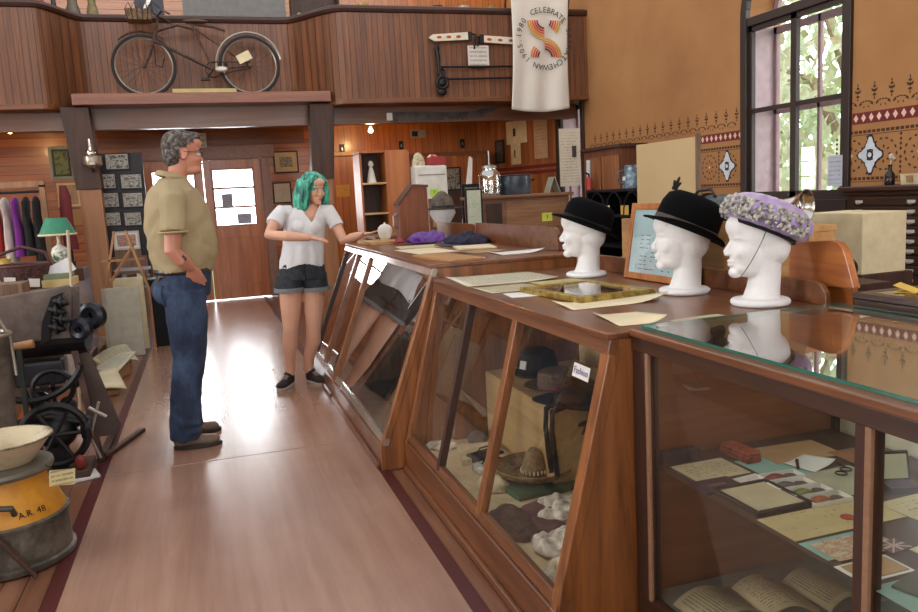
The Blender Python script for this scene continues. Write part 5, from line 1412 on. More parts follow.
# ---- back room behind the far counters
r = thing('oak_desk_box', 'old brown wooden desk cabinet with a yellow sticker, carrying the jar and black pot', 'cabinet', (2.32, 6.5, 0))
OLDW = wood('old_desk_wood', '5e3c26', '8c6244', 'x', .5, 1.2)
MB().bb((0, 0, 0), (.84, .5, 1.30)).build('carcass', OLDW, r, bevel=.003); MB().bb((-.03, -.04, 1.30), (.87, .53, 1.328)).build('top', OLDW, r, bevel=.005)
MB().bb((.03, -.012, 1.03), (.18, .0, 1.26)).build('recess_panel', W_DARK, r); MB().bb((.22, -.008, 1.03), (.80, .0, 1.27)).build('front_panel', wood('desk_front_wood', '6a452b', '98704e', 'x', .5, 1.2), r, bevel=.003)
o = MB().box((0, 0, 0), (.10, .003, .075)).build('sticker', plain('lime_paper', 'c3c94a', .6)); place(o, (2.93, 6.487, 1.115)); tag(o, 'lime yellow numbered sticker on the front of the wooden desk cabinet', 'sticker'); 
tx = text_mesh('3', .05, BLACKM, 'lettering', o, .0002); tx.rotation_euler = (PI/2, 0, 0); tx.location = (0, -.0018, 0)
JG = glass_mat('big_jar_glass', (.88, .9, .88), .02, .25)
r = thing('glass_jar', 'large clear glass jar with a wooden-handled paddle, on the desk cabinet', 'jar', (2.46, 6.66, 1.3285))
MB().lathe([(0, 0), (.09, 0), (.10, .02), (.10, .17), (.085, .21), (.06, .23), (.06, .255), (.054, .255), (.054, .23), (.08, .205), (.094, .17), (.094, .02), (0, .012)], 28).build('body', JG, r, smooth=True)
MB().lathe([(.058, .24), (.066, .245), (.066, .265), (.03, .275), (0, .275)], 24).build('lid', STEEL, r, smooth=True); MB().cyl((0, 0, .03), (0, 0, .40), .007).build('paddle_shaft', STEEL, r); MB().box((0, 0, .10), (.06, .01, .12), (0, .2, 0)).build('paddle', PLY, r, bevel=.004)
r = thing('stock_pot', 'black and grey enamel stock pot beside the glass jar', 'pot', (2.72, 6.72, 1.3285)); MB().lathe([(0, 0), (.15, 0), (.155, .015), (.155, .165), (.165, .175), (.16, .178), (.148, .165), (.148, .02), (0, .012)], 32).build('body', mottle('grey_enamel', [(.4, '232830'), (.6, '4a545e')], 4, .3, .1, 0), r, smooth=True)
for sx in (-1, 1): MB().tube([(sx*.155, -.03, .13), (sx*.19, -.02, .125), (sx*.19, .02, .125), (sx*.155, .03, .13)], .007).build('handle', BLACK, r)
r = thing('tent_card', 'folded grey card standing at the right end of the desk cabinet top', 'card', (3.05, 6.62, 1.3285)); MB().box((-.03, 0, .07), (.006, .12, .15), (0, .35, 0)).build('front', plain('grey_green_card', '8a8c78', .6), r); MB().box((.03, 0, .07), (.006, .12, .15), (0, -.35, 0)).build('back', plain('grey_green_card', '8a8c78', .6), r)
r = thing('paper_notice', 'hanging white printed sheet with a small dark picture before the far window', 'notice', (3.72, 7.6, 0))
MB().box((.0, 0, 1.68), (.24, .004, .60)).build('sheet', printed('hanging_notice', 'c0b6a2', '7d705c', 20, .5, 'x', 'z'), r); MB().box((.05, -.004, 1.74), (.05, .003, .12)).build('picture', DARKC, r); MB().cyl((0, .01, 0), (0, .01, 1.98), .012).build('stand_pole', W_GREY, r); MB().box((0, .01, .01), (.3, .2, .02)).build('base', W_GREY, r)
# tall shelf cabinet with open front
r = thing('shelf_cabinet', 'tall orange-brown cabinet with open shelves at its left side, behind the far counter', 'cabinet', (1.52, 7.75, 0), 0)
CABW = wood('cabinet_orange', '8a4a22', 'b36c38', 'z', .4, .8)
MB().bb((.24, 0, 0), (.49, .35, 1.83)).build('carcass', CABW, r, bevel=.003); MB().bb((-.02, 0, 0), (.0, .35, 1.80)).build('side_panel', CABW, r); MB().bb((0, .32, 0), (.24, .35, 1.83)).build('back_panel', W_DARK, r)
for z in (.85, 1.20, 1.50): MB().bb((0, .0, z), (.24, .32, z+.018)).build('shelf_board', PLY, r)
MB().bb((-.02, -.0, 1.81), (.24, .34, 1.83)).build('top', CABW, r)
for i, (x, z, w_, h_) in enumerate(((.05, 1.64, .05, .14), (.13, 1.64, .045, .12))):
    pass
r = thing('white_doll', 'small white hanging figure on the top shelf of the tall orange-brown cabinet', 'ornament', (1.63, 7.84, 1.5185)); MB().lathe([(0, 0), (.05, .0), (.03, .1), (.015, .15), (.03, .18), (.02, .21), (0, .22)], 14).build('body', WHITE, r, smooth=True)
# white refrigerator-like door, things on top
r = thing('white_cabinet', 'narrow white metal cabinet with a green sticker behind the far counter', 'cabinet', (2.02, 7.6, 0)); 
WM = plain('white_enamel', 'c9c7bd', .35)
MB().bb((0, 0, 0), (.33, .35, 1.66)).build('carcass', WM, r, bevel=.02); d_ = MB().bb((.005, -.03, .35), (.325, 0, 1.65)).build('door', WM, r, bevel=.012); MB().bb((.03, -.034, 1.56), (.30, -.03, 1.57)).build('trim_line', STEEL, d_)
MB().bb((.0, -.03, .05), (.33, 0, .33)).build('lower_door', WM, r, bevel=.01)
o = MB().box((0, 0, 0), (.09, .003, .07)).build('sticker', plain('lime_green_paper', 'a9cf3e', .6)); place(o, (2.20, 7.566, 1.39)); tag(o, 'bright green numbered sticker on the white metal cabinet', 'sticker'); tx = text_mesh('7', .045, BLACKM, 'lettering', o, .0002); tx.rotation_euler = (PI/2, 0, 0); tx.location = (0, -.0018, 0)
cloth_heap('fabric_bundle', 'pale flowered bundle on the left of the white metal cabinet top', (2.10, 7.76, 1.6605), .07, .07, .13, mottle('pale_floral', [(.35, '5b6a4a'), (.5, 'c9bfa0'), (.65, 'a88a5a')], 30, .8), 21, 'bundle', 20, .012)
cloth_heap('fabric_bundle', 'red and white bundle on the right of the white metal cabinet top', (2.26, 7.76, 1.6605), .08, .08, .12, mottle('red_white_cloth', [(.40, '8f1f26'), (.5, 'b8342f'), (.56, 'd4ccc2')], 16, .8), 22, 'bundle', 24, .016)
o = MB().box((0, 0, .04), (.17, .12, .08)).build('red_tin', plain('red_tin', '8f2226', .4), bevel=.006); place(o, (2.26, 7.64+.02, 1.6605)); tag(o, 'low red tin box at the front edge of the white metal cabinet top', 'tin')
# leaning boards and frames
r = thing('table', 'plain wooden side table behind the far counters, holding frames and the mannequin', 'table', (2.0, 6.95, 0)); MB().bb((-.02, -.2, 1.0), (.84, .35, 1.03)).build('top', OLDW, r, bevel=.003)
for sx in (.0, .80):
    for sy in (-.18, .30): MB().bb((sx, sy, 0), (sx+.04, sy+.04, 1.0)).build('leg', OLDW, r)
r.location = (1.42, 6.95, 0); 
for c in list(r.children):
    pass
MAN = (1.94, 6.60)
r = thing('mannequin_bust', 'white mannequin head under a grey-brown brimmed hat, behind the purple cloth', 'mannequin head', (1.99, 6.62, 0)); MB().lathe([(0, 1.03), (.06, 1.03), (.06, 1.045), (.045, 1.06), (.05, 1.10), (.095, 1.16), (.115, 1.20), (.11, 1.235), (.08, 1.25), (0, 1.25)], 24).build('head', FOAM, r, smooth=True)
MB().bb((-.10, -.08, 0), (.10, .08, 1.03)).build('pedestal', W_DARK, r)
m = MB(); s0 = 0
HATG = mottle('taupe_felt', [(.35, '3a332b'), (.6, '6b6152')], 14, .9)
r = thing('hat', 'grey-brown peaked hat on the white mannequin behind the purple cloth', 'hat', (1.99, 6.62, 1.235)); MB().lathe([(.10, 0), (.105, .04), (.085, .10), (.03, .15), (0, .16)], 24, cap=False).build('crown', HATG, r, smooth=True, solid=.004); MB().lathe([(.10, 0), (.15, .002), (.19, .008), (.19, .013), (.15, .008), (.10, .006)], 32, cap=False).build('brim', HATG, r, smooth=True); MB().lathe([(.103, .005), (.108, .01), (.106, .035), (.101, .035)], 24, cap=False).build('hatband', BLACK, r, smooth=True)
for i, (x, y, w_, h_, mt, lab, rz_, fr_) in enumerate((
    (2.13, 7.2, .2, .30, W_PALE, 'pale wooden framed picture leaning behind the peaked hat', .0, OLDW),
    (2.44, 7.14, .19, .42, photo_mat('old_photo_a', '3a352f', '8a8070', '5e564a'), 'dark framed engraving right of the peaked hat', 0, BLACK),
    )):
    r = frame('picture_frame', lab, w_, h_, .03, fr_, .0, mt, .025); place(r, (x, y, 1.03), rz_)
    if i == 1: MB().bb((-.09, -.01, -1.03), (.09, .03, 0)).build('stand', W_DARK, r)
r = thing('white_slab', 'thin white panel leaning at an angle beside the white metal cabinet', 'panel', (2.40, 7.35, 0)); MB().prism([(.0, 1.02), (.10, 1.04), (.145, 1.70), (.115, 1.72)], .02, 'xz', 0).build('panel', WM, r); MB().bb((.0, .0, 0), (.10, .05, 1.03)).build('stand', W_DARK, r)
r = frame('picture_frame', 'black framed pale certificate standing at the left of the desk cabinet', .155, .40, .014, BLACK, .0, printed('green_certificate', 'b9bfa8', '6b6f5c', 14, .4, 'x', 'z'), .02); place(r, (2.215, 6.42, 1.0)); 
MB().bb((-.08, -.01, -1.0), (.08, .04, 0)).build('stand', W_DARK, r)
r = frame('picture_frame', 'framed picture of a landscape above the leaning certificate', .26, .35, .02, BLACK, .0, photo_mat('old_photo_b', '2e2c2a', '9a9484', '5d5a50', 5), .02); place(r, (2.66, 7.4, 1.20)); MB().bb((-.13, -.01, -1.2), (.13, .04, 0)).build('stand', W_DARK, r)
r = frame('picture_frame', 'wooden framed portrait on the back wall panel door', .36, .45, .05, W_CASE, .03, photo_mat('portrait_back', '5a4638', 'b8a48a', '7d5a44', 4), .03, CREAMC); place(r, (3.65, 11.84, 1.42))
r = thing('cupboard', 'tall panelled cupboard standing against the back wall under the right bulb', 'cupboard', (3.05, 11.55, 0)); MB().bb((0, 0, 0), (1.15, .30, 1.95)).build('carcass', W_BACK, r, bevel=.004); MB().bb((-.03, -.03, 1.95), (1.18, .31, 2.0)).build('cornice', W_RED, r)
for k in (0, 1): MB().bb((.04+.55*k, -.02, .1), (.56+.55*k, 0, 1.9)).build('door', W_BACK, r, bevel=.004)
bpy.data.objects['picture_frame.004'].location = (3.65, 11.51, 1.42) if 'picture_frame.004' in bpy.data.objects else (0, 0, 0)
# back wall fittings
for i, (x, z) in enumerate(((2.96, 2.14), (3.95, 2.14), (2.05, 2.12))):
    r = thing('wall_socket', ['black wall switch left of the thermostat', 'black wall switch at the right on the back boards', 'black wall switch beside the right bulb'][i], 'switch', (x, 11.865, z)); MB().bb((-.035, -.012, -.07), (.035, .012, .07)).build('plate', BLACK, r, bevel=.004); MB().bb((-.01, -.02, -.02), (.01, -.012, .02)).build('toggle', STEEL, r)
r = thing('thermostat', 'grey wall thermostat with a dark window on the back boards', 'thermostat', (3.24, 11.865, 2.31)); MB().bb((-.12, -.02, -.06), (.12, .012, .06)).build('body', plain('beige_grey', '8d8474', .5), r, bevel=.004); MB().bb((-.10, -.026, -.04), (-.01, -.02, .04)).build('display', BLACK, r)
# angled boarded panel and posters at the far end of the right wall
m = MB(); m.prism([(4.8, 10.2), (4.8, 11.88), (4.45, 11.88)], 2.5, 'xy', 0); st(m.build('wall_right_panel', wood('panel_boards', '84481f', 'a9632d', 'z', .4, .8, .1, 'y', .003)))
ang = math.atan2(.35, 1.68)
def on_panel(t_, z): return V((4.8-.35*t_, 10.2+1.68*t_, z))+V((-math.cos(ang), -math.sin(ang), 0))*.008
for i, (t_, z, w_, h_, mt, fr_, lab) in enumerate((
    (.58, 2.24, .55, .34, PAPER, None, 'cream poster with a small sketch, upper left on the far right wall'),
    (.22, 2.10, .33, .58, printed('long_notice', 'b99a78', '6a4a34', 12, .45, 'y', 'z'), None, 'long tan notice with printed lines at the far right wall'),
    (.60, 1.92, .26, .32, CREAMC, None, 'small cream card with a dark figure under the sketch poster'),
    (.85, 1.98, .24, .36, photo_mat('dark_photo', '1e1b18', '5e564a', '38322a'), BLACK, 'small dark framed photograph nearest the corner of the back room'))):
    if fr_:
        r = frame('picture_frame', lab, w_, h_, .03, fr_, 0, mt, .02); r.location = on_panel(t_, z-h_/2)-V((.012, 0, 0)); r.rotation_euler = (0, 0, -PI/2+ang) 
    else:
        r = thing('poster', lab, 'poster', on_panel(t_, z)); MB().box((0, 0, 0), (.003, w_, h_)).build('sheet', mt, r)
        if i != 1: MB().box((-.003, w_*.1, 0), (.002, w_*.12, h_*.35)).build('sketch', DARKC, r)
        r.rotation_euler = (0, 0, ang)
m = MB(); m.bm.verts.ensure_lookup_table()
for z in (1.70, 1.62): m.box((4.62-.004, 11.04, z), (.004, 1.66, .05), (0, 0, ang))
m.build('dado_stripe', MAROON, bpy.data.objects['wall_right_panel'])
# ================================================================ on the balcony front
r = thing('banner', 'long white banner with a round red and orange emblem, hung on the balcony', 'banner', (4.13, 9.08, 3.175))
CLOTH = plain('banner_cloth', 'cfcac0', .85, var=.04, vscale=3)
def bf(u, v):
    z = .79-1.62*v; w_ = .395+.0*v-.03*math.sin(PI*v)
    x = (u-.5)*2*w_-.02-.05*v
    y = -.012-.018*math.sin(u*15+2*v)*v-.02*math.sin(u*7+1)*v
    if v == 1: pass
    return (x, y, z-.035*v*math.sin(PI*u))
m = MB(); m.sheet(bf, 40, 40); m.build('cloth', CLOTH, r, smooth=True, solid=.004)
MB().cyl((-.46, .0, .80), (.46, .0, .80), .016).build('pole', W_DARK, r)
for q in (-.42, .42): MB().bar((q, 0, .80), (q, .17, .36), .02, .02).build('bracket', W_DARK, r)
def arcs(cy, a0, a1, rads, mats):
    out = []
    for R_, mt in zip(rads, mats):
        n = 14; m = MB(); w_ = .0105
        for i in range(n):
            t0, t1 = a0+(a1-a0)*i/n, a0+(a1-a0)*(i+1)/n
            m.prism([((R_-w_)*math.cos(t0), cy+(R_-w_)*math.sin(t0)), ((R_+w_)*math.cos(t0), cy+(R_+w_)*math.sin(t0)), ((R_+w_)*math.cos(t1), cy+(R_+w_)*math.sin(t1)), ((R_-w_)*math.cos(t1), cy+(R_-w_)*math.sin(t1))], .003, 'xz', -.052)
        m.build('emblem_band', mt, r)
EM = [plain('em_maroon', '5c1f20', .7), plain('em_red', 'b8402a', .7), plain('em_orange', 'c8592f', .7), plain('em_amber', 'cf8a3c', .7), plain('em_gold', 'bd9a4a', .7)]
RD = (.092, .122, .152, .182, .212)
arcs(.215, PI, 1.5*PI, RD, EM); arcs(-.215, 0, .5*PI, RD, EM)
arcs(.215, 2*PI-.75, 2*PI, RD[:1]+RD[1:5], EM); arcs(-.215, PI-.75, PI, RD[:4], EM)
TXT = plain('banner_ink', '2b2523', .8)
def circ(txt, a0, a1):
    n = len(txt); os_ = []
    for i, ch in enumerate(txt):
        if ch == ' ': continue
        a = a0+(a1-a0)*i/(n-1)
        o = text_mesh(ch, .095, TXT, 'l', None, .0008)
        o.matrix_basis = Matrix.Translation((.335*math.cos(a), -.052, .335*math.sin(a))) @ Matrix.Rotation(PI/2, 4, 'X') @ Matrix.Rotation(a-PI/2, 4, 'Z'); os_.append(o)
    return os_
R_ = math.radians
join_meshes(circ('CELEBRATE', R_(116), R_(40)), 'lettering', r)
join_meshes(circ('SASKATCHEWAN', R_(18), R_(-113)), 'lettering', r)
join_meshes(circ('1905.1980', R_(-133), R_(-218)), 'lettering', r)
# painted wooden pieces with hooks, bracket with rods, notice
IV = plain('ivory_paint', 'cfc8b4', .5); OR_ = plain('orange_oval', 'a8442a', .5)
for i, (x0, x1, z, flip) in enumerate(((2.70, 3.24, 3.20, 1), (3.34, 3.80, 3.19, -1))):
    r = thing('painted_bar', ['white tapered painted bar with orange ovals, left one on the balcony front', 'white painted bar with orange ovals partly behind the banner edge'][i], 'sign', (x0, 9.17, z), rot=(0, -.04*flip, 0))
    L = x1-x0
    MB().prism([(0, .0), (.05, .035), (L-.03, .05), (L-.03, -.04), (.07, -.045)] if flip > 0 else [(.03, .045), (L, .04), (L, -.04), (.03, -.04)], .03, 'xz', -.015).build('bar', IV, r, bevel=.004)
    MB().bb((L-.05 if flip > 0 else 0, -.02, -.045), (L if flip > 0 else .05, .02, .052)).build('end_plate', BLACK, r)
    hx0 = L if flip > 0 else 0; MB().tube([(hx0-.01*flip, 0, .03), (hx0+.05*flip, 0, .02), (hx0+.06*flip, 0, -.04), (hx0+.07*flip, 0, -.12)], .012).build('hook', BLACK, r, smooth=True)
    for k in range(3): MB().ell((.13+.12*k if flip > 0 else .12+.14*k, -.016, 0), (.032, .004, .017)).build('oval', OR_, r, smooth=True)
r = thing('iron_bracket', 'black iron gear bracket with two long rods on the balcony front', 'ironwork', (2.80, 9.15, 2.58))
m = MB(); m.tube([(-.02, 0, .52), (-.0, 0, .40), (.0, 0, .28), (.02, 0, .18)], [.02, .028, .018, .03], 8); m.ell((-.01, 0, .50), (.035, .02, .04)); m.build('upright', BLACK, r, smooth=True)
m = MB(); m.ring((.03, -.02, .10), .065, .02, 'y', 24, 8); m.ell((.03, -.02, .10), (.05, .03, .05)); m.ell((.03, 0, .0), (.06, .025, .05)); m.ring((.03, -.01, .22), .04, .015, 'y', 16, 8); m.build('gear', BLACK, r, smooth=True)
MB().cyl((.03, 0, .285), (1.0, 0, .29), .013).build('rod', BLACK, r); MB().cyl((.09, 0, .145), (1.0, 0, .155), .013).build('rod', BLACK, r)
o = MB().box((0, 0, 0), (.27, .004, .25)).build('paper_notice', printed('balcony_notice', 'c9c3ba', '7b6f68', 5, .6, 'x', 'z')); place(o, (3.315, 9.17, 2.99)); tag(o, 'square printed notice on the balcony front below the painted bars', 'notice')
# saw on the beam
SAWM = mottle('rusty_saw', [(.35, '2e2928'), (.6, '4c4441')], 8, .5, .4)
r = thing('crosscut_saw', 'long rusty crosscut saw blade hanging on the beam under the balcony', 'saw', (2.28, 9.592, 2.27))
P_ = [(0, .0), (.0, .13), (.30, .13), (.75, .115), (1.05, .12), (1.36, .175), (1.41, .165), (1.40, .135), (1.25, .085)]
k = 0; x = 1.2; zz = .07
while x > .06:
    P_ += [(x, .022+.055*max(0, (x-.7))), (x-.03, .002+.05*max(0, (x-.7)))]; x -= .06
MB().prism(P_, .006, 'xz', 0).build('blade', SAWM, r); MB().box((-.01, -.002, .075), (.07, .01, .09)).build('tag', PAPERW, r)
# gallery things behind the parapet rail
o = MB().bb((-.0, 0, 0), (1.22, .03, .9)).build('notice_board', plain('slate_grey_board', '6a6864', .6)); place(o, (-.02, 10.3, 3.45)); tag(o, 'large slate grey board standing behind the balcony rail above the bicycle', 'board')
m = MB(); m.bb((-4.6, 10.0, 3.30), (4.7, 10.5, 3.45)); st(m.build('gallery_ledge', W_RED))
o = MB().bb((0, 0, 0), (.34, .04, .5)).build('red_cloth', plain('red_textile', '8c2f2c', .8)); place(o, (-1.86, 10.25, 3.4505)); tag(o, 'dull red hanging cloth behind the balcony rail at the far left', 'cloth')
for i, (x, w_, c_, lab) in enumerate(((-1.45, .08, '1c1c20', 'black upright object by the red cloth behind the rail'), (-1.30, .17, '57503f', 'dark tin with pale spots behind the curve of the balcony rail'), (-1.08, .14, '6d6238', 'olive glass vase behind the balcony rail'), (-.55, .32, '1e2230', 'dark blue framed panel above the bicycle basket'), (2.05, .22, '9a8c3e', 'yellowish ornament behind the right part of the balcony rail'), (3.40, .22, 'b9b4a8', 'white dome ornament behind the rail above the painted bar'), (3.05, .2, '4a2a1a', 'brown bowl behind the rail left of the white dome'), (3.80, .2, '8c7a40', 'gold ornament behind the rail beside the banner'))):
    r = thing('gallery_object' if i < 0 else ('ornament', 'tin', 'vase', 'panel', 'ornament', 'dome', 'bowl', 'ornament')[i], lab, 'ornament', (x+w_/2, 10.2, 3.4505))
    mt = plain('gal_%d' % i, c_, .5, vscale=30, var=.4)
    if i in (3,): MB().box((0, 0, .2), (w_, .03, .4)).build('board', mt, r); MB().box((-.08, -.02, .2), (.04, .01, .42), (0, .5, 0)).build('stick', WHITE, r)
    else: MB().lathe([(0, 0), (w_*.42, 0), (w_*.5, .06), (w_*.45, .22), (w_*.3, .30), (w_*.34, .36), (0, .38)], 18).build('body', mt, r, smooth=True)
bkc = ['6a4a3c', '9a8a4a', '3c4a3a', 'b0a890', '5a3030', '8a6a3a', '40404a', 'a89a70', '7a3a2c']
r = thing('bookcase', 'dark bookcase in the gallery behind the right curve of the balcony', 'bookcase', (1.26, 10.18, 3.4505))
for q in (0, .58): MB().bb((q, 0, 0), (q+.02, .25, .8)).build('side_panel', W_DARK, r)
MB().bb((0, .23, 0), (.6, .25, .8)).build('back_panel', W_DARK, r); MB().bb((.02, 0, .0), (.58, .23, .02)).build('shelf_board', W_DARK, r)
for k in range(13):
    o = MB().bb((-.018, 0, 0), (.018, .15, .20+.03*math.sin(k*2.1))).build('book', plain('book_%d' % (k % 9), bkc[k % 9], .7)); place(o, (1.31+.041*k, 10.21, 3.471)); tag(o, 'book standing in the gallery bookcase behind the balcony curve', 'book', 'books in the gallery bookcase')

# ---- bicycle on the ledge
RUB = plain('tyre_rubber', '26211f', .8); RUST = mottle('rusted_frame', [(.35, '2a1e1b'), (.6, '5a4238')], 25, .5, .5); CHR = plain('dull_chrome', '9d968c', .35, .8)
r = thing('bicycle', 'old rusty bicycle with a wicker carrier leaning on the ledge before the balcony boards', 'bicycle', (0, 9.66, 2.62))
RW = .345; fx, rx = -.49, .66; zc_ = RW
for x in (fx, rx):
    w_ = MB(); w_.ring((x, 0, zc_), RW-.018, .018, 'y', 48, 8); wo = w_.build('wheel', RUB, r, smooth=True)
    m = MB(); m.ring((x, 0, zc_), RW-.042, .009, 'y', 48, 6); m.build('rim', CHR, wo, smooth=True)
    m = MB()
    for k in range(24):
        a = 2*PI*k/24; m.tube([(x+.02*math.cos(a+.9*(1 if k % 2 else -1)), .012*(1 if k % 2 else -1), zc_+.02*math.sin(a+.9*(1 if k % 2 else -1))), (x+(RW-.045)*math.cos(a), 0, zc_+(RW-.045)*math.sin(a))], .0016, 4)
    m.build('spokes', RUST, wo); MB().cyl((x, -.045, zc_), (x, .045, zc_), .02).build('hub', RUST, wo)
m = MB(); m.ring((fx, 0, zc_), RW+.025, .012, 'y', 24, 6, .9, 2.3); m.build('front_mudguard', RUST, r, smooth=True)
m = MB(); m.ring((rx, 0, zc_), RW+.025, .016, 'y', 36, 6, .2, 3.2); m.build('rear_mudguard', CHR, r, smooth=True)
bbk = (.25, 0, .30); hd = (-.33, 0, .72); hd2 = (-.36, 0, .62); st_ = (.10, 0, .74)
m = MB(); m.tube([hd, (-.1, 0, .79), st_], .016, 8); m.tube([hd2, bbk], .018, 8); m.tube([bbk, (.06, 0, .80)], .015, 8); m.tube([bbk, (rx, .03, zc_)], .010, 6); m.tube([st_, (rx, .03, zc_)], .009, 6); m.tube([(-.32, 0, .76), (-.37, 0, .60)], .02, 8)
m.build('frame', RUST, r, smooth=True)
MB().tube([(-.36, 0, .62), (-.40, 0, .5), (-.46, 0, .38), (fx, 0, zc_)], .014, 8).build('fork', RUST, r, smooth=True)
m = MB(); m.tube([(-.31, 0, .76), (-.30, 0, .86)], .012, 8); m.tube([(-.16, -.22, .86), (-.24, -.2, .90), (-.30, 0, .88), (-.24, .2, .90), (-.16, .22, .86)], .011, 8); m.tube([(-.3, -.02, .88), (-.40, -.05, .97), (-.33, -.06, 1.02), (-.26, -.05, .96)], .008, 6)
m.build('handlebar', RUST, r, smooth=True)
m = MB(); m.ell((.10, 0, .83), (.14, .06, .025)); m.tube([(.0, 0, .82), (.1, 0, .80), (.3, .02, .78), (.42, .02, .74)], .02, 6); m.build('saddle', LEATH, r, smooth=True)
m = MB(); m.ring(bbk, .085, .008, 'y', 28, 6); m.tube([(.25, -.03, .30), (.17, -.03, .20)], .01, 6); m.box((.15, -.06, .185), (.09, .08, .02)); m.tube([(.25, .03, .30), (.35, .03, .36)], .01, 6); m.box((.37, .06, .37), (.09, .08, .02)); m.build('crank', BLACK, r, smooth=True)
m = MB(); m.tube([(.25, -.02, .385), (rx, -.02, zc_+.035)], .006, 6); m.tube([(.25, -.02, .215), (.45, -.02, .27), (rx, -.02, zc_-.035)], .006, 6); m.build('chain', BLACK, r)
MB().ell((.34, -.04, .30), (.07, .01, .035)).build('chain_guard', CHR, r, smooth=True)
m = MB(); m.tube([(-.36, -.02, .55), (-.37, -.03, .35), (-.30, -.03, .32), (-.27, -.03, .42)], .008, 6); m.build('brake_cable', BLACK, r, smooth=True)
b_ = MB().bb((-.62, -.12, .82), (-.36, .12, .94)).build('carrier_basket', mottle('wicker', [(.35, '4a3424'), (.6, '86684a')], 30, .8, 0, .6), r, bevel=.01)
m = MB()
for k in range(5): m.tube([(-.60+.05*k, -.13, .82), (-.62+.06*k, -.15, .92), (-.58+.06*k, -.13, 1.0+.02*math.sin(k*3)), (-.54+.05*k, -.12, .90)], .006, 5)
m.build('wire_loops', BLACK, r, smooth=True)
o = MB().box((0, 0, 0), (.16, .004, .10), (0, -.45, 0)).build('price_card', CREAMC); place(o, (.60, 9.56+.03, 3.05)); tag(o, 'cream paper tag tied to the rear wheel of the bicycle', 'tag')
o = MB().bb((-.34, -.03, 0), (.34, .03, .045)).build('yellow_strip', plain('yellowed_wood', 'b3a268', .6)); place(o, (.13, 9.36, 2.621)); tag(o, 'yellowed wooden strip lying on the ledge between the bicycle wheels', 'board')

# ================================================================ back wall pictures
def wallpic(label, x, z, w_, h_, fm, pm, bw=.03, mat_board=CREAMC, inner=.02, y=YB-.012):
    r = frame('picture_frame', label, w_, h_, bw, fm, inner, pm, .02, mat_board); place(r, (x, y, z)); return r
BWP = photo_mat('bw_photo', '1f1e1c', 'a8a49a', '55524c', 9)
wallpic('gold framed group photograph right of the entrance door', 1.21, 1.80, .36, .32, BLACK, BWP, .02, plain('buff_mount', 'b8a680', .7), .07)
wallpic('white certificate in a dark frame below the group photograph', 1.12, 1.36, .27, .31, BLACK, printed('door_certificate', 'b5b0a0', '7b7768', 9, .4, 'x', 'z'), .02, None, 0)
o = MB().box((0, 0, 0), (.10, .003, .26)).build('paper_notice', PAPER); place(o, (1.375, YB-.004, 1.49)); tag(o, 'narrow cream slip hanging beside the framed white certificate', 'notice')
o = MB().box((0, 0, 0), (.20, .003, .18)).build('paper_notice', printed('gold_leaflet', 'b98a3a', '6e4a1c', 5, .5, 'x', 'z')); place(o, (2.02, YB-.024, 1.50)); tag(o, 'golden leaflet pinned to the boards right of the woman', 'notice')
o = MB().box((0, 0, 0), (.28, .004, .20)).build('paper_notice', printed('header_notice', 'b9b9ae', '6a6a60', 3, .6, 'x', 'z')); place(o, (-.02, YB-.07, 2.30)); tag(o, 'white printed notice above the middle of the double doors', 'notice')
r = wallpic('sea-green framed picture of leaves on the left back boards', -1.78, 1.84, .30, .44, plain('seagreen_frame', '7f9486', .5), mottle('leaf_picture', [(.4, '1d2216'), (.55, '5d7a32'), (.7, '2c2f22')], 14, .5), .04, plain('black_mount', '1a1a18', .6), .03)
r = wallpic('buff card of many small portraits below the green framed picture', -1.74, 1.46, .30, .34, BROWNP, photo_mat('many_portraits', '5f4a3a', 'c2a888', '8a7058', 16), .01, CREAMC, .03)
o = MB().box((0, 0, 0), (.26, .003, .22)).build('paper_notice', BROWNP); place(o, (-1.72, YB-.004, 1.32)); tag(o, 'plain brown sheet under the card of small portraits', 'notice')

# ================================================================ left side: photographs, rack, lamp, machines
r = thing('display_stand', 'tall dark photo display stand to the left of the entrance', 'stand', (-1.14, 9.72, 0)); MB().bb((0, 0, .85), (.52, .03, 2.02)).build('board', BLACK, r); MB().bb((.02, .0, 0), (.06, .03, .86)).build('leg', BLACK, r); MB().bb((.46, .0, 0), (.50, .03, .86)).build('leg', BLACK, r)
MB().bb((-.05, -.03, .2), (.0, .03, 2.15)).build('side_post', POSTL, r)
g = 'framed group photographs on the dark stand'
pos = [(-.885, 1.83, .26, .19, 'topmost'), (-1.01, 1.62, .19, .18, 'upper left'), (-.76, 1.61, .24, .18, 'upper right'), (-1.00, 1.41, .20, .18, 'middle left'), (-.765, 1.40, .23, .18, 'middle right'), (-1.00, 1.20, .19, .17, 'lower left'), (-.785, 1.19, .20, .17, 'lower right')]
for i, (x, z, w_, h_, nm) in enumerate(pos):
    r = frame('photo_frame', '%s black framed group photograph on the dark display stand' % nm, w_, h_, .014, BLACK, .008, photo_mat('group_photo_%d' % i, '26241f', 'b5b1a6', '6a665c', 3.2+.3*i), .016, plain('grey_mount', 'aaa79e', .7), 'photograph', g); place(r, (x, 9.70, z))
r = frame('picture_frame', 'white mounted colour photograph of a group at the foot of the display stand', .28, .21, .018, plain('silver_frame', 'b5b3ae', .4), .025, photo_mat('colour_group', '4a2f28', 'c9a593', '8a4a3e', 10), .02, WHITE, 'photograph'); place(r, (-.875, 9.66, .93)); MB().bb((-.14, -.0, -.93), (.14, .02, 0)).build('stand', W_GREY, r)
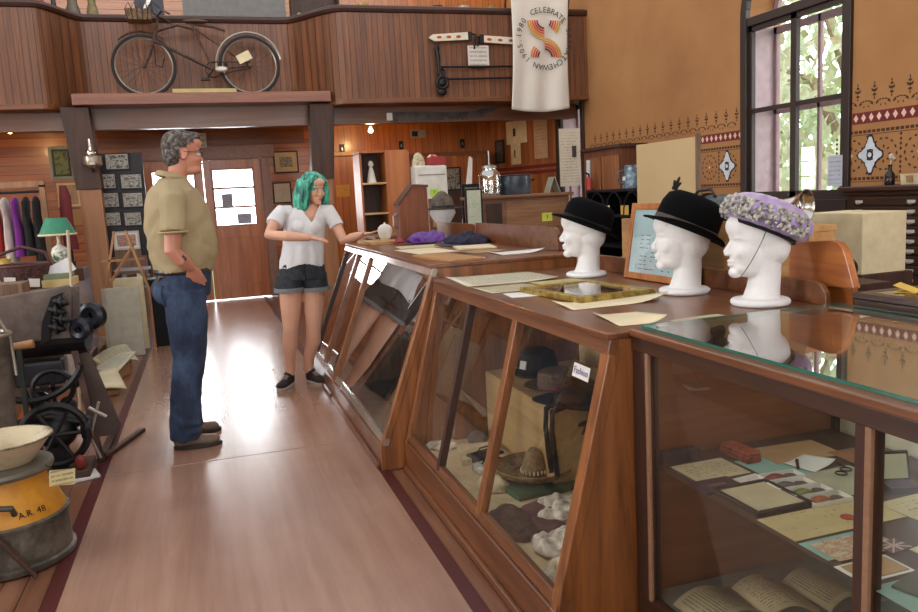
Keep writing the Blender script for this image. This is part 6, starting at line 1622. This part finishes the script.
# oil lamp on the post
r = thing('wall_lamp', 'old oil lamp with glass chimney on a bracket at the left post', 'lamp', (-1.09, 9.20, 1.84)); MB().tube([(0, .16, -.02), (0, .05, -.04), (0, 0, 0)], .008).build('bracket', BLACK, r); MB().lathe([(0, 0), (.04, 0), (.06, .03), (.05, .06), (.02, .075), (.02, .09)], 20).build('font', glass_mat('amber_glass', (.85, .75, .6), .03, .25), r, smooth=True); MB().lathe([(.022, .09), (.04, .12), (.05, .16), (.03, .22), (.018, .30), (.016, .30), (.028, .22), (.047, .16), (.038, .12)], 20, cap=False).build('chimney', glass_mat('lamp_glass', (.9, .9, .88), .02, .3), r, smooth=True); MB().lathe([(.08, .02), (.10, .03), (.10, .12), (.08, .13)], 20, c=(0, .07, 0), cap=False).build('reflector', CHR, r, smooth=True)
# clothes rack
r = thing('clothes_rack', 'wooden framed clothes rack full of costumes at the far left', 'clothes rack', (-2.45, 8.5, 0))
WR = wood('rack_wood', '7a5236', 'a07650', 'z', .5, 1)
MB().bb((0, 0, 1.64), (1.0, .05, 1.70)).build('top_rail', WR, r); MB().bb((.95, 0, 0), (1.0, .06, 1.66)).build('upright', WR, r); MB().bb((0, 0, 0), (.05, .06, 1.66)).build('upright', WR, r); MB().cyl((.05, .03, 1.60), (.95, .03, 1.60), .012).build('hanging_bar', BLACK, r); MB().bb((.0, -.2, 0), (.05, .25, .04)).build('foot', WR, r); MB().bb((.95, -.2, 0), (1.0, .25, .04)).build('foot', WR, r)
cols = [('2b2422', 'dark brown'), ('1b1a1c', 'black'), ('5a4030', 'brown tweed'), ('3a2b26', 'plain umber'), ('d0522c', 'bright orange'), ('a8302c', 'scarlet red'), ('c8bfb2', 'off-white'), ('7d2f8c', 'violet'), ('20221f', 'charcoal green'), ('171719', 'jet black, right-hand end')]
for i, (c_, nm) in enumerate(cols):
    m = MB(); x = 0; L = .62+.05*math.sin(i*2.3)
    loft(m, [(.01, 0, -L, .050, .16), (0, 0, -L*.6, .036, .13), (.0, 0, -.22, .030, .11), (0, 0, -.08, .022, .17), (0, 0, -.04, .016, .08), (0, 0, -.03, .01, .02)], 16)
    for v in m.bm.verts: v.co.x += .006*math.sin(v.co.z*14+i)+.010*math.sin(v.co.y*60+i)*min(1, -v.co.z*2)
    o = m.build('hanging_garment', plain('garment_%d' % i, c_, .8), smooth=True); place(o, (-2.34+.088*i, 8.53, 1.585)); tag(o, '%s garment hanging on the wooden clothes rack' % nm, 'garment')
r = thing('hanging_dress', 'dark crimson dress hanging right beside the clothes rack', 'dress', (-1.35, 8.95, 0)); m = MB(); loft(m, [(0, 0, 1.0, .07, .08), (0, 0, 1.3, .06, .07), (0, 0, 1.55, .055, .06), (0, 0, 1.66, .03, .04)], 18)
for v in m.bm.verts: v.co.x += .01*math.sin(v.co.z*14)
m.build('dress', plain('crimson_dress', '6a2228', .8), r, smooth=True); MB().cyl((0, 0, 0), (0, 0, 1.0), .015).build('stand_pole', BLACK, r); MB().lathe([(0, 0), (.14, 0), (.14, .02), (0, .03)], 20).build('stand_base', BLACK, r)
# display table on the left with its things
r = thing('display_table', 'left display table with pale glossy side, covered in small antiques', 'table', (-1.08, 5.6, 0))
MB().bb((-1.1, 0, .82), (0, 2.5, .85)).build('top', W_GREY, r, bevel=.003); MB().bb((-.02, .75, .12), (0.0, 2.5, .82)).build('side_panel', plain('glossy_pale_side', 'b8b0b8', .12, .2), r); MB().bb((-1.05, .0, .2), (-.08, .03, .82)).build('front_panel', plain('umber_panel', '4d3a30', .5), r)
for x, y in ((-1.06, .04), (-.06, .04), (-1.06, 2.42), (-.06, 2.42)): MB().bb((x, y, 0), (x+.05, y+.05, .82)).build('leg', W_DARK, r)
ZT = .8505
r = thing('table_lamp', 'green shaded table lamp with a painted china base on the left display table', 'lamp', (-1.10, 6.75, ZT+.10))
MB().lathe([(.135, .26), (.075, .39), (.072, .39), (.131, .26)], 28, cap=False).build('lamp_shade', plain('green_shade', '2f7a5e', .6, vscale=20), r, smooth=True); MB().lathe([(.137, .255), (.14, .262), (.137, .27), (.132, .262)], 28, cap=False).build('shade_fringe', CREAMC, r)
MB().lathe([(0, 0), (.045, 0), (.05, .02), (.03, .035), (.055, .08), (.065, .12), (.05, .16), (.02, .18), (.012, .20), (.012, .27), (0, .27)], 24).build('base', mottle('painted_china', [(.4, '3f6b4c'), (.5, 'd8d5c8'), (.62, 'e0dccf'), (.7, '5b8a5e')], 14, .2), r, smooth=True)
bx('book_box', 'dark chest under the green table lamp', 'box', (-1.24, 6.60, ZT), (-.93, 6.90, ZT+.099), W_DARK)
bx('book', 'thick cream-edged book lying in front of the green lamp', 'book', (-1.15, 6.18, ZT), (-.95, 6.48, ZT+.055), plain('book_cream', 'c2ab74', .7))
bx('book', 'green covered book resting on the thick cream-edged book', 'book', (-1.14, 6.20, ZT+.056), (-.97, 6.46, ZT+.095), plain('book_green', '6f7a5c', .7))
m = MB(); r = thing('wicker_basket', 'dark woven basket with white cards at the left display table edge', 'basket', (-1.27, 6.28, ZT))
MB().lathe([(0, 0), (.12, 0), (.15, .10), (.17, .17), (.163, .17), (.143, .10), (.115, .01), (0, .01)], 24, sx=1.1).build('bowl', mottle('dark_wicker', [(.4, '2a1618'), (.6, '5c3a38')], 40, .7, 0, .6), r, smooth=True); MB().ring((0, 0, .17), .168, .012, 'z', 28, 6).build('rim', plain('rim_wicker', '4b2a28', .7), r)
MB().tube([(-.18, 0, .15), (-.15, 0, .25), (0, 0, .30), (.15, 0, .25), (.18, 0, .15)], .012, 8).build('handle', plain('rim_wicker', '4b2a28', .7), r, smooth=True)
for i, (dx, dz) in enumerate(((-.06, .07), (.09, .05))):
    o = MB().box((0, 0, 0), (.07, .004, .06), (.2, .1, .1*i)).build('price_card', PAPERW); place(o, (-1.27+dx, 6.10, ZT+dz)); tag(o, ['white card tucked at the left front of the woven basket', 'white card tucked at the right front of the woven basket'][i], 'card')
r = thing('yellow_jar', 'yellow cylindrical jar with a pale rim at the left picture edge', 'jar', (-1.56, 6.3, ZT)); MB().lathe([(0, 0), (.09, 0), (.095, .01), (.095, .17), (.085, .18), (0, .18)], 24).build('body', plain('jar_yellow', 'c9922e', .4), r, smooth=True); MB().lathe([(.086, .181), (.10, .185), (.10, .21), (0, .22)], 24).build('lid', WHITE, r, smooth=True)
paper('red printed booklets spread at the front of the left display table', -1.25, -1.09, 5.68, 5.95, ZT+.001, mottle('red_leaflets', [(.4, '9a2a22'), (.5, 'c24a38'), (.65, 'd8b8a8')], 12, .6), .1, .01)
paper('newspaper with pale print lying on the left display table', -1.55, -1.12, 5.70, 6.05, ZT, NEWS, .1, .01) if False else None
r = thing('price_board', 'slanted white card with faint writing on the left table corner', 'card', (-1.0, 6.25, ZT)); MB().box((.10, .2, .11), (.25, .004, .10), (0, -.42, 0)).build('card', plain('bright_white_card', 'd9dade', .4), r); MB().cyl((.10, .21, 0), (.10, .21, .10), .005).build('stand', BLACK, r)
r.location = (-1.16, 6.05, ZT)
bx('wooden_box', 'rough brown box at the near left corner of the left display table', 'box', (-1.70, 5.62, ZT), (-1.16, 5.85, ZT+.09), W_GREY)
rnd = random.Random(11)
for i, (x, y, r_, h_, c_, lab) in enumerate(((-1.12, 7.05, .05, .16, '2a2c2e', 'dark iron jug behind the green lamp'), (-1.36, 6.95, .06, .15, '7a4a2a', 'brown pottery jar behind the woven basket'), (-1.5, 6.8, .07, .20, 'b99a4a', 'tan tall vase behind the yellow jar'), (-1.2, 7.4, .05, .22, '3f6a48', 'green glass bottle far back on the left display table'), (-1.6, 7.3, .08, .14, '5a2a2e', 'dark red bowl far back on the left display table'))):
    r = thing(('jug', 'jar', 'vase', 'bottle', 'bowl')[i], lab, ('jug', 'jar', 'vase', 'bottle', 'bowl')[i], (x, y, ZT)); MB().lathe([(0, 0), (r_*.7, 0), (r_, h_*.4), (r_*.6, h_*.8), (r_*.7, h_), (r_*.6, h_), (r_*.5, h_*.82), (0, h_*.7)], 18).build('body', plain('ant_%d' % i, c_, .4), r, smooth=True)
    if i == 0: MB().tube([(r_*.7, 0, h_*.9), (r_*1.5, 0, h_*.8), (r_*1.4, 0, h_*.4), (r_, 0, h_*.35)], .007).build('handle', BLACK, r)
# walking stick / pump rod
r = thing('hand_pump', 'slim white rod with a black crank standing beside the left table', 'pump', (-.93, 5.72, 0)); MB().cyl((0, 0, 0), (.06, 0, 1.26), .010).build('rod', plain('pale_rod', 'b9a98f', .5), r); MB().tube([(.03, -.02, .74), (.10, -.03, .76), (.12, -.03, .72)], .010).build('crank', BLACK, r, smooth=True); MB().tube([(.03, -.02, .75), (.05, -.03, .62), (.08, -.03, .55)], .008).build('lever', BLACK, r, smooth=True)
# leaning panels, easel, shelf with books
r = thing('leaning_door', 'pale grey-white door panel leaning by the aisle behind the machines', 'panel', (-.99, 7.9, 0), rot=(-.10, 0, 0)); MB().bb((0, 0, 0), (.33, .03, .66)).build('panel', plain('dirty_white_panel', 'a9a492', .6), r, bevel=.004); MB().bb((0, -.012, .0), (.03, 0, .66)).build('stile', plain('dirty_white_panel2', '9c9684', .6), r)
r = thing('leaning_board', 'narrow cream board standing behind the pale door panel', 'board', (-.66, 8.25, 0)); MB().bb((-.28, 0, 0), (.02, .03, .72)).build('board', CREAMC, r)
r = thing('bookshelf', 'low grey shelf with a few books behind the easel', 'shelf', (-.98, 8.9, 0))
for z in (.55, .74): MB().bb((0, 0, z), (.40, .25, z+.02)).build('shelf_board', plain('grey_shelf', '8c8a8c', .5), r)
for x in (0, .38): MB().bb((x, 0, 0), (x+.02, .25, .86)).build('side_panel', W_DARK, r)
for k in range(7):
    o = MB().bb((-.02, 0, 0), (.02, .15, .12+.015*math.sin(k*2))).build('book', plain('bk_%d' % k, ('2c3a5a', '8a8a90', '33302c', '5a2a2a', 'b5b0a5', '2a4a3c', '6a5a3a')[k], .7)); place(o, (-.92+.048*k, 8.93, .5705)); tag(o, 'book on the low grey shelf behind the wooden easel', 'book', 'books on the low grey shelf')
r = thing('wooden_easel', 'folding wooden easel of crossed sticks by the display stand', 'easel', (-.78, 8.15, 0)); EW = wood('easel_wood', '7d5232', 'a87a4e', 'z', .5, 1)
for p0, p1 in (((-.20, 0, .62), (-.06, 0, 1.18)), ((.20, -.05, .60), (.04, 0, 1.18)), ((-.18, -.12, .62), (.10, .02, 1.05)), ((-.2, 0, .9), (.18, 0, .90)), ((-.16, .05, 0), (-.14, 0, .7)), ((.20, -.05, 0), (.20, -.05, .62))): MB().bar(p0, p1, .025, .02).build('stick', EW, r)
r = thing('dark_crate', 'black crate on the floor just behind the standing man', 'crate', (-.60, 8.4, 0)); MB().bb((-.0, -.1, 0), (.22, .15, .66)).build('crate_body', BLACKM, r, bevel=.004); MB().bb((-.01, -.11, .66), (.23, .16, .68)).build('lid', BLACK, r)
# newspapers and magazines fanned on the floor
rnd = random.Random(4)
r0s = [(-.88, 6.42, .04, .25, PAPER, 'tan bound magazine pile nearest the aisle strip'), (-.87, 6.95, .08, -.3, NEWS, 'open newspaper lying on the magazine pile'), (-.88, 7.46, .06, .3, NEWS2, 'folded newspaper leaning behind the open one'), (-1.2, 7.9+.5, .03, -.2, W_GREY, 'brown wooden tray under the folded newspaper')]
for x, y, z, rz_, mt, lab in r0s:
    r = thing('newspaper', lab, 'newspaper', (x, y, 0), rz_)
    m = MB(); m.sheet(lambda u, v: ((u-.5)*.30, (v-.5)*.42, z+.03*math.sin(u*PI)+.09*u*v), 8, 6); m.build('sheets', mt, r, solid=.01, smooth=True)
    MB().bb((-.12, -.17, 0), (.10, .17, z)).build('stack', BROWNP, r)
# ---- corn sheller like machine
MET = mottle('grey_brown_sheet', [(.3, '3f3633'), (.5, '5d514b'), (.7, '74665e')], 5, .45, .3)
r = thing('seed_machine', 'large metal hopper machine with coil springs and black hand wheels on angled legs', 'machine', (-.93, 4.80, 0))
def hop(u, v):
    a = math.radians(-8+115*v); R_ = .30
    return (-.30+.52*u, -.19+.0-R_*.0+.28*(v-.5)*1.1, .66+.33*v+.02*math.sin(PI*u))
m = MB()
m.prism([(-.30, .66), (.17, .64), (.21, .93), (.20, .985), (-.32, .93)], .03, 'xz', -.16); m.build('hopper_front', MET, r, bevel=.01)
m = MB(); m.prism([(-.30, .66), (.17, .64), (.20, .95), (-.32, .90)], .03, 'xz', .16); m.build('hopper_back', MET, r)
m = MB()
for i in range(12):
    a0, a1 = PI+PI*i/12, PI+PI*(i+1)/12
    q = [(.17*math.cos(a0), .70+.10*math.sin(a0)), (.185*math.cos(a0), .70+.115*math.sin(a0)), (.185*math.cos(a1), .70+.115*math.sin(a1)), (.17*math.cos(a1), .70+.10*math.sin(a1))]
    m.prism(q, .56, 'yz', -.32)
m.build('trough', BLACK, r, smooth=True)

m = MB(); m.ring((-.04, -.17, .645), .27, .018, 'y', 20, 6, PI*1.12, PI*1.88); m.build('rim_band', BLACK, r, smooth=True)
for k, (x, z, s) in enumerate(((.155, .90, .030), (.13, .855, .036), (.15, .81, .036), (.12, .765, .036))):
    m = MB(); m.ell((x, -.20, z), (s*1.4, .03, s*.55), (0, .35, 0)); m.ring((x, -.20, z), s*.8, .010, 'x', 14, 6); m.build('spring_coil', BLACK, r, smooth=True)
m = MB(); m.prism([(.03, .68), (.05, .80), (.11, .93), (.17, .95), (.10, .84), (.08, .70)], .02, 'xz', -.19); m.build('slot_plate', BLACKM, r)
for (x, y, z, R_) in ((.24, -.20, .745, .062), (.29, -.10, .80, .075)):
    m = MB(); m.lathe([(.02, -.03), (R_*.8, -.03), (R_, -.015), (R_, .02), (R_*.7, .035), (.02, .03)], 24, rot=(PI/2, 0, -.5), c=(x, y, z), cap=False); m.ring((x, y, z), R_*.4, .012, 'y', 18, 6); m.build('hand_wheel', plain('blue_black_iron', '1d212a', .35, .4), r, smooth=True)
for p0, p1 in (((-.22, -.12, .62), (-.28, -.22, .02)), ((.18, -.12, .62), (.26, -.22, .02)), ((-.22, .12, .62), (-.28, .22, .02)), ((.18, .12, .62), (.28, .24, .02))):
    MB().bar(p0, p1, .035, .02, (0, 1, 0)).build('leg', W_DARK, r, bevel=.003)
MB().prism([(.17, .60), (.24, .60), (.36, .16), (.33, .10), (.20, .10)], .018, 'xz', -.06).build('side_plate', plain('brown_plate', '4a3c36', .5, .2), r)
MB().bar((.26, -.24, .012), (.27, .5, .012), .04, .024).build('foot_bar', W_DARK, r); MB().bar((.27, -.20, .012), (.44, .30, .012), .03, .024).build('foot_bar', W_DARK, r)
m = MB(); m.box((-.02, .0, .50), (.26, .16, .14)); m.build('gearbox', plain('grey_iron', '3a3b40', .4, .5), r, bevel=.02)
m = MB(); m.ring((.05, -.12, .42), .10, .016, 'y', 24, 6); m.box((.05, -.12, .42), (.18, .012, .02)); m.box((.05, -.12, .42), (.02, .012, .18)); m.build('flywheel', BLACK, r, smooth=True)
for k, (x, z, s) in enumerate(((-.05, .35, .06), (.10, .30, .05), (.02, .26, .07), (.14, .42, .04))): MB().ell((x, -.03, z), (s, .06, s*.8), (0, k, 0)).build('casting', plain('grey_iron', '3a3b40', .4, .5), r, smooth=True)
MB().tube([(-.10, -.1, .45), (-.06, -.12, .3), (-.12, -.1, .12)], .012).build('pipe', BLACK, r, smooth=True)
# orange cone thing, mallet, tall tools, bucket
r = thing('orange_cone', 'small orange wedge behind the black wheel machine', 'wedge', (-1.02, 4.66, .0)); MB().prism([(-.09, .20), (.07, .20), (.02, .33), (-.02, .33)], .03, 'xz', 0).build('wedge', plain('orange_paint', 'b5622a', .5), r); MB().bb((-.06, 0, 0), (.05, .03, .20)).build('post', W_DARK, r)
r = thing('wooden_mallet', 'pale wooden crosspiece on dark posts at the left of the hopper machine', 'tool', (-1.0, 4.40, 0)); MB().cyl((-.11, 0, .70), (.11, 0, .72), .018, .022).build('crosspiece', EW, r, smooth=True)
MB().bar((-.04, 0, 0), (-.03, 0, .69), .025, .02).build('shaft', W_DARK, r); MB().bar((.03, 0, 0), (.04, 0, .70), .03, .02).build('shaft', plain('green_black', '2a332e', .5), r)
r = thing('milk_pail', 'galvanised pail with a bail handle at the left picture edge', 'pail', (-1.06, 4.12, .0)); MB().lathe([(0, .30), (.105, .30), (.13, .82), (.136, .83), (.125, .82), (.10, .31), (0, .31)], 26).build('body', mottle('dull_zinc', [(.35, '4f4a44'), (.6, '7f7a70')], 6, .5, .5), r, smooth=True)
MB().ring((0, 0, .82), .132, .010, 'z', 28, 6).build('rim', CHR, r, smooth=True); MB().tube([(-.13, 0, .80), (-.12, -.04, .90), (0, -.06, .94), (.10, -.04, .90), (.13, 0, .80), (.14, -.02, .62)], .009).build('bail_handle', CHR, r, smooth=True)
MB().lathe([(0, 0), (.10, 0), (.10, .30), (0, .30)], 22).build('stool', W_DARK, r)
# black wheeled machine near the aisle
r = thing('iron_wheel_machine', 'small black cast-iron machine with a round wheel on the floor near the aisle', 'machine', (-.86, 4.42, 0))
m = MB(); m.ring((.02, -.06, .24), .155, .020, 'y', 36, 8); m.build('wheel_rim', BLACK, r, smooth=True)
for k in range(6): a = 2*PI*k/6; MB().tube([(.02, -.06, .24), (.02+.145*math.cos(a), -.06, .24+.145*math.sin(a))], .012, 6).build('wheel_spoke', BLACK, r)
m = MB(); m.ell((.02, 0, .24), (.10, .07, .09)); m.ell((-.06, .0, .28), (.08, .05, .04)); m.tube([(-.15, 0, .30), (0, .0, .33), (.14, 0, .28)], [.03, .035, .03], 10); m.build('casting', BLACK, r, smooth=True)
MB().lathe([(.0, -.025), (.06, -.025), (.07, 0), (.06, .025), (0, .025)], 22, rot=(0, PI/2, 0), c=(.17, -.02, .25)).build('pulley', plain('blue_black_iron', '1d212a', .35, .4), r, smooth=True)
MB().bb((-.14, -.12, .0), (.17, .14, .05)).build('base', wood('machine_base', '3a2a22', '5e4a3e', 'x', .6), r, bevel=.006); MB().bb((-.02, -.04, .05), (.06, .06, .18)).build('pedestal', BLACK, r)
MB().ell((.13, -.10, .09), (.03, .02, .04)).build('red_knob', plain('dark_red_knob', '7a2a26', .5), r, smooth=True)
m = MB(); m.tube([(.19, -.05, .36), (.27, -.05, .30)], .010, 6); m.tube([(.24, -.03, .38), (.18, -.04, .20), (.22, -.04, .08)], .008, 6); m.build('lever', plain('pale_metal', '9a9288', .4, .5), r, smooth=True)
o = paper('open paper booklet on the floor beside the black wheel machine', -.80, -.66, 4.28, 4.42, .0, PAPERW, .3, 0, 'booklet', 'booklet', .012)
# ---- milk can with funnel
YEL = mottle('worn_yellow', [(.30, '4a3a20'), (.36, 'b57a1c'), (.5, 'c98c22'), (.75, 'd39a32')], 7, .45, .05)
ZINC = mottle('dirty_galvanised', [(.32, '2f2c28'), (.5, '565048'), (.7, '7d776a')], 7, .5, .35)
r = thing('milk_can', 'yellow shouldered old milk can with a grey metal body at the near left', 'milk can', (-.865, 3.42, 0), .2)
MB().lathe([(0, .012), (.215, .012), (.228, 0), (.234, .006), (.234, .026), (.222, .032), (.217, .172), (.225, .177), (.225, .188), (.213, .195)], 48, cap=False).build('body', ZINC, r, smooth=True)
MB().lathe([(.216, .188), (.212, .205), (.196, .248), (.170, .290), (.160, .305), (.157, .36), (0, .36)], 48, cap=False).build('shoulder', YEL, r, smooth=True)
MB().lathe([(.155, .354), (.182, .360), (.190, .375), (.186, .389), (.160, .395), (0, .395)], 48, cap=False).build('collar', plain('grey_collar', '6f6a5f', .5, .4), r, smooth=True)
for a in (-1.75, 1.2):
    c_, s_ = math.cos(a), math.sin(a); t_ = V((-s_, c_, 0)); n_ = V((c_, s_, 0))
    MB().tube([n_*.185+t_*-.065+V((0, 0, .240)), n_*.205+t_*-.062+V((0, 0, .272)), n_*.212+V((0, 0, .282)), n_*.205+t_*.062+V((0, 0, .272)), n_*.185+t_*.065+V((0, 0, .240))], .012, 8).build('handle', plain('dark_grey_iron', '4a463e', .5, .4), r, smooth=True)
tx = text_mesh('A.R. 48', .035, BLACKM, 'lettering', r, .0004); tx.matrix_basis = Matrix.Rotation(-1.12, 4, 'Z') @ Matrix.Translation((.207, 0, .232)) @ Matrix.Rotation(-.45, 4, 'Y') @ Matrix.Rotation(PI/2, 4, 'Z') @ Matrix.Rotation(PI/2, 4, 'X')
r = thing('enamel_funnel', 'stained cream enamel bowl resting upon the yellow milk can', 'bowl', (-.845, 3.41, .3955), 0)
r.scale = (1.13, 1.13, 1.0)
MB().lathe([(0, .004), (.085, .0), (.095, .01), (.145, .085), (.156, .098), (.160, .100), (.158, .104), (.148, .102), (.136, .086), (.086, .014), (0, .012)], 40, cap=False).build('body', mottle('stained_enamel', [(.3, '5a4632'), (.42, 'a89878'), (.6, 'c2b596')], 9, .5), r, smooth=True)
MB().ring((0, 0, .101), .157, .004, 'z', 40, 6).build('rim', mottle('rust_rim', [(.4, '4a3a2c'), (.6, '8a7a60')], 30, .6), r)
o = MB().box((0, 0, 0), (.092, .003, .062), (-.25, .12, 0)).build('price_card', printed('hand_card', 'c9bd8a', '5a4c30', 4, .6, 'x', 'z')); place(o, (-.635, 3.33, .33), .2); tag(o, 'cream handwritten card hanging on the collar of the milk can', 'tag')
MB().tube([(-.03, .01, .045), (-.06, .03, .055)], .0015, 5).build('string', BLACK, o)
r = thing('iron_rod', 'thin dark iron rod leaning on the front of the milk can', 'rod', (-.735, 3.16, .0)); MB().tube([(0, 0, 0.006), (-.20, .02, .30)], .010, 8).build('rod', W_DARK, r, smooth=True)
r.location = (-.735, 3.17, 0)
# ================================================================ lamps and daylight
for nm, loc, pw in (('ceiling_bulb', (2.3, 10.9, 2.30), 22), ('ceiling_bulb', (-2.1, 10.6, 2.38), 18)):
    r = thing('ceiling_bulb', 'lit bulb under the balcony at %s' % ('the right of the post' if loc[0] > 0 else 'the far left above the boards'), 'lamp', (loc[0], loc[1], loc[2]))
    MB().lathe([(.0, -.035), (.02, -.03), (.033, -.01), (.03, .01), (.015, .035), (.012, .05)], 14).build('bulb', emit('bulb_glow', (1, .62, .3), 22), r, smooth=True)
    MB().lathe([(.018, .045), (.02, .08), (.05, .085), (.05, .1), (0, .1)], 14).build('socket', WHITE, r)
    MB().cyl((0, 0, .1), (0, 0, 2.50-loc[2]), .01, n=8).build('stem', BLACK, r)
    lamp('bulb_light', 'POINT', (loc[0], loc[1]-.0, loc[2]-.08), pw, (1, .58, .25), size=.05)
# daylight through the windows of the left wall and the two of the right wall
lamp('left_window_daylight', 'AREA', (XL-.2, 2.25, 2.3), 130, (.93, .97, 1), (0, -PI/2, 0), 1.3, 2.2)
lamp('left_window_daylight_far', 'AREA', (XL-.2, 5.85, 2.3), 130, (.93, .97, 1), (0, -PI/2, 0), 1.3, 2.2)

# daylight standing in the glass of the entrance doors
lamp('door_daylight', 'AREA', (.44, YB+.35, 1.49), 26, (.93, .97, 1), (-PI/2, 0, 0), .62, .84)
lamp('door_daylight', 'AREA', (-.38, YB+.35, 1.49), 26, (.93, .97, 1), (-PI/2, 0, 0), .62, .84)
